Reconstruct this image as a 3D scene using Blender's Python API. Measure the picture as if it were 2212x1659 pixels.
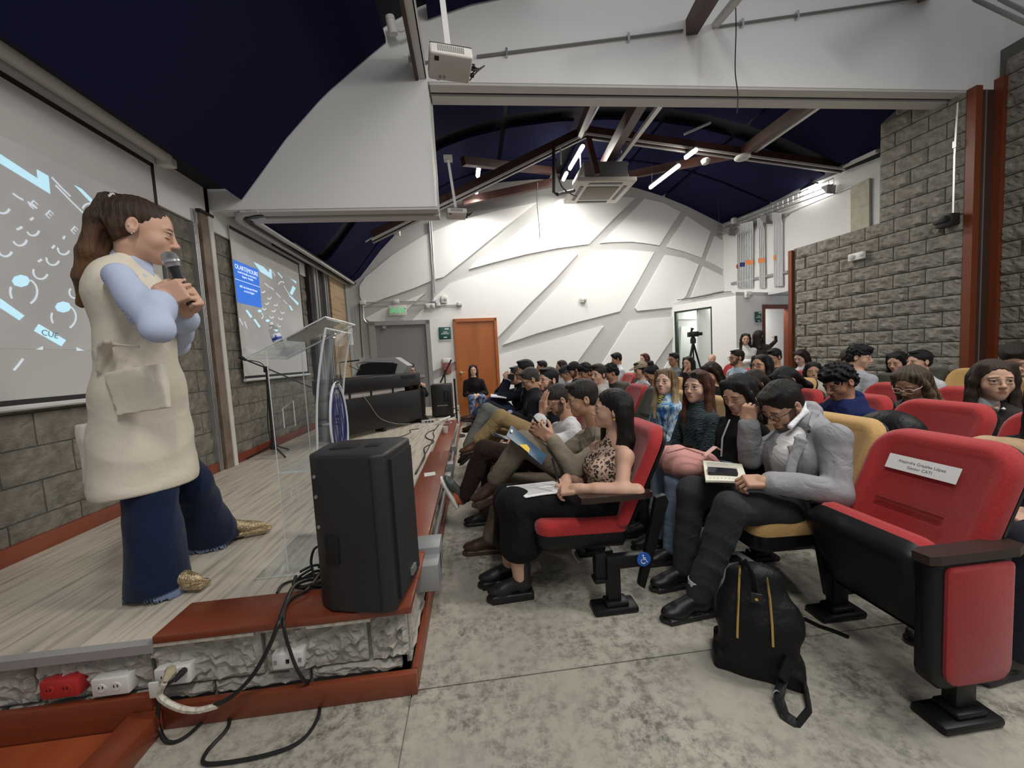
import bpy, bmesh, math, random
import numpy as np
from mathutils import Vector, Matrix
for _o in list(bpy.data.objects): bpy.data.objects.remove(_o)
SC = bpy.context.scene; COL = SC.collection
R = math.radians
# ------------------------------------------------------------------ camera
FPX, HC = 831.0, 1.32
def _n(v): v = np.array(v, float); return v/np.linalg.norm(v)
_Yc = _n([(1020-1106)/FPX, -(775-829.5)/FPX, 1.0])
_Zc = -_n(np.cross(np.array([1, .055, 0.]), _Yc)); _Xc = -np.cross(_Yc, _Zc)
if _Xc[0] < 0: _Xc = -_Xc
CM = np.array([_Xc, _Yc, _Zc])          # rows: world axes seen in camera space (x right, y up, z forward)
CAM = np.array([0, 0, HC])
cam = bpy.data.cameras.new('camera'); camo = bpy.data.objects.new('camera', cam); COL.objects.link(camo)
cam.sensor_fit = 'HORIZONTAL'; cam.sensor_width = 36.0; cam.lens = 36.0*FPX/2212.0; cam.clip_start = .05; cam.clip_end = 100
_m = Matrix.Identity(4)
for i in range(3):
    _m[i][0] = CM[i][0]; _m[i][1] = CM[i][1]; _m[i][2] = -CM[i][2]; _m[i][3] = CAM[i]
camo.matrix_world = _m
SC.camera = camo
# ------------------------------------------------------------------ world, lamps, exposure
w = bpy.data.worlds.new('world'); SC.world = w; w.use_nodes = True
w.node_tree.nodes['Background'].inputs[0].default_value = (.93, .95, 1.0, 1); w.node_tree.nodes['Background'].inputs[1].default_value = .25
SC.view_settings.view_transform = 'Standard'; SC.view_settings.look = 'None'; SC.view_settings.gamma = 1.0
SC.view_settings.use_curve_mapping = False; SC.view_settings.exposure = 0.30
def lamp(name, loc, aim, sx, sy, power, col=(1, .97, .92)):
    l = bpy.data.lights.new(name, 'AREA'); l.shape = 'RECTANGLE'; l.size = sx; l.size_y = sy; l.energy = power; l.color = col
    o = bpy.data.objects.new(name, l); COL.objects.link(o); o.location = loc
    o.rotation_euler = (Vector(aim)-Vector(loc)).to_track_quat('-Z', 'Y').to_euler(); return o
# linear ceiling lamps of the near half of the hall (above and behind the photographer)
lamp('ceiling_lamp_light', (2.6, 1.2, 4.5), (2.0, 1.6, 0), .25, 1.6, 62)
lamp('ceiling_lamp_light', (.4, -.6, 4.6), (-.4, 1.8, 0.2), .25, 1.6, 62)
lamp('ceiling_lamp_light', (4.6, .8, 4.3), (3.2, 2.4, 0), .25, 1.6, 45)
# ------------------------------------------------------------------ helpers
def ray(x, y): return CM @ np.array([(x-1106)/FPX, -(y-829.5)/FPX, 1.0])
def atY(x, y, Y): d = ray(x, y); return CAM + d*(Y/d[1])
def atX(x, y, X): d = ray(x, y); return CAM + d*(X/d[0])
def atZ(x, y, Z): d = ray(x, y); return CAM + d*((Z-HC)/d[2])
def atP(x, y, p0, nrm): d = ray(x, y); p0 = np.array(p0, float); nrm = np.array(nrm, float); return CAM + d*(np.dot(p0-CAM, nrm)/np.dot(d, nrm))
MATS = {}
def unit(v): v = np.asarray(v, float); return v/(np.linalg.norm(v)+1e-12)
def mat(name, col, rough=.6, metal=0., noise=None, bump=None, spec=.5, emit=None, trans=0., wave=None, coat=0., sheen=0.):
    """procedural principled material. noise=(scale, other colour, lo, hi[,detail]); bump=(scale, strength[, stretch xyz])"""
    if name in MATS: return MATS[name]
    m = bpy.data.materials.new(name); m.use_nodes = True; nt = m.node_tree; b = nt.nodes['Principled BSDF']; L = nt.links.new
    c4 = lambda c: (c[0], c[1], c[2], 1)
    b.inputs['Base Color'].default_value = c4(col); b.inputs['Roughness'].default_value = rough; b.inputs['Metallic'].default_value = metal
    b.inputs['Specular IOR Level'].default_value = spec; b.inputs['Coat Weight'].default_value = coat
    if sheen: b.inputs['Sheen Weight'].default_value = sheen
    if trans: b.inputs['Transmission Weight'].default_value = trans; b.inputs['IOR'].default_value = 1.47
    if emit: b.inputs['Emission Color'].default_value = c4(emit[0]); b.inputs['Emission Strength'].default_value = emit[1]
    tc = nt.nodes.new('ShaderNodeTexCoord')
    def mp(st):
        q = nt.nodes.new('ShaderNodeMapping'); L(tc.outputs['Object'], q.inputs[0]); q.inputs['Scale'].default_value = st; return q.outputs[0]
    src = None
    if noise:
        n = nt.nodes.new('ShaderNodeTexNoise'); n.inputs['Scale'].default_value = noise[0]; n.inputs['Detail'].default_value = noise[4] if len(noise) > 4 else 5
        L(mp(noise[5]) if len(noise) > 5 else tc.outputs['Object'], n.inputs['Vector'])
        r = nt.nodes.new('ShaderNodeValToRGB'); r.color_ramp.elements[0].position = noise[2]; r.color_ramp.elements[1].position = noise[3]
        r.color_ramp.elements[0].color = c4(col); r.color_ramp.elements[1].color = c4(noise[1]); L(n.outputs['Fac'], r.inputs[0]); src = r.outputs[0]
        L(src, b.inputs['Base Color'])
    if wave:   # (scale, axis, other colour, lo, hi, distortion)
        wv = nt.nodes.new('ShaderNodeTexWave'); wv.inputs['Scale'].default_value = wave[0]; wv.bands_direction = wave[1]; wv.inputs['Distortion'].default_value = wave[5]; wv.inputs['Detail'].default_value = 2
        L(tc.outputs['Object'], wv.inputs['Vector'])
        r2 = nt.nodes.new('ShaderNodeValToRGB'); r2.color_ramp.elements[0].position = wave[3]; r2.color_ramp.elements[1].position = wave[4]
        r2.color_ramp.elements[0].color = (0, 0, 0, 1); r2.color_ramp.elements[1].color = (1, 1, 1, 1); L(wv.outputs['Fac'], r2.inputs[0])
        mx = nt.nodes.new('ShaderNodeMix'); mx.data_type = 'RGBA'; L(r2.outputs[0], mx.inputs[0]); mx.inputs[6].default_value = c4(col); mx.inputs[7].default_value = c4(wave[2])
        if src: L(src, mx.inputs[6])
        L(mx.outputs[2], b.inputs['Base Color'])
    if bump:
        n2 = nt.nodes.new('ShaderNodeTexNoise'); n2.inputs['Scale'].default_value = bump[0]; n2.inputs['Detail'].default_value = 4
        L(mp(bump[2]) if len(bump) > 2 else tc.outputs['Object'], n2.inputs['Vector'])
        bp = nt.nodes.new('ShaderNodeBump'); bp.inputs['Strength'].default_value = bump[1]; bp.inputs['Distance'].default_value = .01
        L(n2.outputs['Fac'], bp.inputs['Height']); L(bp.outputs[0], b.inputs['Normal'])
    MATS[name] = m; return m
def thin_glass(name, tint=(.97, .985, .99), rough=.02, refl=1.):
    """thin clear sheet: light passes straight through, Fresnel reflection on top"""
    m = bpy.data.materials.new(name); m.use_nodes = True; nt = m.node_tree; nt.nodes.remove(nt.nodes['Principled BSDF']); L = nt.links.new; out = nt.nodes['Material Output']
    t = nt.nodes.new('ShaderNodeBsdfTransparent'); t.inputs[0].default_value = (*tint, 1); g = nt.nodes.new('ShaderNodeBsdfGlossy'); g.inputs['Roughness'].default_value = rough
    f = nt.nodes.new('ShaderNodeLayerWeight'); p = nt.nodes.new('ShaderNodeMath'); p.operation = 'POWER'; p.inputs[1].default_value = 4.; L(f.outputs['Facing'], p.inputs[0])
    k = nt.nodes.new('ShaderNodeMath'); k.operation = 'MULTIPLY_ADD'; k.inputs[1].default_value = .6*refl; k.inputs[2].default_value = .035*refl; L(p.outputs[0], k.inputs[0])
    x = nt.nodes.new('ShaderNodeMixShader'); L(k.outputs[0], x.inputs[0]); L(t.outputs[0], x.inputs[1]); L(g.outputs[0], x.inputs[2]); L(x.outputs[0], out.inputs[0]); MATS[name] = m; return m
def tag(o, label=None, cat=None, group=None, kind=None):
    if label: o['label'] = label
    if cat: o['category'] = cat
    if group: o['group'] = group
    if kind: o['kind'] = kind
    return o
def empty(name, loc, label, cat, group=None, rz=0.):
    o = bpy.data.objects.new(name, None); COL.objects.link(o); o.location = loc; o.rotation_euler = (0, 0, rz); o.empty_display_size = .1
    return tag(o, label, cat, group)
class MB:
    """collects shapes into one mesh"""
    def __init__(s): s.v = []; s.f = []; s.sm = []; s.mi = []; s.cur = 0
    def add(s, vs, fs, smooth=False):
        k = len(s.v); s.v += [tuple(map(float, p)) for p in vs]; s.f += [[i+k for i in f] for f in fs]; s.sm += [smooth]*len(fs); s.mi += [s.cur]*len(fs); return s
    def box(s, x0, x1, y0, y1, z0, z1, M=None):
        p = [(x, y, z) for z in (z0, z1) for y in (y0, y1) for x in (x0, x1)]
        if M is not None: p = [tuple(M @ Vector(q)) for q in p]
        return s.add(p, [(0, 2, 3, 1), (4, 5, 7, 6), (0, 1, 5, 4), (2, 6, 7, 3), (0, 4, 6, 2), (1, 3, 7, 5)])
    def rbox(s, x0, x1, y0, y1, z0, z1, r=.01, M=None, seg=2):
        bm = bmesh.new(); bmesh.ops.create_cube(bm, size=1)
        for q in bm.verts: q.co = Vector(((x0+x1)/2+q.co.x*(x1-x0), (y0+y1)/2+q.co.y*(y1-y0), (z0+z1)/2+q.co.z*(z1-z0)))
        bmesh.ops.bevel(bm, geom=bm.edges[:], offset=min(r, .49*min(x1-x0, y1-y0, z1-z0)), segments=seg, affect='EDGES', profile=.5)
        return s.frombm(bm, M, True)
    def frombm(s, bm, M=None, smooth=False):
        bm.verts.index_update()
        p = [(M @ q.co if M is not None else q.co)[:] for q in bm.verts]; f = [[q.index for q in fc.verts] for fc in bm.faces]; bm.free(); return s.add(p, f, smooth)
    def prism(s, poly, d, smooth=False):
        """poly: 3-D points; d: extrusion vector"""
        n = len(poly); d = np.array(d); P = [np.array(q, float) for q in poly]
        return s.add(P+[q+d for q in P], [list(range(n))[::-1], list(range(n, 2*n))]+[(i, (i+1) % n, n+(i+1) % n, n+i) for i in range(n)], smooth)
    def tube(s, pts, r, seg=8, closed=False, flat=None):
        """sweep; r number or list; flat=(w,h,up) gives an oblong section"""
        P = [np.array(q, float) for q in pts]; n = len(P); vs = []; up = None
        rr = r if hasattr(r, '__len__') else [r]*n
        for i in range(n):
            a = P[(i-1) % n] if (closed or i > 0) else P[i]; b = P[(i+1) % n] if (closed or i < n-1) else P[i]
            t = _n(b-a) if np.linalg.norm(b-a) > 1e-9 else np.array([0, 0, 1.])
            if up is None:
                up = np.array([0, 0, 1.]) if abs(t[2]) < .9 else np.array([1., 0, 0])
                if flat is not None: up = np.array(flat[2], float)
            x = np.cross(t, up); x = _n(x); y = np.cross(x, t); up = y
            for k in range(seg):
                a_ = 2*math.pi*(k+.5)/seg
                if flat is not None: vs.append(P[i]+x*flat[0]*math.copysign(1, math.cos(a_))*abs(math.cos(a_))**.5*rr[i]+y*flat[1]*math.copysign(1, math.sin(a_))*abs(math.sin(a_))**.5*rr[i])
                else: vs.append(P[i]+x*math.cos(a_)*rr[i]+y*math.sin(a_)*rr[i])
        fs = []
        for i in range(n if closed else n-1):
            j = (i+1) % n
            for k in range(seg): fs.append((i*seg+k, i*seg+(k+1) % seg, j*seg+(k+1) % seg, j*seg+k))
        if not closed: fs += [list(range(seg))[::-1], [(n-1)*seg+k for k in range(seg)]]
        return s.add(vs, fs, True)
    def lathe(s, prof, c=(0, 0, 0), seg=20, M=None):
        vs = []; n = len(prof)
        for r, z in prof:
            for k in range(seg):
                a = 2*math.pi*k/seg; q = Vector((c[0]+r*math.cos(a), c[1]+r*math.sin(a), c[2]+z)); vs.append(tuple(M @ q) if M is not None else tuple(q))
        fs = [(i*seg+k, i*seg+(k+1) % seg, (i+1)*seg+(k+1) % seg, (i+1)*seg+k) for i in range(n-1) for k in range(seg)]
        return s.add(vs, fs+[list(range(seg))[::-1], [(n-1)*seg+k for k in range(seg)]], True)
    def quadgrid(s, P):
        """P: 2-D array of points"""
        a, b = len(P), len(P[0]); vs = [q for row in P for q in row]
        return s.add(vs, [(i*b+j, i*b+j+1, (i+1)*b+j+1, (i+1)*b+j) for i in range(a-1) for j in range(b-1)], True)
    def mesh(s, name, m, sharp=35):
        me = bpy.data.meshes.new(name); me.from_pydata(s.v, [], s.f)
        for q in (m if isinstance(m, (list, tuple)) else [m]): me.materials.append(q)
        me.polygons.foreach_set('use_smooth', s.sm); me.polygons.foreach_set('material_index', s.mi); me.update()
        if any(s.sm) and sharp: me.set_sharp_from_angle(angle=R(sharp))
        return me
    def build(s, name, m, parent=None, kind=None, loc=None, sharp=35, world=True, weld=False):
        me = s.mesh(name, m, sharp)
        if weld:
            bm = bmesh.new(); bm.from_mesh(me); bmesh.ops.remove_doubles(bm, verts=bm.verts[:], dist=1e-5); bmesh.ops.recalc_face_normals(bm, faces=bm.faces[:]); bm.to_mesh(me); bm.free()
        o = bpy.data.objects.new(name, me); COL.objects.link(o)
        if kind: o['kind'] = kind
        if loc is not None: o.location = loc
        if parent is not None:
            o.parent = parent
            if world: o.matrix_parent_inverse = (Matrix.LocRotScale(parent.location, parent.rotation_euler, parent.scale)).inverted() if parent.parent is None else (PW(parent)).inverted()
        return o
def PW(o):
    m = Matrix.LocRotScale(o.location, o.rotation_euler, o.scale)
    if o.parent is not None: m = PW(o.parent) @ o.matrix_parent_inverse @ m
    return m
def inst(me, name, M, parent=None):
    o = bpy.data.objects.new(name, me); COL.objects.link(o)
    if parent is not None: o.parent = parent; o.matrix_parent_inverse = PW(parent).inverted()
    o.matrix_basis = M; return o
def copy_tree(o, parent=None):
    c = o.copy(); COL.objects.link(c)
    if parent is not None: c.parent = parent
    for ch in list(o.children): copy_tree(ch, c)
    return c
def text(name, s, size, M, m, parent=None, ext=.0006, align='CENTER', sx=1.):
    cu = bpy.data.curves.new(name, 'FONT'); cu.body = s; cu.size = size; cu.extrude = ext; cu.align_x = align; cu.align_y = 'CENTER'; cu.resolution_u = 3
    o = bpy.data.objects.new(name, cu); COL.objects.link(o); dg = bpy.context.evaluated_depsgraph_get(); me = bpy.data.meshes.new_from_object(o.evaluated_get(dg)); bpy.data.objects.remove(o); bpy.data.curves.remove(cu)
    me.materials.clear(); me.materials.append(m); o = bpy.data.objects.new(name, me); COL.objects.link(o)
    if parent is not None: o.parent = parent; o.matrix_parent_inverse = PW(parent).inverted()
    o.matrix_basis = M @ Matrix.Diagonal((sx, 1, 1, 1)); o['kind'] = 'stuff'; return o
def frame(o, x, y, z=None):
    """matrix from origin + x axis + y axis"""
    x = Vector(x).normalized(); y = Vector(y); z = x.cross(y).normalized(); y = z.cross(x)
    m = Matrix.Identity(4)
    for i in range(3): m[i][0] = x[i]; m[i][1] = y[i]; m[i][2] = z[i]; m[i][3] = o[i]
    return m
rnd = random.Random(7)
# ================================================================== materials of the setting
M_white = mat('wall_white', (.78, .78, .77), .75, bump=(60, .05))
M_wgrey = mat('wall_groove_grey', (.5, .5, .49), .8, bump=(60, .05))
M_conc = mat('concrete_floor', (.44, .41, .345), .55, noise=(5, (.115, .108, .095), .44, .66, 15), bump=(40, .12))
def _floor():
    nt = M_conc.node_tree; b = nt.nodes['Principled BSDF']; L = nt.links.new; tc = nt.nodes.new('ShaderNodeTexCoord')
    def nz(sc, de, ro=.6): n = nt.nodes.new('ShaderNodeTexNoise'); n.inputs['Scale'].default_value = sc; n.inputs['Detail'].default_value = de; n.inputs['Roughness'].default_value = ro; L(tc.outputs['Object'], n.inputs['Vector']); return n.outputs['Fac']
    def mr(o, a, b_, c=0., d=1.): r = nt.nodes.new('ShaderNodeMapRange'); r.inputs[1].default_value = a; r.inputs[2].default_value = b_; r.inputs[3].default_value = c; r.inputs[4].default_value = d; L(o, r.inputs[0]); return r.outputs[0]
    def mul(x, y): m = nt.nodes.new('ShaderNodeMath'); m.operation = 'MULTIPLY'; L(x, m.inputs[0]); L(y, m.inputs[1]); return m.outputs[0]
    f = mul(mr(nz(20, 12, .78), .45, .60), mr(nz(2.6, 5), .36, .60, .12, 1.)); g = mr(nz(1.6, 5), .3, .7)
    m1 = nt.nodes.new('ShaderNodeMix'); m1.data_type = 'RGBA'; L(g, m1.inputs[0]); m1.inputs[6].default_value = (.46, .425, .35, 1); m1.inputs[7].default_value = (.34, .32, .275, 1)
    m2 = nt.nodes.new('ShaderNodeMix'); m2.data_type = 'RGBA'; L(f, m2.inputs[0]); L(m1.outputs[2], m2.inputs[6]); m2.inputs[7].default_value = (.13, .122, .105, 1); L(m2.outputs[2], b.inputs['Base Color'])
_floor()
M_joint = mat('joint_filler', (.5, .47, .41), .9)
M_block = mat('split_block', (.135, .122, .098), .95, noise=(14, (.235, .215, .175), .35, .7, 8), bump=(70, .7))
M_blockl = mat('pale_block', (.33, .31, .27), .95, noise=(14, (.47, .44, .385), .35, .7, 8), bump=(70, .7))
M_blockr = mat('split_block_right', (.175, .163, .137), .95, noise=(14, (.30, .28, .24), .35, .7, 8), bump=(70, .7))
M_mortar = mat('mortar', (.12, .115, .10), .95)
M_wood = mat('red_wood', (.235, .052, .020), .38, noise=(5, (.14, .027, .011), .35, .75, 6, (1, .15, 1)), coat=.15)
M_woodx = mat('red_wood_x', (.235, .052, .020), .38, noise=(5, (.14, .027, .011), .35, .75, 6, (.15, 1, 1)), coat=.15)
M_step = mat('orange_wood', (.36, .085, .028), .35, noise=(4, (.27, .055, .02), .35, .7, 5, (1, .3, 1)))
M_plank = mat('pale_floor_plank', (.56, .50, .415), .5, noise=(9, (.33, .285, .23), .46, .70, 9, (4.2, .25, 1)))
M_blue = mat('navy_fabric', (.0095, .0105, .040), .95, bump=(250, .1), spec=.1)
M_beam = mat('beam_brown', (.058, .016, .009), .6, noise=(6, (.03, .009, .006), .4, .7))
M_steelw = mat('channel_white', (.55, .54, .52), .5)
M_metal = mat('galvanised', (.50, .51, .52), .35, .8)
M_dmetal = mat('grey_metal', (.34, .34, .34), .45, .5)
M_black = mat('black_plastic', (.012, .012, .013), .45)
M_orange = mat('orange_door', (.42, .13, .028), .45, noise=(3, (.30, .085, .018), .35, .7, 5, (1, 1, .25)))
M_gdoor = mat('grey_door', (.21, .21, .215), .5)
M_column = mat('column_red', (.165, .036, .013), .4)
M_colin = mat('column_dark', (.055, .025, .016), .5)
M_whitep = mat('white_plastic', (.72, .71, .68), .4)
M_glass = thin_glass('clear_glass', (.90, .93, .92))
def struct(o): o['kind'] = 'structure'; return o
# ================================================================== floor
fl = struct(MB().box(-3.2, 9, -1.5, 11, -.12, -.012).build('floor', M_joint))
for x0, x1 in ((-3.2, -.325), (-.319, 2.6), (2.606, 5.6), (5.606, 9)):
    for y0, y1 in ((-1.5, 1.497), (1.503, 4.6), (4.606, 11)):
        MB().box(x0, x1, y0, y1, -.02, 0).build('slab', M_conc, fl)
# ================================================================== stage
ZS, XL = .33, -2.6
st = struct(MB().box(XL-.2, -.36, 1.57, 8.6, 0, ZS-.016).build('stage_floor', M_joint))
k = 0
x = XL
while x < -.5:
    y = 1.5-(k % 3)*.42
    while y < 8.4:
        a, b = max(y, 1.49), min(y+1.25, 8.45)
        if b-a > .05: MB().box(x+.0006, min(x+.19, -.46)-.0006, a+.0006, b-.0006, ZS-.013, ZS).build('plank', M_plank, st)
        y += 1.25
    x += .19; k += 1
def block_mesh(nx, nz, wd, ht, seed, dep=.02, amp=.016):
    """split-faced block: x width, z height, rough face towards -y"""
    g = np.random.default_rng(seed); P = []
    A = g.normal(0, 1, (nz+3, nx+3)); A = (A[1:-1, 1:-1]*2+A[:-2, 1:-1]+A[2:, 1:-1]+A[1:-1, :-2]+A[1:-1, 2:])/6
    for j in range(nz+1):
        row = []
        for i in range(nx+1):
            e = (i in (0, nx)) or (j in (0, nz))
            row.append((wd*(i/nx-.5)+(0 if i in (0, nx) else g.normal(0, wd/nx*.13)), -(0.004+g.uniform(0, .005) if e else dep+amp*A[j, i]*1.6), ht*(j/nz-.5)+(0 if j in (0, nz) else g.normal(0, ht/nz*.13))))
        P.append(row)
    m = MB(); m.quadgrid(P); m.sm = [False]*len(m.f)
    b = nx+1; ring = [(0, i) for i in range(nx+1)]+[(j, nx) for j in range(1, nz+1)]+[(nz, i) for i in range(nx-1, -1, -1)]+[(j, 0) for j in range(nz-1, 0, -1)]
    vs = [P[j][i] for j, i in ring]; n = len(vs)
    m.add(vs+[(p[0], .02, p[2]) for p in vs], [(i, n+i, n+(i+1) % n, (i+1) % n) for i in range(n)])
    return m
def block_wall(parent, o, u, n, z0, rows, cols, m, bw=.4, bh=.2, gap=.012, keep=None, seeds=5, amp=.016, ncell=(8, 5), off=0., dep=.02, r0=0):
    """o: origin on the wall plane; u: unit direction along the wall; n: outward normal"""
    var = [block_mesh(ncell[0], ncell[1], bw-gap, bh-gap, 11*s+3, dep, amp).mesh('block', m, 0) for s in range(seeds)]
    half = [block_mesh(ncell[0]//2, ncell[1], bw/2-gap, bh-gap, 17*s+5, dep, amp).mesh('block', m, 0) for s in range(2)]
    u = Vector(u).normalized(); n = Vector(n).normalized(); z = Vector((0, 0, 1))
    for r in range(rows):
        s0 = 0. if (r+r0) % 2 == 0 else -bw/2
        c = 0
        while s0 < cols*bw-1e-6:
            a, b = max(s0, 0), min(s0+bw, cols*bw); wd = b-a; mid = (a+b)/2; zc = z0+(r+.5)*bh; s0 += bw
            if wd < bw*.3 or (keep and not keep(mid, zc)): continue
            me = (var if wd > bw*.8 else half)[rnd.randrange(seeds if wd > bw*.8 else 2)]
            p = Vector(o)+u*(mid+off)+z*zc; Mx = Matrix.Identity(4)
            for i in range(3): Mx[i][0] = u[i]; Mx[i][1] = -n[i]; Mx[i][2] = z[i]; Mx[i][3] = p[i]
            Mx[2][3] = zc
            if rnd.random() < .5: Mx = Mx @ Matrix.Rotation(math.pi, 4, 'Y')
            inst(me, 'block', Mx, parent)
# stage riser: front face (y = 1.5) and audience face (x = -.32)
rs = struct(MB().box(-2.85, -.345, 1.552, 1.6, 0, .312).box(-.42, -.345, 1.552, 8.5, 0, .312).build('stage_riser_wall', mat('pale_mortar', (.30, .285, .25), .95, bump=(90, .4))))
block_wall(rs, (-.48, 1.537, 0), (-1, 0, 0), (0, -1, 0), .125, 1, 6, M_blockl, .4, .205, .016, seeds=6, amp=.013, ncell=(26, 13), dep=.016)
inst(block_mesh(10, 13, .140, .189, 91, .012, .015).mesh('block', M_blockl, 0), 'block', Matrix.Translation((-.402, 1.537, .2275)), rs)
block_wall(rs, (-.355, 1.537, 0), (-1, 0, 0), (0, -1, 0), .075, 1, 7, M_blockl, .36, .055, .014, seeds=4, amp=.011, ncell=(20, 5), dep=.015)
block_wall(rs, (-.335, 1.55, 0), (0, 1, 0), (1, 0, 0), .125, 1, 16, M_blockl, .4, .205, .016, seeds=4, amp=.012, ncell=(14, 7), dep=.01)
block_wall(rs, (-.335, 1.55, 0), (0, 1, 0), (1, 0, 0), .075, 1, 16, M_blockl, .4, .055, .014, seeds=3, amp=.01, ncell=(12, 4), dep=.01)
# hardwood coping and skirting of the stage
tr = struct(MB().rbox(-1.24, -.3, 1.485, 1.69, .332, .362, .006).build('trim_1', M_woodx))
tr2 = struct(MB().rbox(-.505, -.3, 1.692, 4.1, .332, .362, .006).build('trim_2', M_wood))
tr3 = struct(MB().rbox(-.485, -.3, 4.11, 6.2, .328, .358, .006).build('trim_3', M_wood))
struct(MB().rbox(-1.26, -.297, 1.477, 1.505, 0, .092, .004).build('baseboard_front', M_woodx))
struct(MB().rbox(-2.9, -1.262, 1.479, 1.505, 0, .14, .004).build('baseboard_step', M_woodx))
struct(MB().rbox(-.32, -.296, 1.508, 8.3, 0, .092, .004).build('baseboard_aisle', M_wood))
struct(MB().box(-2.9, -1.243, 1.484, 1.52, ZS-.03, ZS+.004).build('trim_4', mat('edge_metal', (.34, .335, .325), .5, .2)))
# ================================================================== left wall: blocks, white upper wall, baseboard
wl = struct(MB().box(-2.85, XL-.02, .6, 8.6, 0, 2.8).build('wall_left', M_mortar))
block_wall(wl, (XL-.02, 1.55, 0), (0, 1, 0), (1, 0, 0), .33, 12, 17, M_block, .4, .204, .01, seeds=6, amp=.008, ncell=(9, 5), dep=.01)
up = struct(MB().box(-2.85, XL+.01, .6, 4.36, 2.785, 3.5).box(-2.85, XL+.01, 4.3, 8.6, 2.785, 3.2).build('wall_left_upper', M_white))
struct(MB().rbox(XL-.02, XL+.018, .6, 4.18, ZS, ZS+.095, .004).build('baseboard_left', M_wood))
struct(MB().rbox(XL-.02, XL+.018, 4.4, 8.4, ZS, ZS+.095, .004).build('baseboard_left_rear', M_wood))
# pilaster with the partition jamb
pl = struct(MB().box(XL-.05, XL+.04, 4.16, 4.27, ZS, 2.9).build('column_1', mat('pilaster_brown', (.20, .145, .105), .6, noise=(6, (.12, .08, .055), .4, .7))))
MB().box(XL-.05, XL+.05, 4.272, 4.33, ZS, 2.92).build('jamb_strip', mat('jamb_grey', (.62, .6, .56), .5), pl)
for dx in (0, .02, .04): MB().box(XL-.05, XL+.03, 4.07+dx, 4.08+dx, ZS, 2.9).build('rail', M_metal, pl)
MB().box(XL-.05, XL+.06, 4.14, 4.34, 2.9, 2.925).build('cap_plate', M_black, pl)
# stacked partition leaves and the timber-faced panel at the rear of the left wall
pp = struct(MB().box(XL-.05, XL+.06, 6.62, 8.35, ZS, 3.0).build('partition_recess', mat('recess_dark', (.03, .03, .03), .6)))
for i, (a, b) in enumerate(((6.72, 6.80), (6.84, 6.90), (7.18, 7.24), (7.27, 7.33))): MB().box(XL+.06, XL+.10, a, b, ZS, 2.98).build('partition_rail', M_dmetal, pp)
MB().box(XL+.06, XL+.13, 7.35, 8.12, ZS+.05, 2.96).build('timber_panel', mat('timber_panel', (.42, .31, .19), .6, noise=(4, (.30, .21, .12), .4, .7, 6, (1, .3, 5))), pp)
MB().box(XL+.06, XL+.16, 8.13, 8.5, ZS, 3.0).build('grey_pier', mat('pier_grey', (.30, .30, .29), .7), pp)
# ================================================================== header wall and its track
YH, YB = 4.36, 4.66
hd = struct(MB().prism([(-3.0, YH, 2.99), (-.29, YH, 2.99), (-.29, YH, 4.28), (7.6, YH, 4.28), (7.6, YH, 7.0), (-3.0, YH, 7.0)], (0, .06, 0)).build('wall_header', M_white))
MB().box(-3.0, -.29, YH+.06, YB, 3.03, 4.9).build('bulkhead', M_white, hd)
MB().box(-.31, 7.6, YH+.06, YB, 4.32, 7.0).build('beam_casing', M_white, hd)
MB().box(-2.3, -.27, YH+.01, YH+.13, 2.965, 3.0).build('track_flange', M_steelw, hd)
MB().box(-2.3, -.27, YH+.18, YB+.02, 2.955, 3.0).build('track_flange', M_steelw, hd)
MB().box(-2.3, -.27, YH+.13, YH+.18, 2.985, 3.03).build('track_slot', M_black, hd)
MB().box(-.27, 6.6, YH+.01, YH+.13, 4.255, 4.29).build('track_flange', M_steelw, hd)
MB().box(-.27, 6.6, YH+.18, YB+.02, 4.245, 4.29).build('track_flange', M_steelw, hd)
MB().box(-.27, 6.6, YH+.13, YH+.18, 4.275, 4.32).build('track_slot', M_black, hd)
MB().box(-.33, -.27, YB, YB+.03, 2.96, 4.9).box(-.33, -.285, YH+.2, YB, 2.96, 4.3).build('edge_channel', M_steelw, hd)
# curved track turning to run along the stage wall
def arc(cx, cy, r, a0, a1, n, z): return [(cx+r*math.cos(R(a0+(a1-a0)*i/n)), cy+r*math.sin(R(a0+(a1-a0)*i/n)), z) for i in range(n+1)]
tk = struct(MB().box(-2.3, -2.29, YH+.1, YH+.11, 2.97, 2.98).build('ceiling_track', M_steelw))
for r0, mm, ww in ((.12, M_steelw, .03), (.2, M_black, .022), (.28, M_steelw, .035)):
    pts = [(-1.9, YB-.02-.28+r0*1.0-.28+.0, 2.975)]
    cx, cy = -2.12, YH+.36
    pts = arc(cx, cy, r0+.06, 270, 180, 8, 2.972)+[(cx-r0-.06, 5.4, 2.972), (cx-r0-.06, 8.2, 2.972)]
    MB().tube(pts, 1, 8, flat=(ww, .018, (0, 0, 1))).build('rail', mm, tk)
MB().box(XL, -2.3, 5.6, 8.4, 2.99, 3.03).build('soffit', mat('soffit_dark', (.02, .02, .022), .7), tk)
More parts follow.
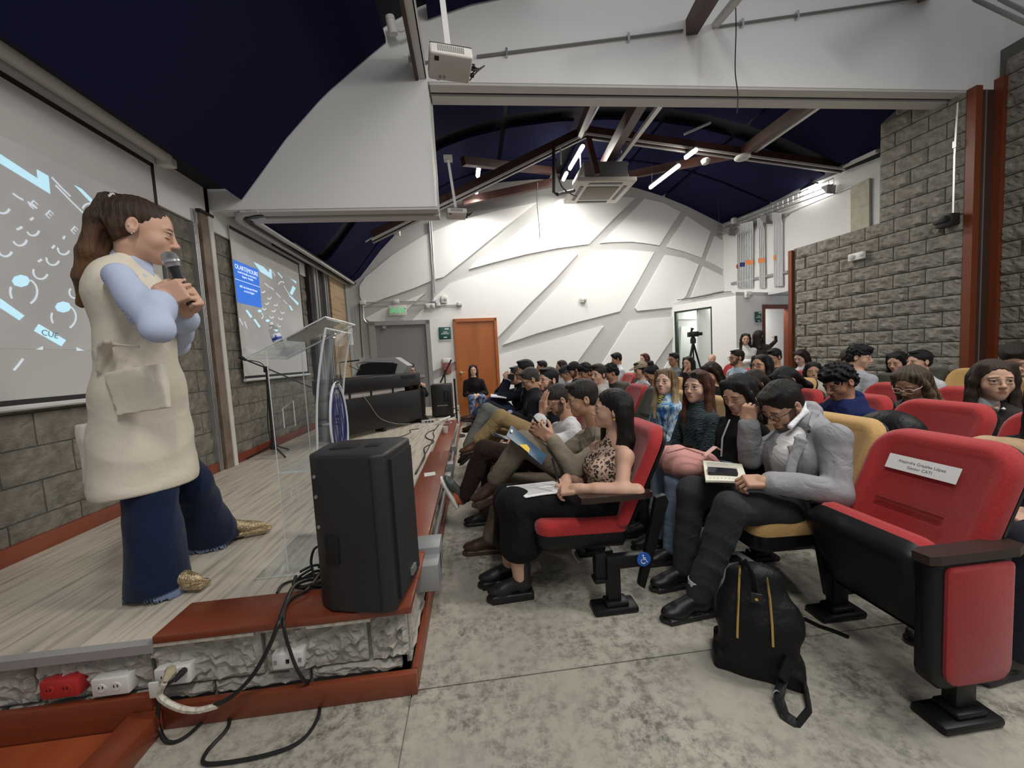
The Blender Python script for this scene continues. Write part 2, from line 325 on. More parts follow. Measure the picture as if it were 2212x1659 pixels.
# ================================================================== navy vault panels
prof = [(-2.3, 3.03), (-2.07, 3.31), (-1.765, 3.69), (-1.36, 4.11), (-1.01, 4.40), (-.69, 4.65), (-.3, 4.86), (.2, 5.04), (.9, 5.2), (1.7, 5.30), (2.6, 5.34), (3.4, 5.32), (4.2, 5.22), (4.9, 5.06), (5.6, 4.84), (6.2, 4.60), (6.7, 4.40), (7.3, 4.1)]
pxs = np.array([p[0] for p in prof]); pzs = np.array([p[1] for p in prof])
def vz(x): return float(np.interp(x, pxs, pzs))
ce = struct(MB().quadgrid([[(x, y, vz(x)+.16) for y in (-.9, 4.34)] for x in np.linspace(-2.9, .6, 24)]).quadgrid([[(x, y, vz(x)+.13) for y in (YB, 10.6)] for x in np.linspace(-2.9, 7.6, 40)]).build('ceiling', mat('ceiling_dark', (.012, .012, .02), .9)))
def vpanel(x0, x1, y0, y1, n=10, th=.05):
    m = MB(); xs = np.linspace(x0, x1, n); lo = [[(x, y, vz(x)) for y in (y0, y1)] for x in xs]; hi = [[(x, y, vz(x)+th) for y in (y0, y1)] for x in xs]
    m.quadgrid(lo); m.quadgrid([r[::-1] for r in hi])
    for j in (0, 1): m.quadgrid([[lo[i][j], hi[i][j]] for i in range(n)])
    for i in (0, n-1): m.quadgrid([[lo[i][0], hi[i][0]], [lo[i][1], hi[i][1]]])
    return m.build('ceiling_panel', M_blue, ce)
vpanel(-2.26, -.69, -.9, 4.34, 14)
vpanel(-.24, .9, -.9, 4.33, 6)
for x0, x1 in ((-2.36, -1.02), (-.98, .72), (.8, 2.0), (2.25, 3.55), (3.62, 4.9), (4.98, 6.75)):
    for y0, y1 in ((YB+.02, 6.42), (6.78, 8.05), (8.12, 9.6)):
        vpanel(x0, x1, y0, y1)
# ================================================================== far wall with raised panels
FW0, FWD = np.array([0, 8.70, 0.]), _n([1, .13, 0]); FWN = np.array([FWD[1], -FWD[0], 0.])
def far(x, y, d=0.): return atP(x, y, FW0+FWN*d, FWN)
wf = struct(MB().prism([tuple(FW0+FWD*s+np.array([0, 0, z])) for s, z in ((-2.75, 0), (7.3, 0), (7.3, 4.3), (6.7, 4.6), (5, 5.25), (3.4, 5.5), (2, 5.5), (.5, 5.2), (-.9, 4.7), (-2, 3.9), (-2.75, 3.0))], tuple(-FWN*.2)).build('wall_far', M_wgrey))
FP = [
 [(777, 618), (789, 600), (850, 550), (917, 509), (990, 478), (1062, 459), (1161, 438), (1090, 492), (1000, 566), (958, 599), (939, 604), (894, 623), (830, 645), (787, 663), (778, 640)],
 [(1013, 582), (1022, 571), (1090, 525), (1158, 467), (1208, 431), (1290, 425), (1371, 428), (1320, 478), (1271, 528), (1203, 537), (1136, 550), (1068, 567)],
 [(1391, 430), (1432, 440), (1468, 459), (1445, 495), (1423, 531), (1392, 526), (1362, 523), (1320, 524), (1296, 526), (1345, 477)],
 [(1481, 467), (1533, 501), (1514, 557), (1476, 544), (1438, 534)],
 [(1543, 510), (1562, 523), (1562, 583), (1524, 563)],
 [(941, 640), (971, 613), (1011, 600), (1083, 580), (1170, 563), (1247, 549), (1201, 600), (1140, 660), (1074, 730), (1076, 780), (985, 780), (933, 803), (925, 694), (888, 694)],
 [(1086, 745), (1140, 690), (1190, 636), (1246, 574), (1277, 545), (1339, 540), (1412, 545), (1378, 607), (1338, 673), (1250, 695), (1160, 720)],
 [(1077, 768), (1140, 750), (1200, 733), (1303, 704), (1240, 790), (1170, 905), (1082, 905)],
 [(1436, 551), (1475, 558), (1508, 572), (1480, 640), (1452, 664), (1375, 672), (1371, 666)],
 [(1518, 576), (1562, 598), (1562, 628), (1491, 643)],
 [(1358, 694), (1405, 688), (1452, 684), (1452, 728), (1400, 805), (1288, 805)],
 [(1460, 752), (1460, 812), (1423, 812)],
 [(921, 632), (899, 650), (852, 696), (800, 696), (789, 688), (826, 668), (872, 652)],
 [(935, 822), (985, 800), (993, 900), (944, 900)],
 [(1455, 668), (1540, 668), (1545, 690), (1455, 690)], [(1470, 705), (1548, 708), (1552, 820), (1466, 820)],
]
for poly in FP:
    P = [far(x, y, .0) for x, y in poly]
    MB().prism(P[::-1], tuple(FWN*.035)).build('raised_panel', M_white, wf)
# ================================================================== right side: rear white wall, booth, block wall, column
CR = np.array([6.62, 9.56, 0.]); DR = _n([-.13, 1, 0]); NR = np.array([-DR[1], DR[0], 0.])
wr = struct(MB().prism([tuple(CR+DR*.1+np.array([0, 0, 2.40])), tuple(CR-DR*5.2+np.array([0, 0, 2.40])), tuple(CR-DR*5.2+np.array([0, 0, 4.45])), tuple(CR+DR*.1+np.array([0, 0, 4.45]))], tuple(-NR*.15)).build('wall_rear_right', M_white))
ob = atP(1800, 470, CR, NR)
MB().prism([tuple(atP(x, y, CR+NR*.01, NR)) for x, y in ((1842, 405), (1882, 385), (1882, 545), (1842, 545))], tuple(NR*.05)).build('bare_concrete_pier', mat('raw_concrete', (.55, .51, .41), .8, noise=(12, (.45, .41, .32), .4, .7)), wr)
# booth (projection room)
B0 = np.array([5.08, 9.36, 0.]); B1 = np.array([5.80, 7.96, 0.]); B2 = np.array([7.57, 8.46, 0.])
def facepl(a, b): d = _n(b-a); return a, d, np.array([d[1], -d[0], 0.])*-1
bd_ = _n(B1-B0); bn = np.array([-bd_[1], bd_[0], 0.]); bn = bn if bn[0] < 0 else -bn
cd_ = _n(B2-B1); cn = np.array([cd_[1], -cd_[0], 0.])
def bf(x, y, d=0.): return atP(x, y, B0+bn*d, bn)
def cf(x, y, d=0.): return atP(x, y, B1+cn*d, cn)
wA, wB = bf(1457, 700), bf(1538, 700)
sA, sB = float(np.dot(wA-B0, bd_)), float(np.dot(wB-B0, bd_)); LB = float(np.linalg.norm(B1-B0)); ZT = 2.46; ZW = 2.22; ZWb = .75
bo = struct(MB().build('wall_booth', M_white))
def slab_(m, a, d, s0, s1, z0, z1, n, t=.08):
    p = a+d*s0; q = a+d*s1
    return m.prism([(p[0], p[1], z0), (q[0], q[1], z0), (q[0], q[1], z1), (p[0], p[1], z1)], tuple(-n*t))
m = MB(); slab_(m, B0, bd_, -.2, sA, 0, ZT, bn); slab_(m, B0, bd_, sB, LB, 0, ZT, bn); slab_(m, B0, bd_, sA, sB, ZW, ZT, bn); slab_(m, B0, bd_, sA, sB, 0, ZWb, bn)
m.build('window_wall', M_white, bo)
dA, dB = cf(1650, 700), cf(1708, 700); tA, tB = float(np.dot(dA-B1, cd_)), float(np.dot(dB-B1, cd_)); ZD = 2.13
m = MB(); slab_(m, B1, cd_, 0, tA, 0, ZT, cn); slab_(m, B1, cd_, tB, 2.2, 0, ZT, cn); slab_(m, B1, cd_, tA, tB, ZD, ZT, cn); m.build('door_wall', M_white, bo)
# roof slab of the booth
MB().prism([(B0[0], B0[1], ZT-.08), (B1[0], B1[1], ZT-.08), (B2[0], B2[1], ZT-.08), (7.2, 9.6, ZT-.08), (6.0, 9.6, ZT-.08)], (0, 0, .07)).build('roof_slab', M_white, bo)
wn = struct(MB().build('window_1', M_black))
m = MB(); M_frame = mat('dark_green_frame', (.012, .03, .022), .4)
slab_(m, B0, bd_, sA, sA+.06, ZWb, ZW, bn, .07); slab_(m, B0, bd_, sB-.03, sB, ZWb, ZW, bn, .07); slab_(m, B0, bd_, sA, sB, ZW-.04, ZW, bn, .07); slab_(m, B0, bd_, sA, sB, ZWb, ZWb+.04, bn, .07)
m.build('window_frame', M_frame, wn)
m = MB(); slab_(m, B0-bn*.03, bd_, sA+.06, sB-.03, ZWb+.04, ZW-.04, bn, .006); m.build('pane', M_glass, wn)
d3 = struct(MB().build('door_3', M_column))
m = MB(); slab_(m, B1+cn*.02, cd_, tA-.05, tA+.03, 0, ZD+.05, cn, .12); slab_(m, B1+cn*.02, cd_, tB-.1, tB+.06, 0, ZD+.05, cn, .12); slab_(m, B1+cn*.02, cd_, tA, tB, ZD-.04, ZD+.05, cn, .12)
m.build('door_frame', M_column, d3)
m = MB(); slab_(m, B1-cn*.9, cd_, tA-1.0, tB+2.2, 0, 2.4, cn, .05); m.build('passage_wall', M_white, d3)
lamp('booth_fill_light', (6.1, 9.1, 2.3), (6.0, 9.1, 0), .5, .5, 22); lamp('passage_fill_light', (7.2, 8.75, 2.35), (7.2, 8.8, 0), .4, .4, 16)  # unseen area lights added to brighten the booth interior and the door passage
# split-block wall on the right, stepped, with its timber end post
WR0 = np.array([6.25, 4.36, 0.]); u_ = _n([-.127, 1, 0]); n_ = np.array([-u_[1], u_[0], 0.])
wb = struct(MB().prism([tuple(WR0+u_*0-n_*.03), tuple(WR0+u_*2.29-n_*.03), tuple(WR0+u_*2.29-n_*.03+np.array([0, 0, 3.0])), tuple(WR0+u_*.93-n_*.03+np.array([0, 0, 3.0])), tuple(WR0+u_*.93-n_*.03+np.array([0, 0, 4.42])), tuple(WR0-n_*.03+np.array([0, 0, 4.8]))], tuple(-n_*.17)).build('wall_right', M_mortar))
block_wall(wb, tuple(WR0-n_*.02), tuple(u_), tuple(n_), 0, 15, 6.15, M_blockr, .372, .2, .012, seeds=7, amp=.014, ncell=(10, 6))
block_wall(wb, tuple(WR0-n_*.02), tuple(u_), tuple(n_), 3.0, 8, 2.5, M_blockr, .372, .2, .012, seeds=4, amp=.014, ncell=(10, 6), r0=15, keep=lambda s, z: z < 4.45+(.93-s)*.35)
MB().prism([tuple(WR0+u_*2.29-n_*.2), tuple(WR0+u_*2.36-n_*.2), tuple(WR0+u_*2.36+n_*.03), tuple(WR0+u_*2.29+n_*.03)], (0, 0, 2.98)).build('end_post', M_column, wb)
# near part of the right wall, beyond the steel column
wq = struct(MB().box(6.71, 6.9, .8, 4.36, 0, 4.75).build('wall_right_near', M_mortar))
block_wall(wq, (6.70, 2.3, 0), (0, 1, 0), (-1, 0, 0), 0, 23, 5, M_blockr, .4, .2, .012, seeds=6, amp=.014, ncell=(10, 6))
MB().box(6.75, 7.0, .8, 4.36, 4.7, 7).build('upper_wall', M_white, wq)
cl = struct(MB().box(6.255, 6.345, 4.27, 4.36, 0, 4.28).build('column_2', M_column))
MB().box(6.345, 6.63, 4.345, 4.36, 0, 4.28).build('web', M_colin, cl)
MB().box(6.63, 6.70, 4.27, 4.36, 0, 4.4).build('flange', M_column, cl)
MB().box(6.50, 6.505, 4.335, 4.345, 0, 4.28).build('seam', M_dmetal, cl)
# ================================================================== doors of the far wall
def fbox(m, px0, px1, z0, z1, d0, d1):
    a = far(px0[0], px0[1]); b = far(px1[0], px1[1]); return slab_(m, FW0+FWN*d1, FWD, float(np.dot(a-FW0, FWD)), float(np.dot(b-FW0, FWD)), z0, z1, FWN, d1-d0)
d1 = struct(MB().build('door_1', M_gdoor))
fbox(MB(), (811, 720), (921, 720), .0, 2.12, -.02, .05).build('door_leaf', M_gdoor, d1)
m = MB(); fbox(m, (797, 700), (810, 700), 0, 2.2, -.02, .09); fbox(m, (919, 700), (928, 700), 0, 2.2, -.02, .09); fbox(m, (797, 700), (928, 700), 2.12, 2.21, -.02, .09); m.build('door_frame', mat('grey_door_frame', (.29, .29, .285), .5), d1)
fbox(MB(), (905, 805), (917, 805), .98, 1.03, .05, .1).build('door_handle', M_metal, d1)
fbox(MB(), (826, 700), (834, 700), 2.05, 2.11, .05, .09).build('door_closer', M_dmetal, d1)
d2 = struct(MB().build('door_2', M_orange))
fbox(MB(), (983.5, 700), (1067, 700), .02, 2.14, -.02, .06).build('door_leaf', M_orange, d2)
m = MB(); fbox(m, (978.5, 700), (984, 700), 0, 2.2, -.02, .09); fbox(m, (1066, 700), (1071.5, 700), 0, 2.2, -.02, .09); fbox(m, (978.5, 700), (1071.5, 700), 2.14, 2.21, -.02, .09); m.build('door_frame', mat('orange_frame', (.36, .105, .022), .45), d2)
hp = far(996, 805, .06); MB().lathe([(.0, 0), (.03, .0), (.03, .01), (.012, .012), (.012, .04), (.028, .05), (.03, .07), (.0, .085)], M=frame(hp, FWD, (0, 0, 1)) , seg=12).tube([hp+FWN*.05, hp+FWN*.05+FWD*.09], .009, 6).build('door_handle', mat('brass', (.7, .6, .42), .3, .9), d2)
# ================================================================== roof timbers
def beam(name, a, b, wd, ht, m, label, cat='beam', group=None, parent=None):
    a, b = np.array(a, float), np.array(b, float); t = _n(b-a); s = _n(np.cross(t, [0, 0, 1])); u = np.cross(s, t)
    P = [a-s*wd/2-u*ht/2, a+s*wd/2-u*ht/2, a+s*wd/2+u*ht/2, a-s*wd/2+u*ht/2]
    o = MB().prism([tuple(p) for p in P][::-1], tuple(b-a)).build(name, m, parent)
    if parent is None: tag(o, label, cat, group)
    return o
YT, YR = 6.6, 8.3
pA, pL, pR = atY(1262, 286, YT), atY(805, 512, YT), atY(1815, 362, YT)
tr_ = empty('roof_truss', (float(pA[0]), YT, float(pA[2])), 'brown timber roof truss with two sloping chords meeting above the cassette unit', 'truss')
for nm, a, b in (('left_chord', pL, pA), ('right_chord', pA, pR)):
    beam(nm, a, b, .11, .17, M_beam, '', parent=tr_)
    off = np.array([0, -.09, -.07]); beam('cable_channel', a+off, b+off, .02, .035, M_steelw, '', parent=tr_)
    off = np.array([0, -.02, -.1]); beam('cable_channel', a+off, b+off, .03, .02, M_dmetal, '', parent=tr_)
beam('king_post', atY(1268, 290, YT), atY(1290, 378, YT), .09, .09, M_beam, '', parent=tr_)
q = beam('roof_beam', atY(1000, 436, YR), atY(1195, 394, YR), .1, .15, M_beam, 'low brown roof beam running along the top of the white patterned wall')
q = beam('roof_beam', atY(1352, 380, YR), atY(1600, 330, YT), .1, .14, M_beam, 'brown diagonal roof brace between the cassette unit and the round ceiling speaker')
q = beam('roof_beam', atY(1000, 348, YT), atY(1197, 370, YR), .1, .13, M_beam, 'brown diagonal roof brace left of the black conduit drop')
q = beam('roof_beam', atY(1390, 205, YB+.05), atY(1295, 375, 7.9), .13, .2, M_beam, 'thick brown beam running back to the grey cassette unit')
q = beam('roof_beam', atY(1765, 212, YB+.05), atY(1602, 330, YT), .1, .16, M_beam, 'brown beam running back to the round ceiling speaker')
q = beam('roof_beam', atY(1283, 212, YB+.05), atY(1250, 292, YT), .08, .14, M_beam, 'narrow brown beam left of the thick one under the navy ceiling')
q = beam('cable_channel', atY(1440, 208, YB+.05), atY(1326, 362, 7.6), .07, .05, M_steelw, 'white channel beside the thick brown roof beam', 'channel')
q = beam('cable_channel', atY(1800, 208, YB+.05), atY(1628, 329, YT), .06, .05, M_steelw, 'white channel beside the beam of the round ceiling speaker', 'channel')
q = beam('cable_channel', atY(1300, 214, YB+.05), atY(1263, 284, YT), .03, .03, M_steelw, 'thin white channel meeting the peak of the roof truss', 'channel')
q = beam('cable_channel', atY(1896, 326, 5.75), atY(1812, 364, YT), .06, .05, M_steelw, 'white channel between the truss end and the block wall', 'channel')
q = beam('cable_channel', atY(1432, 312, YR), atY(1330, 368, YR), .03, .03, M_steelw, 'thin white channel right of the cassette unit', 'channel')
q = beam('cable_channel', atY(1535, 265, 6.2), atY(1478, 290, 6.2), .03, .03, M_steelw, 'short bright channel above the navy panels', 'channel')
# beams of the near half that end on the header wall
for (x0, y0, x1, y1), lb in (((1484, 78, 1560, -60), 'brown timber beam end left of the grey channel on the white header wall'), ((1988, 4, 2060, -70), 'brown timber beam end near the top right corner of the white header wall')):
    e = atY(x0+10, y0-20, YH-.0); d = atY(x1, y1, YH-1.1)-e
    o = beam('timber_beam', e, e+d, .13, .16, M_beam, lb)
e = atY(1545, 55, YH); beam('cable_channel', e, e+(atY(1640, -60, YH-1.1)-e), .08, .05, M_steelw, 'grey channel beside the brown beam on the header wall', 'channel')
tb = empty('hanging_beam', (-.32, 2, 4.4), 'pale steel channel beam with a brown side beside the white projector', 'beam')
a = atY(906, 168, YH-.02); z0 = float(a[2])
MB().box(a[0]-.01, a[0]+.07, -.8, YH-.01, z0, z0+.015).box(a[0]+.06, a[0]+.07, -.8, YH-.01, z0, z0+.2).build('channel', M_steelw, tb)
MB().box(a[0]-.045, a[0]-.012, -.8, YH-.01, z0-.02, z0+.2).build('timber', M_beam, tb)
# spot light on its bracket
def look(loc, d, up=(0, 0, 1)): return Matrix.Translation(Vector(loc)) @ Vector(d).to_track_quat('Z', 'Y').to_matrix().to_4x4()
p = atY(846, 55, 4.2)
sp = empty('spotlight', tuple(p), 'small white spotlight on a short arm beside the pale channel beam', 'spotlight')
MB().lathe([(.0, -.075), (.045, -.075), (.047, .03), (.047, .034), (.043, .034), (.043, .04), (.048, .04), (.045, .075), (.0, .075)], M=look(p, (-.15, -.2, 1)), seg=18).build('lamp_head', M_whitep, sp)
MB().tube([p+np.array([.03, 0, -.03]), p+np.array([.09, 0, -.04]), atY(880, 58, 4.2)], .022, 8).build('arm', M_whitep, sp)
# ------------------------------------------------------------------ conduits on the header wall
def pipe(name, pts, r, m, label, cat='conduit', clips=(), group=None):
    o = empty(name, tuple(map(float, pts[0])), label, cat, group); MB().tube(pts, r, 8).build('tube', m, o)
    for c in clips:
        c = np.array(c, float); MB().box(c[0]-.012, c[0]+.012, c[1]-.02, c[1]+.02, c[2]-.04, c[2]+.04).build('clip', M_metal, o)
    return o
H = lambda x, y: atY(x, y, YH-.025)
pipe('conduit', [H(1030, 122), H(1475, 66)], .014, mat('conduit_dark', (.2, .2, .19), .5, .4), 'grey steel conduit rising along the header wall from the white projector', clips=(H(1094, 114), H(1357, 81)))
pipe('conduit', [H(1555, 57), H(1990, -6)], .014, MATS['conduit_dark'], 'grey steel conduit along the header wall right of the brown beam', clips=(H(1603, 50), H(1722, 33)))
pipe('conduit', [H(905, 135), H(926, 134)], .012, MATS['conduit_dark'], 'short conduit stub behind the white projector')
pipe('conduit', [atY(2105, -2, 3.9), atY(2240, 62, 3.2)], .02, MATS['conduit_dark'], 'upper grey pipe crossing the top right corner')
pipe('conduit', [atY(2160, -2, 3.9), atY(2240, 38, 3.2)], .02, MATS['conduit_dark'], 'second grey pipe in the top right corner, above the first')
o = MB().box(*[v for v in (H(890, 130)[0]-.03, H(890, 130)[0]+.04, YH-.06, YH, H(890, 130)[2]-.05, H(890, 130)[2]+.06)]).build('junction_box', M_whitep); tag(o, 'small pale junction box behind the end of the channel beam', 'junction box')
# ------------------------------------------------------------------ hanging cables
def cable(name, pts, r, m, label, cat='cable', group=None, parent=None, n=8):
    P = [np.array(p, float) for p in pts]; out = []
    for i in range(len(P)-1):
        p0, p1, p2, p3 = P[max(i-1, 0)], P[i], P[i+1], P[min(i+2, len(P)-1)]
        for k in range(n):
            t = k/n; out.append(.5*((2*p1)+(-p0+p2)*t+(2*p0-5*p1+4*p2-p3)*t*t+(-p0+3*p1-3*p2+p3)*t**3))
    out.append(P[-1]); o = MB().tube(out, r, 6).build(name, m, parent)
    if parent is None: tag(o, label, cat, group)
    return o
M_cable = mat('cable_black', (.01, .01, .011), .5)
cable('hanging_cable', [atY(1588, -20, 4.0), atY(1590, 60, 4.0), atY(1588, 150, 4.0), atY(1594, 205, 4.0), atY(1592, 244, 4.0)], .006, M_cable, 'black cable dangling loose in front of the white header beam')
cable('hanging_cable', [atY(1161, 395, 7.4), atY(1160, 440, 7.4), atY(1164, 480, 7.4), atY(1166, 515, 7.4)], .006, M_cable, 'thin dark cable dangling before the white patterned wall')
cable('hanging_cable', [atY(1406, 255, 6.9), atY(1407, 330, 6.9), atY(1408, 395, 6.9)], .004, M_cable, 'thin suspension wire right of the cassette unit')
cable('hanging_cable', [atY(1550, 340, 8.6), atY(1552, 420, 8.6), atY(1553, 487, 8.6)], .005, M_cable, 'thin suspension wire above the corner of the white walls')
# ------------------------------------------------------------------ projectors
def projector(c, yaw, s, rod_top, label, tilt=0.):
    t = empty('projector', tuple(c), label, 'projector')
    M = Matrix.Translation(Vector(c)) @ Matrix.Rotation(yaw, 4, 'Z') @ Matrix.Rotation(tilt, 4, 'X') @ Matrix.Scale(s, 4)
    m = MB(); m.cur = 0; m.rbox(-.19, .19, -.13, .13, -.055, .055, .02, M, 3); m.build('body', mat('projector_white', (.62, .59, .55), .45), t)
    MB().rbox(-.185, .185, -.125, .125, .05, .064, .008, M).build('top_plate', M_black, t)
    g = MB()
    for k in range(14): g.box(-.12+k*.017, -.12+k*.017+.009, -.134, -.128, -.03, .03, M)
    g.build('vent', mat('vent_grey', (.2, .195, .19), .7), t, kind='stuff')
    MB().box(-.15, -.11, -.1, -.06, -.058, -.05, M).build('foot_recess', M_black, t)
    MB().box(-.1, -.075, .07, .1, -.0575, -.05, M).box(-.06, -.04, .07, .1, -.0575, -.05, M).build('label_print', M_dmetal, t)
    MB().lathe([(.0, 0), (.04, 0), (.04, .01), (.03, .012), (0, .012)], M=M @ Matrix.Translation((-.1, .128, 0)) @ Matrix.Rotation(R(-90), 4, 'X'), seg=16).build('lens', M_black, t)
    b = M @ Vector((0, 0, .06)); b = np.array(b); a = np.array(rod_top, float)
    dd = _n(a-b); sx = _n(np.cross(dd, [0, 1, 0])); sy = np.cross(sx, dd); q = .026*s
    MB().prism([tuple(b+sx*q*i+sy*q*j) for i, j in ((-1, -1), (1, -1), (1, 1), (-1, 1))], tuple(a-b)).build('mount_rod', mat('mount_white', (.7, .69, .68), .4), t)
    for k in range(4):
        e = M @ Vector((.19, .02+.03*k, .03-.02*k)); e = np.array(e); f = np.array(M @ Vector((.27+.02*k, .02, .02*k))); h = np.array(M @ Vector((.24, .0, -.03)))
        cable('cable', [e, (e+f)/2+np.array([0, 0, .01]), f, h, np.array(M @ Vector((.19, .0, -.02)))], .006*s, M_cable, '', parent=t)
    MB().rbox(.19, .23, -.02, .03, -.01, .02, .004, M).rbox(.19, .225, .03, .06, -.05, -.025, .004, M).build('plug', M_black, t)
    return t
pc = atY(972, 138, 2.75)
projector(pc, R(10), .74, atY(952, -30, 2.85), 'white projector on a ceiling rod before the header wall, nearest one', tilt=R(-14))
pc2 = atY(986, 462, 5.6)
projector(pc2, R(8), .70, atY(968, 345, 5.7), 'small grey projector hanging below the edge of the white bulkhead', tilt=R(-12))
o = MB().box(*[v for p in [atY(968, 345, 5.7)] for v in (p[0]-.06, p[0]+.06, p[1]-.06, p[1]+.06, p[2]-.01, p[2]+.04)]).build('mount_plate', M_steelw); tag(o, 'small square mounting plate of the far projector rod', 'bracket')
# ------------------------------------------------------------------ ceiling cassette unit
c = atY(1290, 415, 7.2); cx, cy, cz = map(float, c)
ac = empty('air_conditioner', (cx, cy, cz), 'grey ceiling cassette air conditioner hanging before the patterned wall', 'air conditioner')
wz = .50
MB().rbox(cx-.36, cx+.44, cy-.4, cy+.4, cz+.1, cz+.36, .01).build('casing', mat('ac_grey', (.12, .12, .125), .6), ac)
MB().rbox(cx-wz-.02, cx+wz+.06, cy-.5, cy+.5, cz-.02, cz+.06, .02).build('fascia', mat('ac_white', (.62, .6, .54), .5), ac)
MB().rbox(cx-.28, cx+.32, cy-.28, cy+.28, cz-.035, cz-.015, .01).build('grille', mat('ac_grille', (.25, .235, .19), .7, wave=(30, 'Y', (.16, .15, .12), .4, .6, 0)), ac)
for a in range(4):
    m = Matrix.Translation((cx+.02, cy, cz)) @ Matrix.Rotation(R(90*a), 4, 'Z'); MB().box(-.3, .3, .37, .43, -.03, -.005, m).build('louvre', M_black, ac)
for dx in (-.3, .5): MB().tube([(cx+dx, cy, cz+.1), (cx+dx, cy, cz+.75)], .012, 6).build('hanger', M_metal, ac)
MB().rbox(cx+.45, cx+.58, cy-.1, cy+.1, cz+.06, cz+.28, .01).build('control_box', M_whitep, ac)
pipe('conduit_drop', [atY(1196, 310, 6.4), atY(1196, 415, 6.4), atY(1204, 420, 6.4), atY(1240, 412, 6.8)], .028, M_black, 'thick black pipe dropping beside the cassette unit', 'pipe')
pipe('conduit_drop', [atY(1211, 320, 6.5), atY(1212, 355, 6.5)], .012, M_steelw, 'short pale pipe beside the thick black one', 'pipe')
cable('flex_cable', [atY(1205, 380, 6.4), atY(1215, 405, 6.5), atY(1235, 420, 6.7), atY(1245, 425, 6.9)], .012, M_cable, 'black flexible cable looping to the cassette unit')
# ------------------------------------------------------------------ linear lamps of the far half
M_tube = mat('lamp_tube', (1, .97, .9), .4, emit=((1, .95, .86), 26)); lamps = empty_lamps = []
def lamp_real(c, ln, power, wd=.07):
    l = bpy.data.lights.new('ceiling_lamp_light', 'AREA'); l.shape = 'RECTANGLE'; l.size = wd; l.size_y = ln; l.energy = power; l.color = (1, .965, .9)
    l.spread = R(170); o = bpy.data.objects.new('ceiling_lamp_light', l); COL.objects.link(o); o.location = (c[0], c[1], c[2]-.05)
for (x0, y0), (x1, y1), Ya, Yb, lb in (
  ((1259, 316), (1231, 364), 6.9, 7.9, 'long lit lamp tube above and left of the cassette unit'),
  ((1466, 358), (1405, 405), 6.9, 8.0, 'long lit lamp tube right of the cassette unit'),
  ((1762, 401), (1710, 424), 7.0, 7.9, 'lit lamp tube along the top of the right rear wall'),
  ((1503, 324), (1482, 340), 6.2, 6.7, 'short lit lamp tube left of the round ceiling speaker'),
  ((1224, 374), (1217, 388), 8.1, 8.4, 'small lit lamp between the black pipe and the cassette unit'),
  ((1034, 364), (1032, 380), 7.0, 7.3, 'small lit lamp under the truss, the upper one of two at the left'),
  ((1030, 406), (1029, 416), 7.9, 8.1, 'small lit lamp under the truss, the lower one of two at the left')):
    a, b = atY(x0, y0, Ya), atY(x1, y1, Yb); ln = float(np.linalg.norm(b-a))
    t = empty('ceiling_lamp', tuple((a+b)/2), lb, 'ceiling lamp', 'lit lamps under the far ceiling')
    MB().tube([a, b], .034, 10).build('tube', M_tube, t)
    up_ = np.array([0, 0, .04]); MB().tube([a+up_, b+up_], 1, 8, flat=(.045, .025, (0, 0, 1))).build('housing', M_black, t)
    lamp_real((a+b)/2, max(ln, .3), (58 if x0 < 1700 else 22)*max(ln, .35))
p = atY(1604, 341, 6.3); t = empty('ceiling_speaker', tuple(p), 'round white speaker disc hanging under the roof truss', 'speaker')
MB().lathe([(0, -.02), (.10, -.02), (.125, .0), (.125, .02), (.08, .05), (0, .05)], tuple(p), 20).build('disc', M_whitep, t); MB().lathe([(0, -.024), (.08, -.024), (.08, -.019), (0, -.019)], tuple(p), 16).build('grille', M_wgrey, t)
p = atY(1524, 350, 6.3); t = tag(MB().lathe([(0, -.05), (.05, -.03), (.075, .03), (.05, .05), (0, .05)], tuple(p), 14).build('smoke_detector', M_whitep), 'small white detector beside the short lamp tube', 'detector')
# ------------------------------------------------------------------ cable tray + conduits on the rear right wall
def rw(x, y, d=.05): return atP(x, y, CR+NR*d, NR)
tray = empty('cable_tray', tuple(rw(1650, 455, .1)), 'grey wire cable tray along the top of the rear right wall', 'cable tray')
for dy in (0, 8, 16):
    MB().tube([rw(1545, 492+dy, .12), rw(1660, 445+dy, .12), rw(1800, 385+dy*1.6, .12)], .014, 6).build('rail', M_dmetal, tray)
for k in range(24):
    x = 1548+k*11; y = 491-(x-1545)*.415; a = rw(x, y, .12); b = rw(x, y+16, .2); MB().tube([a, rw(x, y+16, .12), b], .007, 5).build('rung', M_metal, tray)
for x, y in ((1575, 495), (1655, 470), (1790, 405)):
    MB().prism([rw(x, y, .02), rw(x+16, y-6, .02), rw(x+14, y+14, .02)], tuple(NR*.2)).build('bracket', M_dmetal, tray)
pipe('conduit', [rw(1580, 507, .03), rw(1700, 462, .03), rw(1840, 403, .03)], .014, M_metal, 'long conduit under the cable tray on the rear right wall')
M_pipe = mat('conduit_bright', (.55, .56, .57), .3, .85)
def riser(label, xs, y0s, y1s, grp):
    for i, x in enumerate(xs):
        o = MB().tube([rw(x[0], y0s[i], .16), rw(x[0], y0s[i]+14, .10), rw(x[1], y0s[i]+26, .04), rw(x[2], y1s[i], .04)], .021, 6).build('riser_conduit', M_pipe); tag(o, ('first', 'second', 'third', 'fourth', 'fifth', 'sixth', 'seventh', 'eighth', 'ninth', 'tenth')[i]+' '+label, 'conduit', grp)
n1 = 10; riser('vertical conduit from the left in the left bundle of ten on the rear wall', [(1600+k*2.9, 1593+k*3.7, 1594+k*3.5) for k in range(n1)], [482-k*.6 for k in range(n1)], [622]*n1, 'left bundle of conduits')
n2 = 4; riser('vertical conduit from the left in the middle bundle of four on the rear wall', [(1638+k*3.2, 1640+k*3.7, 1642+k*3.5) for k in range(n2)], [470]*n2, [622]*n2, 'middle bundle of conduits')
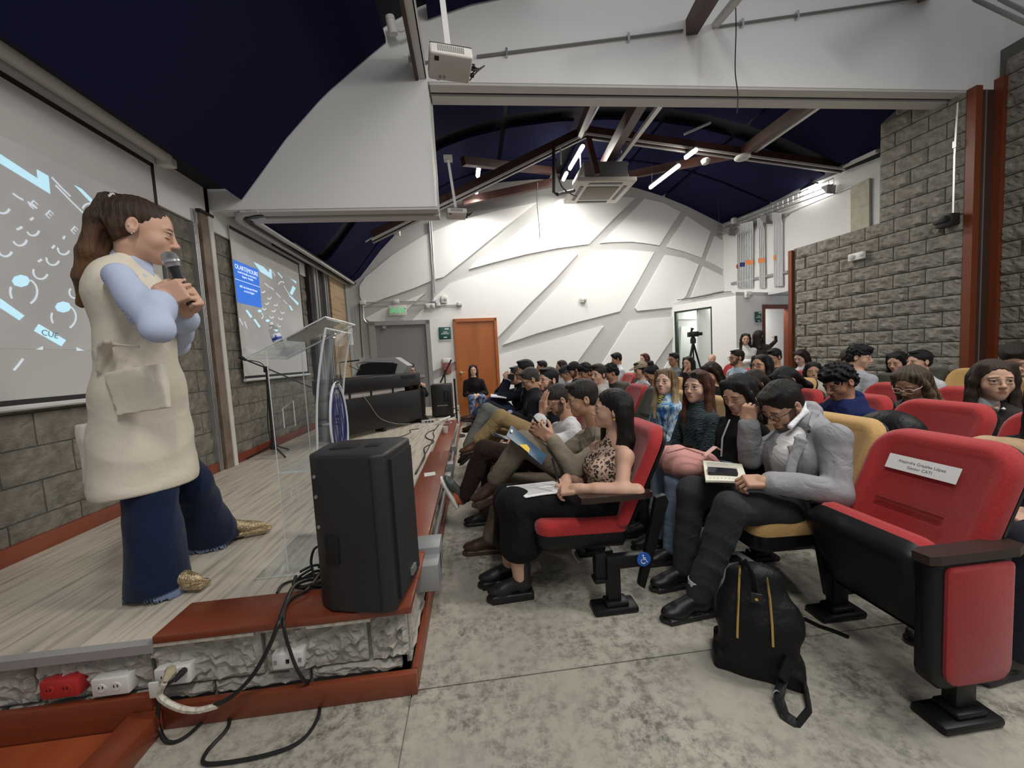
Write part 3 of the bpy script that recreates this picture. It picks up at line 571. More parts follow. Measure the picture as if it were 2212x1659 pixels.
n3 = 6; riser('vertical conduit from the left in the right bundle of six on the rear wall', [(1670+k*3.2, 1672+k*3.5, 1673+k*3.4) for k in range(n3)], [458]*n3, [618]*n3, 'right bundle of conduits')
for y, lb in ((483, 'upper slotted strut carrying the vertical conduits'), (605, 'lower slotted strut carrying the vertical conduits')):
    o = MB().tube([rw(1580, y+22 if y < 500 else y+8, .03), rw(1702, y-20 if y < 500 else y-18, .03)], 1, 8, flat=(.02, .03, (0, 0, 1))).build('strut', M_dmetal); tag(o, lb, 'strut')
for (x0, x1, y), cc, lb in (((1591, 1595, 576), (.30, .05, .04), 'narrow red marker band on the left bundle'), ((1598, 1609, 572), (.02, .03, .16), 'dark blue marker band on the left bundle'), ((1611, 1627, 567), (.75, .22, .06), 'orange marker band on the left bundle'), ((1638, 1652, 563), (.75, .22, .06), 'orange marker band on the middle bundle'), ((1671, 1676, 557), (.75, .22, .06), 'small orange marker band on the right bundle')):
    a, b = rw(x0, y, .062), rw(x1, y-1, .062); o = MB().prism([a+np.array([0, 0, -.05]), b+np.array([0, 0, -.05]), b+np.array([0, 0, .05]), a+np.array([0, 0, .05])], tuple(NR*.006)).build('marker_band', mat('band_%d' % x0, cc, .5)); tag(o, lb, 'marker')
o = MB().rbox(*[v for p in [rw(1585, 477, .14)] for v in (p[0]-.05, p[0]+.05, p[1]-.05, p[1]+.05, p[2]-.07, p[2]+.07)], .02).build('emergency_lamp', M_whitep); tag(o, 'small white lamp unit on the cable tray corner', 'lamp')
cable('wall_cable', [bf(1463, 648, .03)]+[bf(1520+30*k, 640-5*k-(k % 2)*2, .03) for k in range(3)], .008, M_cable, 'dark cable along the top edge of the booth')
# ------------------------------------------------------------------ small fittings
def wallbox(name, P, ux, n, wd, ht, dp, m, label, cat, extra=None):
    ux = Vector(ux).normalized(); M = frame(tuple(P), ux, (0, 0, 1)); s = 1 if M.col[2].to_3d().dot(Vector(n)) > 0 else -1
    t = empty(name, tuple(P), label, cat); MB().rbox(-wd/2, wd/2, -ht/2, ht/2, min(0, s*dp), max(0, s*dp), .012, M, 2).build('case', m, t)
    return t, M, s*dp
F3 = tuple(FWD)
def emlight(P, ux, n, wd, ht, label, cat='emergency light'):
    t, M, d = wallbox('emergency_light', P, ux, n, wd, ht, .06, M_whitep, label, cat)
    MB().lathe([(0, 0), (.035, 0), (.04, .012), (.028, .02), (0, .022)], M=M @ Matrix.Translation((wd*.22, 0, d)) @ (Matrix.Identity(4) if d > 0 else Matrix.Rotation(math.pi, 4, 'X')), seg=14).build('lens', M_wgrey, t)
    MB().lathe([(0, 0), (.022, 0), (.02, .012), (0, .014)], M=M @ Matrix.Translation((-wd*.38, 0, d)) @ (Matrix.Identity(4) if d > 0 else Matrix.Rotation(math.pi, 4, 'X')), seg=12).build('lens', M_wgrey, t)
emlight(atP(1854, 554, WR0+n_*.03, n_), tuple(u_), tuple(n_), .22, .11, 'white twin-lens emergency light on the rough block wall')
emlight(cf(1614, 637, .01), tuple(cd_), tuple(cn), .20, .14, 'white emergency light on the booth wall above the standing women')
emlight(far(929, 661, .04), F3, tuple(FWN), .20, .1, 'white emergency light above the grey door')
emlight(far(959, 647, .04), F3, tuple(FWN), .13, .17, 'white horn fitting right of the conduit junction above the doors')
emlight(far(1259, 648, .04), F3, tuple(FWN), .15, .12, 'white fitting alone in the middle of the patterned wall')
m = far(960, 659)
for (x, y, lb) in ((946, 659, 'grey junction box at the left end of the short conduit run'), (992, 658, 'grey junction box at the right end of the short conduit run'), (936, 650, 'grey junction box where the vertical conduit comes down'), (856, 651, 'pale junction box above the exit sign'), (784, 654, 'pale junction box in the corner left of the grey door')):
    wallbox('junction_box', far(x, y, .04), F3, tuple(FWN), .11 if x > 900 else .12, .08 if x < 940 else .09, .05, M_metal if x > 900 else M_whitep, lb, 'junction box')
pipe('conduit', [far(789, 654, .06), far(852, 652, .06)], .014, M_pipe, 'conduit between the corner box and the exit sign box')
pipe('conduit', [far(862, 652, .06), far(932, 650, .06)], .014, M_pipe, 'conduit between the exit sign box and the vertical conduit')
pipe('conduit', [far(951, 659, .06), far(988, 658, .06)], .014, M_pipe, 'short conduit between two grey junction boxes')
pipe('conduit', [far(927, 478, .06), far(935, 600, .06), far(936, 645, .06)], .018, M_pipe, 'left vertical conduit on the patterned wall')
pipe('conduit', [far(931, 478, .06), far(938, 598, .06), far(940, 633, .06)], .018, M_pipe, 'right vertical conduit on the patterned wall', clips=(far(936, 600, .07),))
pipe('conduit', [far(784, 658, .06), far(785, 688, .06), far(790, 696, .06), far(800, 699, .06), far(813, 699, .06)], .018, M_pipe, 'curved conduit bending over the grey door')
pipe('conduit', [far(776, 656, .06), far(779, 720, .06), far(783, 772, .06)], .010, M_black, 'thin dark conduit in the corner beside the grey door')
# exit sign
ex, M, d = wallbox('exit_sign', far(859, 671, .08), F3, tuple(FWN), .36, .215, .03, mat('sign_white', (.62, .64, .58), .5), 'white exit sign with green lettering above the grey door', 'sign')
Mt = M @ Matrix.Translation((0, 0, d+(.001 if d > 0 else -.001))) @ (Matrix.Identity(4) if d > 0 else Matrix.Rotation(math.pi, 4, 'Y'))
M_grn = mat('sign_green', (.02, .35, .08), .5, emit=((.05, .9, .25), .5))
text('lettering', 'SALIDA', .155, Mt, M_grn, ex, sx=.62); text('lettering', '<', .07, Mt @ Matrix.Translation((-.155, .03, 0)), M_black, ex); text('lettering', '>', .07, Mt @ Matrix.Translation((.155, .03, 0)), M_black, ex)
# green door signs
M_sgn = mat('sign_teal', (.012, .085, .07), .4)
def dsign(P, ux, n, label, wd=.26, ht=.27, rows=('119-103', 'AULA', 'MAGNA', 'auditorio')):
    t, M, d = wallbox('door_sign', P, ux, n, wd, ht, .02, M_sgn, label, 'sign')
    MB().rbox(-wd/2, wd/2, -ht/2-.03, -ht/2+.05, min(0, d*.6), max(0, d*.6), .015, M).build('holder', M_whitep, t)
    Mt = M @ Matrix.Translation((0, 0, d*1.05)) @ (Matrix.Identity(4) if d > 0 else Matrix.Rotation(math.pi, 4, 'Y'))
    mw = mat('print_white', (.75, .78, .76), .5)
    MB().box(.0, .09, .08, .105, -.001, .001, Mt).box(-.07, .08, .0, .006, -.001, .001, Mt).box(-.03, .05, .02, .032, -.001, .001, Mt).box(-.09, .09, -.018, -.010, -.001, .001, Mt).box(-.03, .04, -.1, -.08, -.001, .001, Mt).build('print', mw, t)
dsign(far(961, 720, .04), F3, tuple(FWN), 'dark green room sign between the grey and orange doors')
dsign(cf(1637, 685, .01), tuple(cd_), tuple(cn), 'dark green room sign on the booth wall beside the open door', .2, .24)
t, M, d = wallbox('dispenser', far(965, 790, .04), F3, tuple(FWN), .18, .33, .1, mat('dispenser_red', (.32, .1, .09), .5), 'white and red dispenser on the wall between the two doors', 'dispenser')
MB().rbox(-.09, .09, .06, .165, min(0, d*1.1), max(0, d*1.1), .015, M).build('cover', M_whitep, t)
o = MB().box(*[v for p in [cf(1697, 716, .05)] for v in (p[0]-.05, p[0]+.05, p[1], p[1]+.01, p[2]-.02, p[2]+.02)]).build('door_plate', M_dmetal); o.location = (0, 0.9, 0); tag(o, 'small sign plate seen through the open door', 'sign')
# sensor hanging at the right block wall
P = atP(2052, 478, WR0+n_*.05, n_)
t = empty('wall_speaker', tuple(P), 'small black fitting on a thin conduit beside the red column', 'speaker')
MB().rbox(P[0]-.1, P[0]+.03, P[1]-.09, P[1]+.09, P[2]-.07, P[2]+.08, .015).build('body', M_black, t); MB().rbox(P[0]-.14, P[0]-.09, P[1]-.05, P[1]+.09, P[2]-.02, P[2]+.06, .01).build('bracket', M_black, t)
pipe('conduit', [atP(2069, 222, WR0+n_*.03, n_), atP(2062, 340, WR0+n_*.03, n_), atP(2059, 460, WR0+n_*.03, n_)], .012, M_pipe, 'thin bright conduit down the block wall beside the red column', clips=(atP(2063, 312, WR0+n_*.04, n_),))
for (x, y, lb) in ((1226, 136, ''),): pass
p = atY(857, 497, 7.6); o = tag(MB().rbox(p[0]-.06, p[0]+.06, p[1]-.05, p[1]+.05, p[2]-.11, p[2]+.08, .02).build('wall_lamp', M_whitep), 'small white lamp at the left end of the truss channel', 'lamp')
pipe('lamp_rail', [atY(790, 522, 6.5), atY(845, 488, 7.0), atY(880, 470, 7.3), atY(948, 440, 7.6)], .012, M_steelw, 'thin pale conduit along the left end of the truss')
# ================================================================== projection screens with the projected slide
XS = XL+.035
def sx(x, y, d=0.): return atX(x, y, XS+d)
M_fab = mat('screen_fabric', (.56, .545, .53), .8); M_slide = mat('slide_grey', (.43, .42, .41), .8, noise=(2.2, (.52, .51, .50), .35, .7), emit=((.5, .5, .52), .10))
M_sl = mat('slide_light', (.45, .66, .76), .7, emit=((.45, .75, .88), .55)); M_sw = mat('slide_white', (.62, .66, .70), .7, emit=((.7, .8, .88), .35)); M_sb = mat('slide_blue', (.03, .12, .48), .7, emit=((.03, .17, .72), .55))
def screen(name, y0, y1, z0, z1, label, slide, case):
    t = empty(name, (XS, (y0+y1)/2, z0), label, 'screen', None)
    MB().box(XS-.006, XS, y0, y1, z0+.04, z1).build('fabric', M_fab, t)
    MB().box(XS, XS+.004, y0, y1, z1-.035, z1).build('top_border', M_black, t)
    MB().box(XS, XS+.004, y1-.03, y1, z0+.04, z1).build('side_border', M_black, t)
    MB().box(XS, XS+.004, y0, y1, z0+.035, z0+.065).build('bottom_border', M_black, t)
    MB().tube([(XS+.005, y0-.01, z0+.018), (XS+.005, y1+.01, z0+.018)], .018, 8).build('weight_bar', mat('bar_white', (.6, .6, .59), .4), t)
    if case: MB().tube([(XS+.06, y0-.3, z1+.10), (XS+.06, y1+.06, z1+.10)], .062, 12).build('roller_case', M_steelw, t); MB().rbox(XS-.02, XS+.1, y1+.06, y1+.14, z1+.02, z1+.16, .01).build('end_bracket', M_whitep, t)
    MB().prism([tuple(q) for q in slide], (.0015, 0, 0)).build('slide_picture', M_slide, t)
    return t
def flatpoly(t, pts, m, nm, dep=.0025, f=None): return MB().prism([tuple((f or sx)(x, y, .0015)) for x, y in pts], (dep, 0, 0)).build(nm, m, t)
def arcs(t, lst, sc, ox, oy, nm='dial_arc', w_=.0055):
    for (x, y, r, a0, a1) in lst:
        P = [sx(ox+(x+r*math.cos(R(a)))/sc, oy+(y+r*math.sin(R(a)))/sc, .003) for a in np.linspace(a0, a1, 10)]
        MB().tube(P, 1, 6, flat=(w_, .0015, (1, 0, 0))).build(nm, M_sw, t)
def hexk(t, lst, sc, ox, oy):
    for x, y, r in lst: flatpoly(t, [(ox+(x+r*math.cos(a))/sc, oy+(y+r*.7*math.sin(a))/sc) for a in np.linspace(0, 6.283, 9)[:-1]], M_sl, 'dial_knob')
s1 = screen('projection_screen', 1.3, 3.64, 1.165, 3.10, 'large projection screen behind the speaking woman', [(XS, 1.9, 1.52), (XS, 3.47, 1.52), (XS, 3.47, 2.72), (XS, 1.9, 2.72)], True)
for poly in ([(0, 333), (81, 386), (79, 366), (104, 380), (108, 419), (0, 353)], [(0, 645), (52, 682), (41, 692), (0, 665)], [(83, 700), (142, 735), (132, 748), (73, 715)], [(160, 400), (176, 408), (208, 440), (200, 442)]): flatpoly(s1, poly, M_sl, 'slide_shape')
for poly in ([(77, 755), (92, 748), (92, 756)], [(165, 750), (182, 758), (165, 758)]): flatpoly(s1, poly, M_sw, 'slide_shape')
arcs(s1, [(35, 570, 45, 20, 170), (130, 500, 45, 10, 160), (215, 440, 40, 10, 160), (415, 565, 38, 20, 190), (345, 630, 42, 20, 190), (265, 715, 48, 20, 200), (155, 845, 88, -60, 60), (155, 845, 88, 150, 200), (415, 1010, 80, -60, 60), (415, 1010, 80, 150, 200), (490, 850, 38, 90, 220), (585, 320, 50, 200, 330), (20, 290, 45, 20, 120)], 3.016, 0, 350)
hexk(s1, [(135, 775, 58), (410, 945, 52)], 3.016, 0, 350)
for (x0, y0, x1, y1) in ((112, 383, 152, 424), (120, 400, 190, 470), (28, 418, 50, 432), (60, 436, 80, 450), (36, 496, 48, 490), (65, 475, 72, 470), (30, 800, 50, 775), (82, 565, 90, 560), (112, 536, 118, 530), (136, 516, 140, 510)): MB().tube([sx(x0, y0, .003), sx((x0+x1)/2, (y0+y1)/2+1, .003), sx(x1, y1, .003)], 1, 6, flat=(.006, .0015, (1, 0, 0))).build('slide_stroke', M_sw, s1)
TM = lambda p: frame(tuple(p), (0, 1, 0), (0, 0, 1))
for p in ((71, 442), (106, 463), (160, 497)): text('slide_letter', 'E', .075, TM(sx(*p, .004)) @ Matrix.Rotation(R(-38), 4, 'Z'), M_sw, s1)
text('slide_letter', 'CUE', .05, TM(sx(108, 722, .006)) @ Matrix.Rotation(R(-12), 4, 'Z'), mat('slide_dim', (.25, .35, .42), .7), s1)
s2 = screen('projection_screen', 4.63, 6.34, 1.20, 2.93, 'far projection screen with a blue title box on its slide', [(XS, 4.70, 1.52), (XS, 6.27, 1.52), (XS, 6.27, 2.66), (XS, 4.70, 2.66)], False)
C5 = lambda x, y: (380+x/5.53, 420+y/5.53)
b4 = [sx(*C5(x, y), .002) for x, y in ((680, 785), (980, 892), (1025, 1350), (735, 1298))]; y0, y1 = (b4[0][1]+b4[3][1])/2, (b4[1][1]+b4[2][1])/2; zt, zb = (b4[0][2]+b4[1][2])/2, (b4[2][2]+b4[3][2])/2
bb = MB().box(XS+.0015, XS+.004, y0, y1, zb, zt).build('title_box', M_sb, s2); wd = y1-y0; ht = zt-zb; mw = mat('title_white', (.8, .85, .9), .6, emit=((.7, .85, 1), .6)); ym = (y0+y1)/2
for tx, sz, v in (('OLARTEMOURE', .088, .86), ('OLARTE MOURE & ASOCIADOS', .036, .745), ('Bogotá - Medellín', .042, .665), ('ABC de la Industria Musical', .043, .41), ('en la Era Digital', .043, .32)): text('title_text', tx, sz*wd/.62, TM((XS+.005, ym, zb+ht*v)), mw, s2, sx=.92)
MB().box(XS+.004, XS+.0055, y0+.0, y1, zb+ht*.545, zb+ht*.556).build('title_rule', mw, s2)
for poly in ([(925, 805), (1045, 865), (1110, 935), (1115, 888), (1140, 900), (1148, 1010), (1010, 925)], [(1370, 1005), (1435, 1040), (1435, 1068)], [(1360, 1180), (1395, 1090), (1430, 1120), (1385, 1205)], [(1345, 1205), (1375, 1215), (1465, 1300), (1455, 1325)], [(1345, 1322), (1365, 1330), (1398, 1382), (1380, 1388)], [(830, 1385), (850, 1378), (912, 1462), (890, 1475)], [(925, 1495), (945, 1487), (1010, 1580), (990, 1590)], [(1210, 932), (1225, 935), (1275, 995), (1265, 1000)]): flatpoly(s2, [C5(*q) for q in poly], M_sl, 'slide_shape')
arcs(s2, [(1040, 1150, 22, 0, 150), (1115, 1225, 24, 0, 150), (1085, 1290, 22, 0, 150), (1190, 1305, 24, 0, 150), (1055, 1352, 24, 20, 180), (1165, 1375, 24, 0, 150), (1275, 1395, 24, 30, 180), (1145, 1452, 24, 20, 190), (1250, 1470, 24, 20, 190), (1240, 1555, 24, 60, 200), (1005, 1450, 38, -60, 60), (1105, 1570, 38, -60, 60), (1265, 1080, 38, 180, 320)], 5.53, 380, 420, w_=.008)
hexk(s2, [(1000, 1392, 24), (1095, 1508, 24), (1200, 1625, 22)], 5.53, 380, 420)
for (x0, y0_, x1, y1_) in ((1155, 920, 1185, 975), (1290, 1090, 1380, 1240), (1060, 1060, 1120, 1110), (1130, 1110, 1170, 1140), (1200, 1180, 1250, 1230), (1280, 1260, 1330, 1310), (760, 1480, 800, 1560), (820, 1520, 850, 1600)): MB().tube([sx(*C5(x0, y0_), .003), sx(*C5(x1, y1_), .003)], 1, 6, flat=(.008, .0015, (1, 0, 0))).build('slide_stroke', M_sw, s2)
# ================================================================== loudspeaker on the corner of the stage
ls = empty('loudspeaker', (-.48, 1.62, .362), 'large black loudspeaker standing on the corner of the red wooden stage edge', 'speaker')
def plan(pts, z0, z1, r=.014, taper=0.):
    bm = bmesh.new(); lo = [bm.verts.new((x, y, z0)) for x, y in pts]; hi = [bm.verts.new((x, y, z1)) for x, y in pts]; n = len(pts); bm.faces.new(lo[::-1]); bm.faces.new(hi)
    for i in range(n): bm.faces.new((lo[i], lo[(i+1) % n], hi[(i+1) % n], hi[i]))
    bmesh.ops.bevel(bm, geom=bm.edges[:], offset=r, segments=3, affect='EDGES', profile=.5); return bm
PP = [(-.605, 1.502), (-.395, 1.448), (-.345, 1.462), (-.300, 1.745), (-.345, 1.79), (-.60, 1.80), (-.655, 1.745), (-.66, 1.555)]
MB().frombm(plan(PP, .364, .985, .014), None, True).build('cabinet', mat('speaker_plastic', (.014, .014, .015), .5, bump=(220, .25)), ls)
def off(a, b, n, d): return (a[0]+(b[0]-a[0])*n, a[1]+(b[1]-a[1])*n)
MB().prism([(-.342, 1.485, .40), (-.306, 1.725, .40), (-.306, 1.725, .955), (-.342, 1.485, .955)][::-1], (.012, -.002, 0)).build('grille', mat('speaker_grille', (.010, .010, .011), .7, bump=(700, .9)), ls)
MB().prism([(-.405, 1.4475, .38), (-.402, 1.4468, .38), (-.402, 1.4468, .97), (-.405, 1.4475, .97)], (0, -.003, 0)).build('seam', M_black, ls)
MB().rbox(-.60, -.50, 1.60, 1.75, .978, .990, .005).build('top_handle', mat('recess_black', (.003, .003, .003), .8), ls); MB().rbox(-.46, -.40, 1.60, 1.68, .980, .989, .004).build('pole_cup', MATS['recess_black'], ls)
Mh = Matrix.Translation((-.585, 1.4955, .62)) @ Matrix.Rotation(R(-14.4), 4, 'Z'); MB().rbox(-.02, .035, -.006, .01, -.06, .055, .004, Mh).build('side_handle', MATS['recess_black'], ls)
MB().rbox(-.668, -.655, 1.60, 1.70, .5, .66, .004).build('rear_handle', MATS['recess_black'], ls)
for z in (.90, .82, .70): MB().lathe([(0, 0), (.008, 0), (.007, .005), (0, .006)], M=look((-.632, 1.527, z), (-.45, -.9, 0)), seg=8).build('screw', M_dmetal, ls)
MB().prism([(-.318, 1.60, .425), (-.311, 1.65, .425), (-.311, 1.65, .455), (-.318, 1.60, .455)], (.016, -.001, 0)).build('badge', M_metal, ls)
# ================================================================== clear lectern
M_acr = thin_glass('clear_acrylic', (.955, .97, .975), .03); M_edge = mat('acrylic_edge', (.80, .84, .86), .2, trans=.35)
lt = empty('lectern', (-.85, 2.1, ZS), 'clear acrylic lectern with a blue emblem on its front', 'lectern')
A_, D_, C_, B_ = (-1.03, 1.88, 1.385), (-.665, 1.88, 1.555), (-.655, 2.30, 1.555), (-1.04, 2.30, 1.385)
MB().prism([A_, D_, C_, B_], (.004, 0, -.012)).build('desk', M_acr, lt, weld=True)
MB().prism([(-1.03, 1.88, 1.385), (-1.04, 2.30, 1.385), (-1.045, 2.30, 1.425), (-1.035, 1.88, 1.425)], (-.008, 0, 0)).build('desk_lip', M_acr, lt, weld=True)
for nm, e in (('desk_edge', [A_, D_, C_, B_, A_]),): MB().tube([np.array(q)+np.array([0, 0, -.004]) for q in e], .0035, 5).build(nm, M_edge, lt)
def bow(z): t = (z-ZS)/(1.50-ZS); return -.775+.075*(2*t-1)**2*(1 if t > .5 else .35)+(.02 if t > .5 else 0)*t
fr = [bow(z) for z in np.linspace(ZS, 1.50, 14)]; zz = np.linspace(ZS+.012, 1.50, 14)
m = MB(); m.quadgrid([[(x, y, z) for y in (1.90, 2.27)] for x, z in zip(fr, zz)]); m.quadgrid([[(x+.010, y, z) for y in (2.27, 1.90)] for x, z in zip(fr, zz)])
for yy in (1.90, 2.27): m.quadgrid([[(x, yy, z), (x+.010, yy, z)] for x, z in zip(fr, zz)])
m.quadgrid([[(fr[0], y, zz[0]) for y in (1.90, 2.27)], [(fr[0]+.01, y, zz[0]) for y in (1.90, 2.27)]]); m.quadgrid([[(fr[-1], y, zz[-1]) for y in (1.90, 2.27)], [(fr[-1]+.01, y, zz[-1]) for y in (1.90, 2.27)]]); m.build('front_panel', M_acr, lt, weld=True); 
for yy in (1.90, 2.27): MB().tube([(x+.005, yy, z) for x, z in zip(fr, zz)], .0055, 6).build('panel_edge', M_edge, lt)
MB().tube([(fr[-1]+.005, 1.90, 1.50), (fr[-1]+.005, 2.27, 1.50)], .005, 6).build('panel_edge', M_edge, lt)
for yy in (1.905, 2.262): MB().prism([(-.948, yy, ZS+.012), (-.79, yy, ZS+.012), (-.79, yy, 1.48), (-.948, yy, 1.41)], (0, .008, 0)).build('side_panel', M_acr, lt, weld=True)
for yy in (1.90, 2.27): MB().tube([(-.948, yy, ZS+.012), (-.948, yy, 1.41)], .0022, 4).build('panel_edge', M_edge, lt)
MB().box(-.945, -.785, 1.915, 2.262, .82, .832).build('shelf', M_acr, lt, weld=True); MB().tube([(-.945, 1.91, .826), (-.785, 1.91, .826)], .005, 5).build('shelf_edge', M_edge, lt)
MB().box(-1.09, -.62, 1.87, 2.34, ZS+.001, ZS+.013).build('base_plate', M_acr, lt, weld=True); MB().tube([(-1.09, 1.87, ZS+.010), (-.62, 1.87, ZS+.010), (-.62, 2.34, ZS+.010), (-1.09, 2.34, ZS+.010)], .0018, 4, True).build('base_edge', M_edge, lt)
for z0, z1, w0, w1 in ((1.04, 1.17, .05, .05), (.68, .78, .035, .03)): MB().tube([(-.90, 1.9, z0), (-.90+w1, 1.9, z0+.01), (-.90+w1, 1.9, z1), (-.90, 1.9, z1-.035)], .0022, 4, True).build('hand_slot', M_edge, lt)
# emblem: shield of blue strings on a stepped base
em = MB(); M_ebl = mat('emblem_blue', (.02, .03, .16), .35); EX = -.752; Ey = 2.09; Ez = 1.03
def sh(v, k=1.): return [(Ey+k*.125*math.cos(a)*(1-.10*math.sin(a)), Ez+.205*k*math.sin(a)) for a in np.linspace(math.pi*.42, math.pi*2.58, 28)]
MB().prism([(EX+.022, y, z) for y, z in sh(0)], (.012, 0, 0)).prism([(EX+.022, y, z) for y, z in ((Ey-.05, Ez-.18), (Ey+.05, Ez-.18), (Ey+.06, Ez-.24), (Ey+.12, Ez-.25), (Ey+.13, Ez-.33), (Ey-.13, Ez-.33), (Ey-.12, Ez-.25), (Ey-.06, Ez-.24))], (.012, 0, 0)).build('emblem', M_acr, lt, kind='stuff')
eo = [o for o in lt.children if o.name.startswith('emblem')][0]
MB().tube([(EX+.037, y, z) for y, z in sh(0)], .006, 6).build('rim', M_edge, eo); MB().tube([(EX+.037, y, z) for y, z in sh(0, .86)], .0035, 6).build('blue_rim', M_ebl, eo)
for k in range(7):
    y = Ey+(k-3)*.026; h = .15*math.sqrt(max(0, 1-((k-3)/4.2)**2)); MB().tube([(EX+.037, y+.012*math.sin(i*.9+k)*(1 if k % 2 else -1)*.6, Ez-h+2*h*i/8) for i in range(9)], .0024, 5).build('string', M_ebl, eo)
MB().tube([(EX+.037, y, z) for y, z in ((Ey-.13, Ez-.33), (Ey-.12, Ez-.25), (Ey-.06, Ez-.24), (Ey-.05, Ez-.18), (Ey+.05, Ez-.18), (Ey+.06, Ez-.24), (Ey+.12, Ez-.25), (Ey+.13, Ez-.33))], .005, 6, True).build('rim', M_edge, eo)
for y in (Ey-.09, Ey+.09): MB().tube([(fr[6]+.01, y, Ez), (EX+.03, y, Ez)], .008, 8).build('standoff', M_metal, eo)
# bottle, tray and paper on the lectern
M_pet = thin_glass('bottle_plastic', (.86, .88, .90), .06, 1.6); M_lab = mat('bottle_label', (.62, .66, .74), .5); M_labb = mat('bottle_label_blue', (.03, .06, .30), .5)
def bottle(p, s, axis, label):
    t = empty('water_bottle', tuple(p), label, 'bottle'); M = look(p, axis) @ Matrix.Scale(s, 4)
    MB().lathe([(0, 0), (.026, 0), (.031, .006), (.029, .02), (.031, .03), (.031, .05)], M=M, seg=18).lathe([(.031, .05), (.0305, .105), (.031, .118), (.026, .140), (.014, .158), (.0125, .168)], M=M, seg=18).build('bottle', M_pet, t, sharp=0)
    MB().lathe([(.0314, .052), (.0316, .054), (.0316, .100), (.0314, .102)], M=M, seg=20).build('label', M_lab, t); MB().lathe([(.0318, .058), (.0319, .060), (.0319, .076), (.0318, .078)], M=M, seg=20).build('label_band', M_labb, t)
    MB().lathe([(0, .166), (.0145, .166), (.015, .170), (.0145, .186), (0, .188)], M=M, seg=14).build('cap', M_whitep, t); return t
bt = bottle(np.array([-.955, 2.06, 1.424]), .74, (-.30, 0, 1), 'small water bottle standing on the sloping lectern desk'); text('lettering', 'A', .03, frame((-.962, 2.033, 1.48), (1, .1, 0), (-.25, 0, 1)), M_labb, bt)
bottle(np.array([-.395, 2.16, .363]), .80, (0, 0, 1), 'small water bottle standing on the red wooden stage edge')
up_d = unit(np.array([.365, 0, .17])); tr_c = np.array([-.80, 2.10, 1.502]); tn = np.array([-.17, 0, .365])/.4027
o = empty('tablet', tuple(tr_c), 'flat black tablet lying on the lectern desk beside the bottle', 'tablet'); M = frame(tuple(tr_c+tn*.002), tuple(up_d), (0, 1, 0)); MB().rbox(-.11, .11, -.09, .10, 0, .014, .005, M).build('body', M_black, o); MB().box(-.10, .10, -.08, .09, .014, .0146, M).build('screen', MATS['recess_black'], o)
P = atY(755, 722, 2.29); o = tag(MB().box(P[0]-.012, P[0]+.014, 2.302, 2.3035, P[2]-.06, P[2]+.05).build('paper_strip', M_whitep), 'narrow white paper strip taped behind the lectern', 'paper')
# ================================================================== microphone stand
ms = empty('microphone_stand', (-2.33, 4.62, ZS), 'black microphone stand with boom before the far screen', 'stand'); b = np.array([-2.33, 4.62, ZS])
top = atY(575, 795, 4.62)
MB().tube([b+np.array([0, 0, .10]), top], .013, 8).build('pole', M_black, ms)
for a in (200, 320, 80): MB().tube([b+np.array([0, 0, .13]), b+np.array([math.cos(R(a))*.26, math.sin(R(a))*.26, .012])], .010, 6).build('leg', M_black, ms)
MB().lathe([(0, .08), (.03, .08), (.035, .11), (.03, .16), (0, .16)], tuple(b), 12).build('hub', M_black, ms); MB().rbox(top[0]-.025, top[0]+.025, top[1]-.02, top[1]+.02, top[2]-.05, top[2]+.02, .008).build('clamp', M_black, ms)
bl, br = atY(532, 778, 4.55), atY(675, 838, 4.85); MB().tube([bl, top, br], .008, 6).build('boom', M_black, ms); MB().tube([atY(517, 770, 4.53), bl], [.022, .016], 8).build('microphone', M_black, ms)
cable('cable', [bl, atY(570, 790, 4.6), atY(577, 850, 4.62), atY(580, 930, 4.62), b+np.array([.03, 0, .03])], .005, M_cable, '', parent=ms)
# ================================================================== digital piano, hood and monitor
pa_, pb_ = np.array([-1.78, 5.09, 0]), np.array([-.85, 6.36, 0]); pd = unit(pb_-pa_); pn = np.array([-pd[1], pd[0], 0]); L_ = float(np.linalg.norm(pb_-pa_))
PM = frame(tuple(pa_), tuple(pd), tuple(pn)); pi_ = empty('digital_piano', tuple((pa_+pb_)/2+np.array([0, 0, ZS])), 'black digital piano seen from its back on the stage', 'piano'); M_pno = mat('piano_black', (.012, .012, .013), .4, bump=(200, .1))
MB().rbox(0, L_, .0, .46, .945, 1.15, .02, PM).build('key_bed', M_pno, pi_); MB().rbox(.04, L_-.02, .02, .06, ZS+.06, .875, .006, PM).build('back_panel', M_pno, pi_)
for a in (.0, L_-.05): MB().rbox(a, a+.05, .02, .40, ZS+.05, .95, .008, PM).build('side_panel', M_pno, pi_); MB().rbox(a-.01, a+.06, -.06, .44, ZS, ZS+.055, .01, PM).build('foot', M_pno, pi_)
MB().rbox(L_*.5-.03, L_*.5+.03, .02, .2, ZS, ZS+.06, .006, PM).build('pedal_box', M_pno, pi_); MB().box(.15, L_*.8, .05, .07, .885, .94, PM).build('cross_rail', mat('rail_pale', (.55, .5, .47), .6), pi_)
for a in (.25, .6, 1.0): MB().box(a, a+.02, .03, .05, .87, .95, PM).build('strut', M_black, pi_)
for a, z in ((.05, 1.07), (.10, 1.10)): MB().lathe([(0, 0), (.012, 0), (.01, .004), (0, .005)], M=PM @ Matrix.Translation((a, -.001, z)) @ Matrix.Rotation(R(90), 4, 'X'), seg=8).build('screw_cap', M_metal, pi_)
for k in range(8): MB().box(L_-.42+k*.04, L_-.40+k*.04, -.003, .001, 1.06, 1.12, PM).build('vent_slot', MATS['recess_black'], pi_)
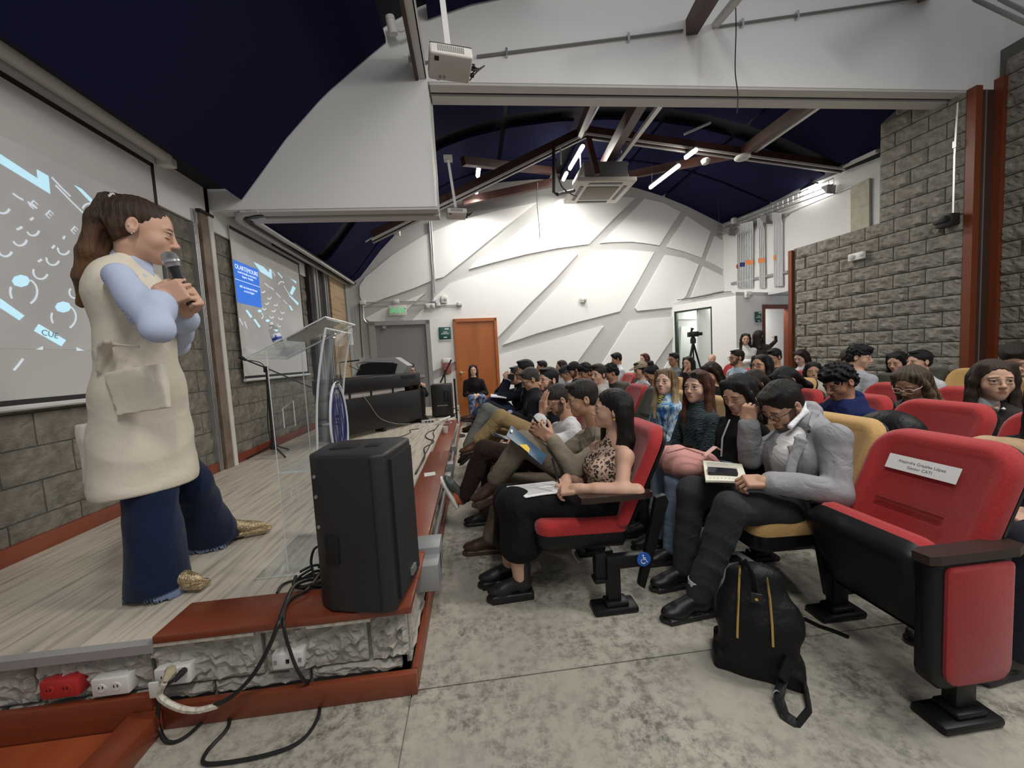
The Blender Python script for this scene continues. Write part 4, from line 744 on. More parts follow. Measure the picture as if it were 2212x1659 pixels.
cable('cable', [PM @ Vector((.45, .02, .90)), PM @ Vector((.52, -.01, .78)), PM @ Vector((.68, -.012, .55)), PM @ Vector((.95, -.02, .42)), PM @ Vector((1.25, -.03, .36))], .005, mat('cable_grey', (.22, .22, .22), .5), '', parent=pi_)
Yh = 6.35; hd_ = empty('music_rest', tuple(atY(830, 800, Yh)), 'silver grey hooded music rest standing open on the piano', 'music rest')
out = [(762, 814), (783, 779), (800, 774), (853, 772), (881, 790), (872, 806)]; MB().prism([tuple(atY(x, y, Yh)) for x, y in out], (.05, .22, .0)).build('hood', mat('hood_silver', (.40, .40, .40), .4, .3), hd_)
MB().prism([tuple(atY(x, y, Yh-.004)) for x, y in ((769, 811), (780, 787), (800, 783), (840, 783), (859, 786), (853, 807))], (0, -.004, 0)).build('inner_panel', MATS['recess_black'], hd_)
Ym = 6.75; q0, q1 = atY(929, 832, Ym), atY(977, 905, Ym); sp2 = empty('monitor_speaker', (float(q0[0]+.2), Ym, ZS), 'black monitor speaker on the stage between piano and orange door', 'speaker')
MB().rbox(q0[0], q1[0]+.02, Ym, Ym+.36, ZS+.02, q0[2], .02).build('cabinet', M_pno, sp2); MB().rbox(q0[0]+.22, q1[0]-.04, Ym-.012, Ym, ZS+.28, ZS+.46, .006).build('port_frame', MATS['recess_black'], sp2); MB().rbox(q0[0]+.24, q1[0]-.06, Ym-.016, Ym-.01, ZS+.30, ZS+.44, .004).build('port', M_pno, sp2); MB().box(q0[0]+.1, q0[0]+.28, Ym-.004, Ym+.001, ZS+.20, ZS+.215).build('badge', M_dmetal, sp2)
for a in (.04, .34): MB().rbox(q0[0]+a, q0[0]+a+.05, Ym+.05, Ym+.3, ZS, ZS+.022, .004).build('foot', M_black, sp2)
o = empty('music_stand', tuple(atY(955, 825, 7.3)), 'thin black stand with a slanted arm behind the monitor speaker', 'stand'); sb_ = atY(960, 800, 7.3); MB().tube([(sb_[0], 7.3, ZS+.02), (sb_[0], 7.3, sb_[2])], .012, 6).build('pole', M_black, o); MB().tube([atY(951, 827, 7.3), atY(975, 777, 7.3)], .015, 6).build('arm', M_black, o)
for a in (30, 150, 270): MB().tube([(sb_[0], 7.3, ZS+.15), (sb_[0]+.25*math.cos(R(a)), 7.3+.25*math.sin(R(a)), ZS+.01)], .009, 6).build('leg', M_black, o)
e = atY(988, 912, 6.0); o = empty('floor_stand', (-.20, 7.0, 0), 'tall black stand pole at the end of the stage by the door', 'stand'); w0 = atY(987, 905, 6.6); MB().tube([(w0[0], 6.6, .03), (w0[0], 6.6, 1.0)], .018, 6).build('pole', M_black, o); MB().lathe([(0, 0), (.13, 0), (.12, .025), (.03, .035), (0, .035)], (w0[0], 6.6, 0), 16).build('base', M_black, o)
cable('cable', [atY(852, 784, 6.0), atY(885-110, 784, 6.0), atY(788-10, 800, 6.0), atY(754, 790, 6.0)], .005, M_cable, 'thin cable hanging before the timber panel'); o = MB().tube([atY(735, 783, 6.0), atY(776, 778, 6.0)], .010, 6).build('boom_stand', M_black); tag(o, 'thin black horizontal arm before the timber panel', 'stand')
o = MB().tube([(atY(733, 783, 6.0)[0], 6.0, ZS+.002), atY(733, 783, 6.0)], .012, 6).build('boom_stand', M_black); tag(o, 'thin black pole standing behind the lectern', 'stand')
# things lying along the stage edge
Zs = ZS+.006
gz = lambda x, y, z=Zs: atZ(x, y, z)
o = empty('power_strip', tuple(gz(928, 914)), 'pale power strip on the stage at the end of the red edge', 'power strip'); c0 = gz(926, 913, ZS); MB().rbox(c0[0]-.11, c0[0]+.10, c0[1]-.03, c0[1]+.03, ZS, ZS+.045, .006, None).build('body', M_wgrey, o)
for k in range(3): MB().rbox(c0[0]-.05+k*.05, c0[0]-.02+k*.05, c0[1]-.034, c0[1]-.028, ZS+.012, ZS+.034, .002).build('socket', M_black, o)
o = MB().tube([gz(948, 909, .375), gz(972, 900, .375)], .014, 8).build('white_rod', M_whitep); tag(o, 'white rod lying across the far end of the red stage edge', 'rod')
cable('cable', [gz(912, 914), gz(907, 905), gz(920, 907), gz(945, 907), gz(970, 910, .37), gz(973, 914, .37), gz(940, 917), gz(925, 919)], .006, mat('cable_pale', (.55, .55, .55), .5), 'pale cord looping around the power strip')
cable('cable', [gz(947, 918), gz(940, 927), gz(925, 934), gz(919, 942), gz(925, 948), gz(936, 952), gz(933, 958), gz(917, 967), gz(918, 980), gz(917, 990), gz(909, 1005), gz(900, 1018), gz(898, 1024)], .007, M_cable, 'black cable lying along the inside of the red stage edge')
cable('cable', [gz(945, 921), gz(936, 934), gz(938, 942), gz(935, 950), gz(922, 975), gz(914, 990), gz(905, 1012), gz(900, 1022)], .006, M_cable, 'second black cable beside the red stage edge')
cable('cable', [gz(862, 951), gz(862, 945), gz(875, 940), gz(887, 934), gz(886, 929), gz(898, 927), gz(905, 926)], .006, M_cable, 'wavy black cable on the stage before the piano')
c0 = gz(963, 935, .36); o = empty('paper_cup', (c0[0]-.01, c0[1], .36), 'white paper cup standing on the far part of the red edge', 'cup'); MB().lathe([(0, 0), (.026, 0), (.036, .085), (.034, .085), (.025, .004), (0, .004)], (c0[0], c0[1], .36), 16).build('cup', M_paper if 'M_paper' in globals() else M_whitep, o)
q = [gz(916, 1022, .364), gz(940, 1019, .364), gz(941, 1026, .364), gz(917, 1030, .364)]; o = MB().prism([tuple(v) for v in q], (0, 0, .001)).build('paper_label', M_whitep); tag(o, 'small white paper label lying on the red stage edge', 'paper')
def xr(x, y, d=0.): return atX(x, y, -.30+d)
for (x0, y0, x1, y1, lb) in ((914, 1205, 938, 1262, 'grey metal box on the stage side, nearest of the row'), (921, 1172, 940, 1218, 'grey metal box behind the nearest one on the stage side'), (960, 1035, 966, 1044, 'grey metal box below the white label on the stage side'), (965, 990, 970, 1000, 'grey metal box under the joint of the red edge'), (972, 922, 976, 932, 'grey metal box near the paper cup')):
    a = xr((x0+x1)/2-8*(y0 > 1100), (y0+y1)/2, .0); nr_ = y0 > 1100; hy = .075 if nr_ else .06; a[2] = a[2] if nr_ else .265; hz_ = .065 if nr_ else .05; o = MB().rbox(-.36, -.225 if nr_ else -.25, a[1]-hy, a[1]+hy, a[2]-hz_, a[2]+hz_, .004).build('junction_box', mat('box_grey', (.33, .335, .34), .45, .4)); tag(o, lb, 'junction box')
pipe('conduit', [(-.285, 2.25, .26), (-.285, 3.6, .26)], .014, M_pipe, 'bright conduit along the stage side between the grey boxes'); pipe('conduit', [(-.285, 4.0, .26), (-.285, 6.0, .26)], .014, M_pipe, 'bright conduit along the far stage side')
# outlets on the stage front
YF = 1.505
def plate(x, y, wd, ht, m, label, holes):
    p = atY(x, y, YF); t = empty('socket_plate', (p[0], YF, p[2]), label, 'outlet'); MB().rbox(p[0]-wd/2, p[0]+wd/2, YF-.022, YF+.03, p[2]-ht/2, p[2]+ht/2, .005).build('plate', m, t)
    for (dx, kind) in holes:
        if kind == 'o': MB().lathe([(0, -.002), (.016, -.002), (.016, .002), (0, .002)], M=look((p[0]+dx, YF-.022, p[2]), (0, 1, 0)), seg=14).build('socket', m, t); [MB().box(p[0]+dx+e-.0015, p[0]+dx+e+.0015, YF-.0255, YF-.022, p[2]-.001, p[2]+.008).build('slot', M_black, t) for e in (-.006, .006)]
        else: MB().box(p[0]+dx-.006, p[0]+dx+.006, YF-.024, YF-.02, p[2]-.008, p[2]+.008).build('port', MATS['recess_black'] if kind == 'p' else M_dmetal, t)
    return p
plate(140, 1479, .125, .068, mat('socket_red', (.46, .03, .03), .4), 'red socket plate on the rough stage front', ((-.03, 'o'), (.025, 'o'))); plate(249, 1474, .125, .068, M_whitep, 'white double socket plate beside the red one', ((-.028, 'o'), (.022, 'o')))
pq_ = plate(381, 1452, .122, .066, M_whitep, 'white socket plate with plugs in it on the stage front', ((-.028, 'o'), (.022, 'o'))); plate(627, 1419, .115, .062, M_whitep, 'white network plate below the red wooden edge', ((-.045, 'q'), (.0, 'p'), (.045, 'q')))
F5 = lambda x, y, d=.03: atY(x, y, YF-d)
o = empty('plug', tuple(F5(372, 1462)), 'cream plug in the white socket plate of the stage front', 'plug'); MB().tube([F5(368, 1448, .022), F5(368, 1452, .05), F5(358, 1470, .06)], [.018, .017, .009], 8).build('body', mat('plug_cream', (.50, .42, .28), .5), o)
o = empty('plug', tuple(F5(398, 1455)), 'black plug in the white socket plate of the stage front', 'plug'); MB().tube([F5(398, 1448, .022), F5(392, 1454, .045), F5(376, 1472, .06)], [.012, .013, .007], 8).build('body', M_black, o)
o = tag(MB().rbox(*[v for p in [F5(334, 1490, .04)] for v in (p[0]-.018, p[0]+.018, p[1]-.004, p[1]+.004, p[2]-.03, p[2]+.03)], .003).build('cable_tag', M_whitep), 'white tag hanging from the cables by the step', 'tag')
g0 = lambda x, y: atZ(x, y, .008)
cable('power_cable', [gz(690, 1248, .34), gz(640, 1262, .38), gz(618, 1300, .375), F5(602, 1345, .06), F5(580, 1400, .06), F5(545, 1460, .06), F5(500, 1505, .06), F5(455, 1527, .06)], .008, M_cable, 'black power cable running over the red edge to the cream plug')
cable('cable_wrap', [F5(470, 1524, .06), F5(430, 1534, .065), F5(395, 1532, .065), F5(362, 1518, .065), F5(345, 1500, .06), F5(355, 1475, .06)], .011, mat('wrap_cream', (.62, .57, .47), .7, noise=(60, (.40, .36, .28), .45, .6)), 'cream wrapped section of cable before the stage front')
cable('power_cable', [gz(692, 1236, .36), gz(665, 1272, .375), gz(622, 1300, .376), F5(612, 1345, .05), F5(628, 1410, .05), F5(650, 1460, .05), g0(684, 1500), g0(688, 1545), g0(650, 1600), g0(570, 1632), g0(450, 1650), g0(446, 1625), g0(490, 1575), g0(492, 1548), g0(462, 1540), g0(400, 1592), g0(362, 1602), F5(343, 1570, .05), F5(342, 1530, .05), F5(352, 1490, .05), F5(380, 1465, .05)], .0065, M_cable, 'black power cable looping over the floor below the stage front')
for k in range(4):
    rr = .06+.012*k; cc = gz(672+4*k, 1258-5*k, .345+.01*k); cable('coiled_cable', [cc+np.array([rr*math.cos(a+k), rr*.9*math.sin(a+k), .01*math.sin(2*a+k)]) for a in np.linspace(0, 6.0, 10)], .0065, M_cable, ('lowest', 'second', 'third', 'topmost')[k]+' loop of black cable coiled beside the loudspeaker', group='coiled cable loops')
cable('power_cable', [gz(598, 1282, .34), gz(612, 1262, .34), gz(650, 1250, .345), gz(690, 1240, .36)], .006, M_cable, 'short black cable on the stage left of the loudspeaker')
cable('power_cable', [atY(680, 1250, 1.78), atY(672, 1215, 1.80), atY(678, 1188, 1.78), atY(692, 1178, 1.74)], .006, M_cable, 'black cable arching up behind the loudspeaker')
# step in the lower left corner
stp = empty('wooden_step', (-1.7, 1.2, 0), 'orange brown wooden step with a raised rim before the stage', 'step')
MB().rbox(-2.6, -1.335, .7, 1.476, .0, .022, .004).build('tread', M_step, stp); MB().rbox(-1.333, -1.225, .7, 1.474, .0, .088, .006).build('rim', M_wood, stp)
# ================================================================== camera on its tripod before the booth
Yt = 7.25; ct = atY(1500, 722, Yt); tp = empty('video_camera', tuple(ct), 'black video camera with open screen on a tripod before the booth window', 'camera')
MB().rbox(ct[0]-.10, ct[0]+.03, Yt-.12, Yt+.10, ct[2]-.05, ct[2]+.05, .015).build('body', M_black, tp); MB().rbox(ct[0]+.03, ct[0]+.16, Yt-.02, Yt+.005, ct[2]-.03, ct[2]+.035, .006).build('flip_screen', M_black, tp); MB().lathe([(0, 0), (.045, 0), (.05, .07), (.04, .075), (0, .07)], M=look((ct[0]-.08, Yt-.08, ct[2]), (-1, -.5, 0)), seg=14).build('lens', M_black, tp)
MB().tube([(ct[0]-.06, Yt, ct[2]+.05), (ct[0]-.05, Yt, ct[2]+.12), (ct[0]-.02, Yt, ct[2]+.10)], .022, 8).build('microphone', M_black, tp)
tr2 = empty('tripod', (ct[0]-.02, Yt, 0), 'black tripod carrying the video camera', 'tripod'); MB().lathe([(0, -.18), (.05, -.18), (.055, -.10), (.035, -.055), (0, -.05)], tuple(ct+np.array([-.03, 0, 0])), 12).build('head', M_black, tr2)
for dx, dy in ((-.42, -.1), (.42, .05), (-.05, .4), ): MB().tube([ct+np.array([-.03, 0, -.16]), np.array([ct[0]-.03+dx, Yt+dy, .01])], [.022, .014], 6).build('leg', M_black, tr2)
MB().tube([ct+np.array([-.03, 0, -.16]), ct+np.array([-.03, 0, -.62])], .016, 6).build('centre_column', M_black, tr2)
# ================================================================== implicit-surface modeller for figures and soft things
f32 = np.float32
def V(*a): return np.array(a if len(a) > 1 else a[0], float)
def unit(v): v = np.asarray(v, float); return v/(np.linalg.norm(v)+1e-12)
def cap(a, b, ra, rb, k=.02, i=0, op='u'): return ('cap', V(a), V(b), ra, rb, k, i, op)
def ell(c, r, A=None, k=.02, i=0, op='u'): return ('ell', V(c), V(r) if hasattr(r, '__len__') else V(r, r, r), np.eye(3) if A is None else A, k, i, op)
def box(c, hf, A=None, rad=.005, k=.006, i=0, op='u'): return ('box', V(c), V(hf), np.eye(3) if A is None else A, rad, k, i, op)
def tor(a, b, wa, wb, side, k=.03, i=0, op='u'):
    """tapered limb of oval section: wa=(half width along side, half depth) at a, wb at b"""
    return ('tor', V(a), V(b), wa, wb, V(side), k, i, op)
def pbounds(p):
    if p[0] == 'cap': r = max(p[3], p[4]); return np.minimum(p[1], p[2])-r, np.maximum(p[1], p[2])+r
    if p[0] == 'ell': e = np.sqrt(((p[3]*p[2])**2).sum(1)); return p[1]-e, p[1]+e
    if p[0] == 'box': e = np.abs(p[3]) @ p[2]+p[4]; return p[1]-e, p[1]+e
    r = max(*p[3], *p[4]); return np.minimum(p[1], p[2])-r, np.maximum(p[1], p[2])+r
def pdist(p, X, Y, Z):
    t = p[0]
    if t == 'cap':
        a, b = p[1].astype(f32), p[2].astype(f32); d = b-a; L2 = float(d@d)+1e-12
        x, y, z = X-a[0], Y-a[1], Z-a[2]; h = np.clip((x*d[0]+y*d[1]+z*d[2])/L2, 0, 1)
        return np.sqrt((x-h*d[0])**2+(y-h*d[1])**2+(z-h*d[2])**2)-(p[3]+(p[4]-p[3])*h)
    if t == 'ell':
        c, r, A = p[1], p[2], p[3].astype(f32); x, y, z = X-f32(c[0]), Y-f32(c[1]), Z-f32(c[2])
        u = x*A[0, 0]+y*A[1, 0]+z*A[2, 0]; v = x*A[0, 1]+y*A[1, 1]+z*A[2, 1]; w_ = x*A[0, 2]+y*A[1, 2]+z*A[2, 2]
        k0 = np.sqrt((u/r[0])**2+(v/r[1])**2+(w_/r[2])**2); k1 = np.sqrt((u/r[0]**2)**2+(v/r[1]**2)**2+(w_/r[2]**2)**2)+1e-9
        return (k0*(k0-1)/k1).astype(f32)
    if t == 'box':
        c, hf, A, rad = p[1], p[2], p[3].astype(f32), p[4]; x, y, z = X-f32(c[0]), Y-f32(c[1]), Z-f32(c[2])
        u = np.abs(x*A[0, 0]+y*A[1, 0]+z*A[2, 0])-f32(hf[0]); v = np.abs(x*A[0, 1]+y*A[1, 1]+z*A[2, 1])-f32(hf[1]); w_ = np.abs(x*A[0, 2]+y*A[1, 2]+z*A[2, 2])-f32(hf[2])
        return np.sqrt(np.maximum(u, 0)**2+np.maximum(v, 0)**2+np.maximum(w_, 0)**2)+np.minimum(np.maximum(np.maximum(u, v), w_), 0)-f32(rad)
    a, b = p[1], p[2]; d = b-a; L2 = float(d@d)+1e-12; L = math.sqrt(L2); ax = d/L; s = p[5]-ax*(p[5]@ax); s = unit(s); fr = np.cross(ax, s)
    x, y, z = X-f32(a[0]), Y-f32(a[1]), Z-f32(a[2]); q = (x*ax[0]+y*ax[1]+z*ax[2]).astype(f32); h = np.clip(q/L, 0, 1); ex = q-h*f32(L)
    u = x*s[0]+y*s[1]+z*s[2]; v = x*fr[0]+y*fr[1]+z*fr[2]
    wu = p[3][0]+(p[4][0]-p[3][0])*h; wv = p[3][1]+(p[4][1]-p[3][1])*h; m = np.minimum(wu, wv)
    return ((np.sqrt((u/wu)**2+(v/wv)**2+(ex/m)**2)-1)*m).astype(f32)
PK = {'cap': 5, 'ell': 4, 'box': 5, 'tor': 6}
def sdf(prims, h, lo=None, hi=None, pal=None, folds=None, pad=.012):
    """union / smooth union / subtraction / painting of the primitives -> (verts, quads, colours)"""
    if lo is None:
        bb = [pbounds(p) for p in prims if p[-1] == 'u']; lo = np.min([b[0] for b in bb], 0)-pad-h; hi = np.max([b[1] for b in bb], 0)+pad+h
    lo = np.asarray(lo, float); n = np.ceil((np.asarray(hi)-lo)/h).astype(int)+1
    F = np.full(n, 1.0, f32); D = np.full(n, 9.0, f32); I = np.zeros(n, np.uint8)
    ax = [(lo[i]+h*np.arange(n[i])).astype(f32) for i in range(3)]
    for p in prims:
        b0, b1 = pbounds(p); k = p[PK[p[0]]]; i, op = p[-2], p[-1]; m = k+2.5*h+.004
        i0 = np.maximum(np.floor((b0-m-lo)/h).astype(int), 0); i1 = np.minimum(np.ceil((b1+m-lo)/h).astype(int)+1, n)
        if (i1 <= i0).any(): continue
        sl = tuple(slice(a, b) for a, b in zip(i0, i1)); d = pdist(p, ax[0][sl[0]][:, None, None], ax[1][sl[1]][None, :, None], ax[2][sl[2]][None, None, :])
        g = F[sl]
        if op == 'u':
            e = np.maximum(k-np.abs(g-d), 0)/max(k, 1e-6); F[sl] = np.minimum(g, d)-e*e*k*.25; q = d < D[sl]; D[sl] = np.where(q, d, D[sl]); I[sl] = np.where(q, i, I[sl])
        elif op == 's':
            e = np.maximum(k-np.abs(g+d), 0)/max(k, 1e-6); F[sl] = np.maximum(g, -d)+e*e*k*.25
        elif op == 'p': I[sl] = np.where(d < 0, i, I[sl])
    if folds is not None:
        N = np.abs(F) < .05
        w_ = np.nonzero(N); F[w_] += folds(ax[0][w_[0]], ax[1][w_[1]], ax[2][w_[2]]).astype(f32)
    s = F < 0
    c = s[:-1, :-1, :-1].astype(np.uint8)
    tot = sum(s[a:n[0]-1+a, b:n[1]-1+b, e:n[2]-1+e].astype(np.uint8) for a in (0, 1) for b in (0, 1) for e in (0, 1))
    act = (tot > 0) & (tot < 8); C = np.argwhere(act); N = len(C)
    idx = np.full(act.shape, -1, np.int64); idx[act] = np.arange(N)
    cor = [(a, b, e) for a in (0, 1) for b in (0, 1) for e in (0, 1)]
    vals = np.stack([F[C[:, 0]+a, C[:, 1]+b, C[:, 2]+e] for a, b, e in cor], 1); P = np.zeros((N, 3)); cnt = np.zeros((N, 1))
    for a in range(8):
        for b in range(a+1, 8):
            if sum(abs(x-y) for x, y in zip(cor[a], cor[b])) != 1: continue
            v0, v1 = vals[:, a], vals[:, b]; q = (v0 < 0) != (v1 < 0); t = np.where(q, v0/np.where(q, v0-v1, 1), 0)[:, None]
            P += np.where(q[:, None], np.array(cor[a])+t*(np.array(cor[b], float)-np.array(cor[a])), 0); cnt += q[:, None]
    P = lo+h*(C+P/np.maximum(cnt, 1))
    fs = []
    for d in range(3):
        e1, e2 = (d+1) % 3, (d+2) % 3
        A = np.take(s, range(n[d]-1), d); B = np.take(s, range(1, n[d]), d); ch = A != B
        E = np.argwhere(ch); E = E[(E[:, e1] > 0) & (E[:, e2] > 0) & (E[:, e1] < n[e1]-1) & (E[:, e2] < n[e2]-1)]
        if not len(E): continue
        o1 = np.zeros(3, int); o1[e1] = 1; o2 = np.zeros(3, int); o2[e2] = 1
        q = np.stack([idx[tuple((E-o1-o2).T)], idx[tuple((E-o2).T)], idx[tuple(E.T)], idx[tuple((E-o1).T)]], 1)
        fl_ = ~A[tuple(E.T)]; q[fl_] = q[fl_][:, ::-1]; fs.append(q)
    Fc = np.concatenate(fs) if fs else np.zeros((0, 4), int)
    col = None
    if pal is not None:
        pal = np.asarray(pal, float); ins = np.stack([I[C[:, 0]+a, C[:, 1]+b, C[:, 2]+e] for a, b, e in cor], 1); col = pal[ins].mean(1)
    return P, Fc, col
def join(parts):
    vs, fs, cs, k = [], [], [], 0
    for v, f, c in parts: vs.append(v); fs.append(f+k); cs.append(c if c is not None else np.full((len(v), 3), .5)); k += len(v)
    return np.concatenate(vs), np.concatenate(fs), np.concatenate(cs)
def smesh(name, vfc, m, parent=None, smooth=1, kind=None):
    v, f, c = vfc
    me = bpy.data.meshes.new(name); me.vertices.add(len(v)); me.vertices.foreach_set('co', v.astype(f32).ravel())
    me.loops.add(len(f)*4); me.loops.foreach_set('vertex_index', f.astype(np.int32).ravel()); me.polygons.add(len(f)); me.polygons.foreach_set('loop_start', np.arange(len(f), dtype=np.int32)*4)
    me.polygons.foreach_set('use_smooth', np.ones(len(f), bool)); me.update(calc_edges=True); me.validate()
    if c is not None:
        at = me.color_attributes.new('Col', 'FLOAT_COLOR', 'POINT'); at.data.foreach_set('color', np.concatenate([c, np.ones((len(c), 1))], 1).astype(f32).ravel())
    me.materials.append(m); o = bpy.data.objects.new(name, me); COL.objects.link(o)
    if parent is not None: o.parent = parent; o.matrix_parent_inverse = PW(parent).inverted()
    if kind: o['kind'] = kind
    return o
def amat(name, rough, bump=None, sheen=0., sss=0., spec=.4, mott=.0):
    """material that takes its colour from the 'Col' attribute"""
    m = mat(name, (.5, .5, .5), rough, bump=bump, spec=spec, sheen=sheen); nt = m.node_tree; b = nt.nodes['Principled BSDF']
    a = nt.nodes.new('ShaderNodeAttribute'); a.attribute_name = 'Col'; out = a.outputs['Color']
    if mott:
        n = nt.nodes.new('ShaderNodeTexNoise'); n.inputs['Scale'].default_value = 90; n.inputs['Detail'].default_value = 4
        r = nt.nodes.new('ShaderNodeMapRange'); r.inputs[3].default_value = 1-mott; r.inputs[4].default_value = 1+mott; nt.links.new(n.outputs['Fac'], r.inputs[0])
        x = nt.nodes.new('ShaderNodeMix'); x.data_type = 'RGBA'; x.blend_type = 'MULTIPLY'; x.inputs[0].default_value = 1; nt.links.new(out, x.inputs[6]); nt.links.new(r.outputs[0], x.inputs[7]); out = x.outputs[2]
    nt.links.new(out, b.inputs['Base Color'])
    if sss: b.inputs['Subsurface Weight'].default_value = sss; b.inputs['Subsurface Radius'].default_value = (.012, .005, .003); b.inputs['Subsurface Scale'].default_value = .5
    return m
M_skin = amat('skin', .52, bump=(300, .06), spec=.35)
M_hair = amat('hair', .5, bump=(110, .6, (2.6, 2.6, .16)), spec=.28, mott=.3)
M_cloth = amat('cloth', .9, bump=(700, .15), sheen=.03, spec=.12, mott=.12)
def _wrinkle(m, sc, st, dist=.02):
    nt = m.node_tree; b = nt.nodes['Principled BSDF']; L = nt.links.new; tc = nt.nodes.new('ShaderNodeTexCoord'); n = nt.nodes.new('ShaderNodeTexNoise'); n.inputs['Scale'].default_value = sc; n.inputs['Detail'].default_value = 2.5; n.inputs['Distortion'].default_value = 1.6; L(tc.outputs['Object'], n.inputs['Vector'])
    q = nt.nodes.new('ShaderNodeBump'); q.inputs['Strength'].default_value = st; q.inputs['Distance'].default_value = dist; L(n.outputs['Fac'], q.inputs['Height'])
    if b.inputs['Normal'].links: L(b.inputs['Normal'].links[0].from_socket, q.inputs['Normal'])
    L(q.outputs[0], b.inputs['Normal'])
_wrinkle(M_cloth, 8, .5, .03)
M_linen = amat('linen_cloth', .9, bump=(900, .2), sheen=.1, spec=.15, mott=.08); _wrinkle(M_linen, 5, .28, .03)
M_shoe = amat('shoe_leather', .42, bump=(120, .12))
def mkfolds(seed, amp=.006, freq=28., n=5, dirs=None):
    g = np.random.default_rng(seed); W = [(unit(g.normal(0, 1, 3))*freq*g.uniform(.5, 1.5), g.uniform(0, 6.3)) for _ in range(n)]; Q = [(unit(g.normal(0, 1, 3))*freq*.45, g.uniform(0, 6.3)) for _ in range(2)]
    def fn(x, y, z):
        wx = .9*np.sin(Q[0][0][0]*x+Q[0][0][1]*y+Q[0][0][2]*z+Q[0][1]); wy = .5+.5*np.sin(Q[1][0][0]*x+Q[1][0][1]*y+Q[1][0][2]*z+Q[1][1]); s = 0
        for j, (kx, ph) in enumerate(W):
            q = np.sin(kx[0]*x+kx[1]*y+kx[2]*z+ph+1.7*wx); s = s+(q if j > 1 else 1.6*(.6-np.abs(q))*(.3+wy))
        return -amp*(s/n**.5)
    return fn
# ------------------------------------------------------------------ anatomy
SKINS = {'light': (.58, .35, .25), 'fair': (.64, .41, .31), 'tan': (.44, .24, .15), 'mid': (.50, .285, .19), 'brown': (.33, .17, .10), 'pale': (.68, .48, .39)}
def fr3(fwd, up=(0, 0, 1), roll=0.):
    y = unit(fwd); z = np.asarray(up, float); x = unit(np.cross(y, z)); z = np.cross(x, y)
    if roll: c, s = math.cos(R(roll)), math.sin(R(roll)); x, z = x*c+z*s, z*c-x*s
    return np.stack([x, y, z], 1)                        # columns: right, forward, up
def head_prims(c, A, s=1., female=True, lid=.0, beard=0, smile=0, eyes=True):
    """ids: 0 skin 1 lips 2 white 3 iris 4 brow 5 beard 6 painted shade (nostrils, mouth line)"""
    Q = []
    def P(x, y, z): return c+A @ (np.array([x, y, z])*s)
    nw = .84 if female else 1.0
    def e(x, y, z, rx, ry, rz, k=.012, i=0, op='u', B=None): Q.append(ell(P(x, y, z), np.array([rx, ry, rz])*s, A if B is None else A @ B, k*s, i, op))
    jw = .9 if female else 1.0
    e(0, -.012, .035, .073, .094, .080, .01); e(0, .028, -.002, .061, .060, .084, .02); e(0, .026, -.058, .054*jw, .056, .050, .025); e(0, .064, -.091, .022*jw, .022, .018, .025)
    for t in (-1, 1):
        e(t*.036, .050, -.030, .024, .026, .026, .02); e(t*.027, .078, .021, .022, .011, .008, .014)
        e(t*.077, -.010, -.004, .0075, .018, .030, .006); e(t*.084, -.005, .004, .006, .010, .017, .004, 0, 's'); e(t*.082, -.004, .002, .004, .007, .012, .001, 7, 'p')
        e(t*.031, .099, .003, .017, .012, .0095, .010, 0, 's')
        e(t*.031, .0755, .003, .0128, .0128, .0128, .001, 0); e(t*.031, .088, .0025, .0140, .012, .0062, .001, 2, 'p'); e(t*.031, .088, .0025, .0064, .007, .0066, .001, 3, 'p')
        if lid > .3: e(t*.031, .088, .0035+.004*(1-lid), .0150, .012, .006, .001, 7, 'p'); e(t*.031, .088, -.0045, .0150, .012, .0016, .001, 4, 'p')
        if lid > 9: e(t*.031, .0775, .0035+.006*(1-lid), .0155, .0132, .0075+.004*lid, .003, 7)
        e(t*.031, .0790, .0118, .0165, .0118, .0042, .004, 0); e(t*.031, .086, .0088, .0175, .012, .0024, .001, 4, 'p'); e(t*.031, .0775, -.0085, .0155, .0115, .0035, .004, 0)
        e(t*.029, .084, .0240, .0215, .022, .0048, .001, 4, 'p', np.array([[math.cos(.12*t), 0, math.sin(.12*t)], [0, 1, 0], [-math.sin(.12*t), 0, math.cos(.12*t)]]))
        e(t*.0100*nw, .098, -.032, .0076*nw, .010, .0062, .008); e(t*.006, .105, -.0375, .0035, .005, .0025, .001, 6, 'p')
    ny = .104 if female else .108; Q.append(cap(P(0, .086, .014), P(0, ny, -.024), .0070*nw*s, .0098*nw*s, .012*s)); e(0, ny+.001, -.027, .0098*nw, .0095, .0085, .008)
    if beard:
        e(0, .046, -.085, .066, .064, .046, .01, 5, 'p'); e(0, .1, -.044, .026, .02, .0065, .001, 5, 'p')
        for t in (-1, 1): e(t*.056, .018, -.045, .022, .04, .05, .001, 5, 'p')
        if beard > 1: e(0, .062, -.092, .034, .030, .024, .02, 5)
    w_ = 1.25 if smile else 1.
    e(0, .058, -.060, .030, .030, .034, .02); e(0, .0850, -.0560, .0215*w_, .0075, .0046, .005); e(0, .0845, -.0652, .0185*w_, .0080, .0055, .005); e(0, .092, -.0562, .0205*w_, .012, .0042, .001, 1, 'p'); e(0, .092, -.0650, .0175*w_, .012, .0050, .001, 1, 'p'); e(0, .0945, -.0606, .0215*w_, .010, .0014 if not smile else .003, .001, 2 if smile else 6, 'p')
    return Q
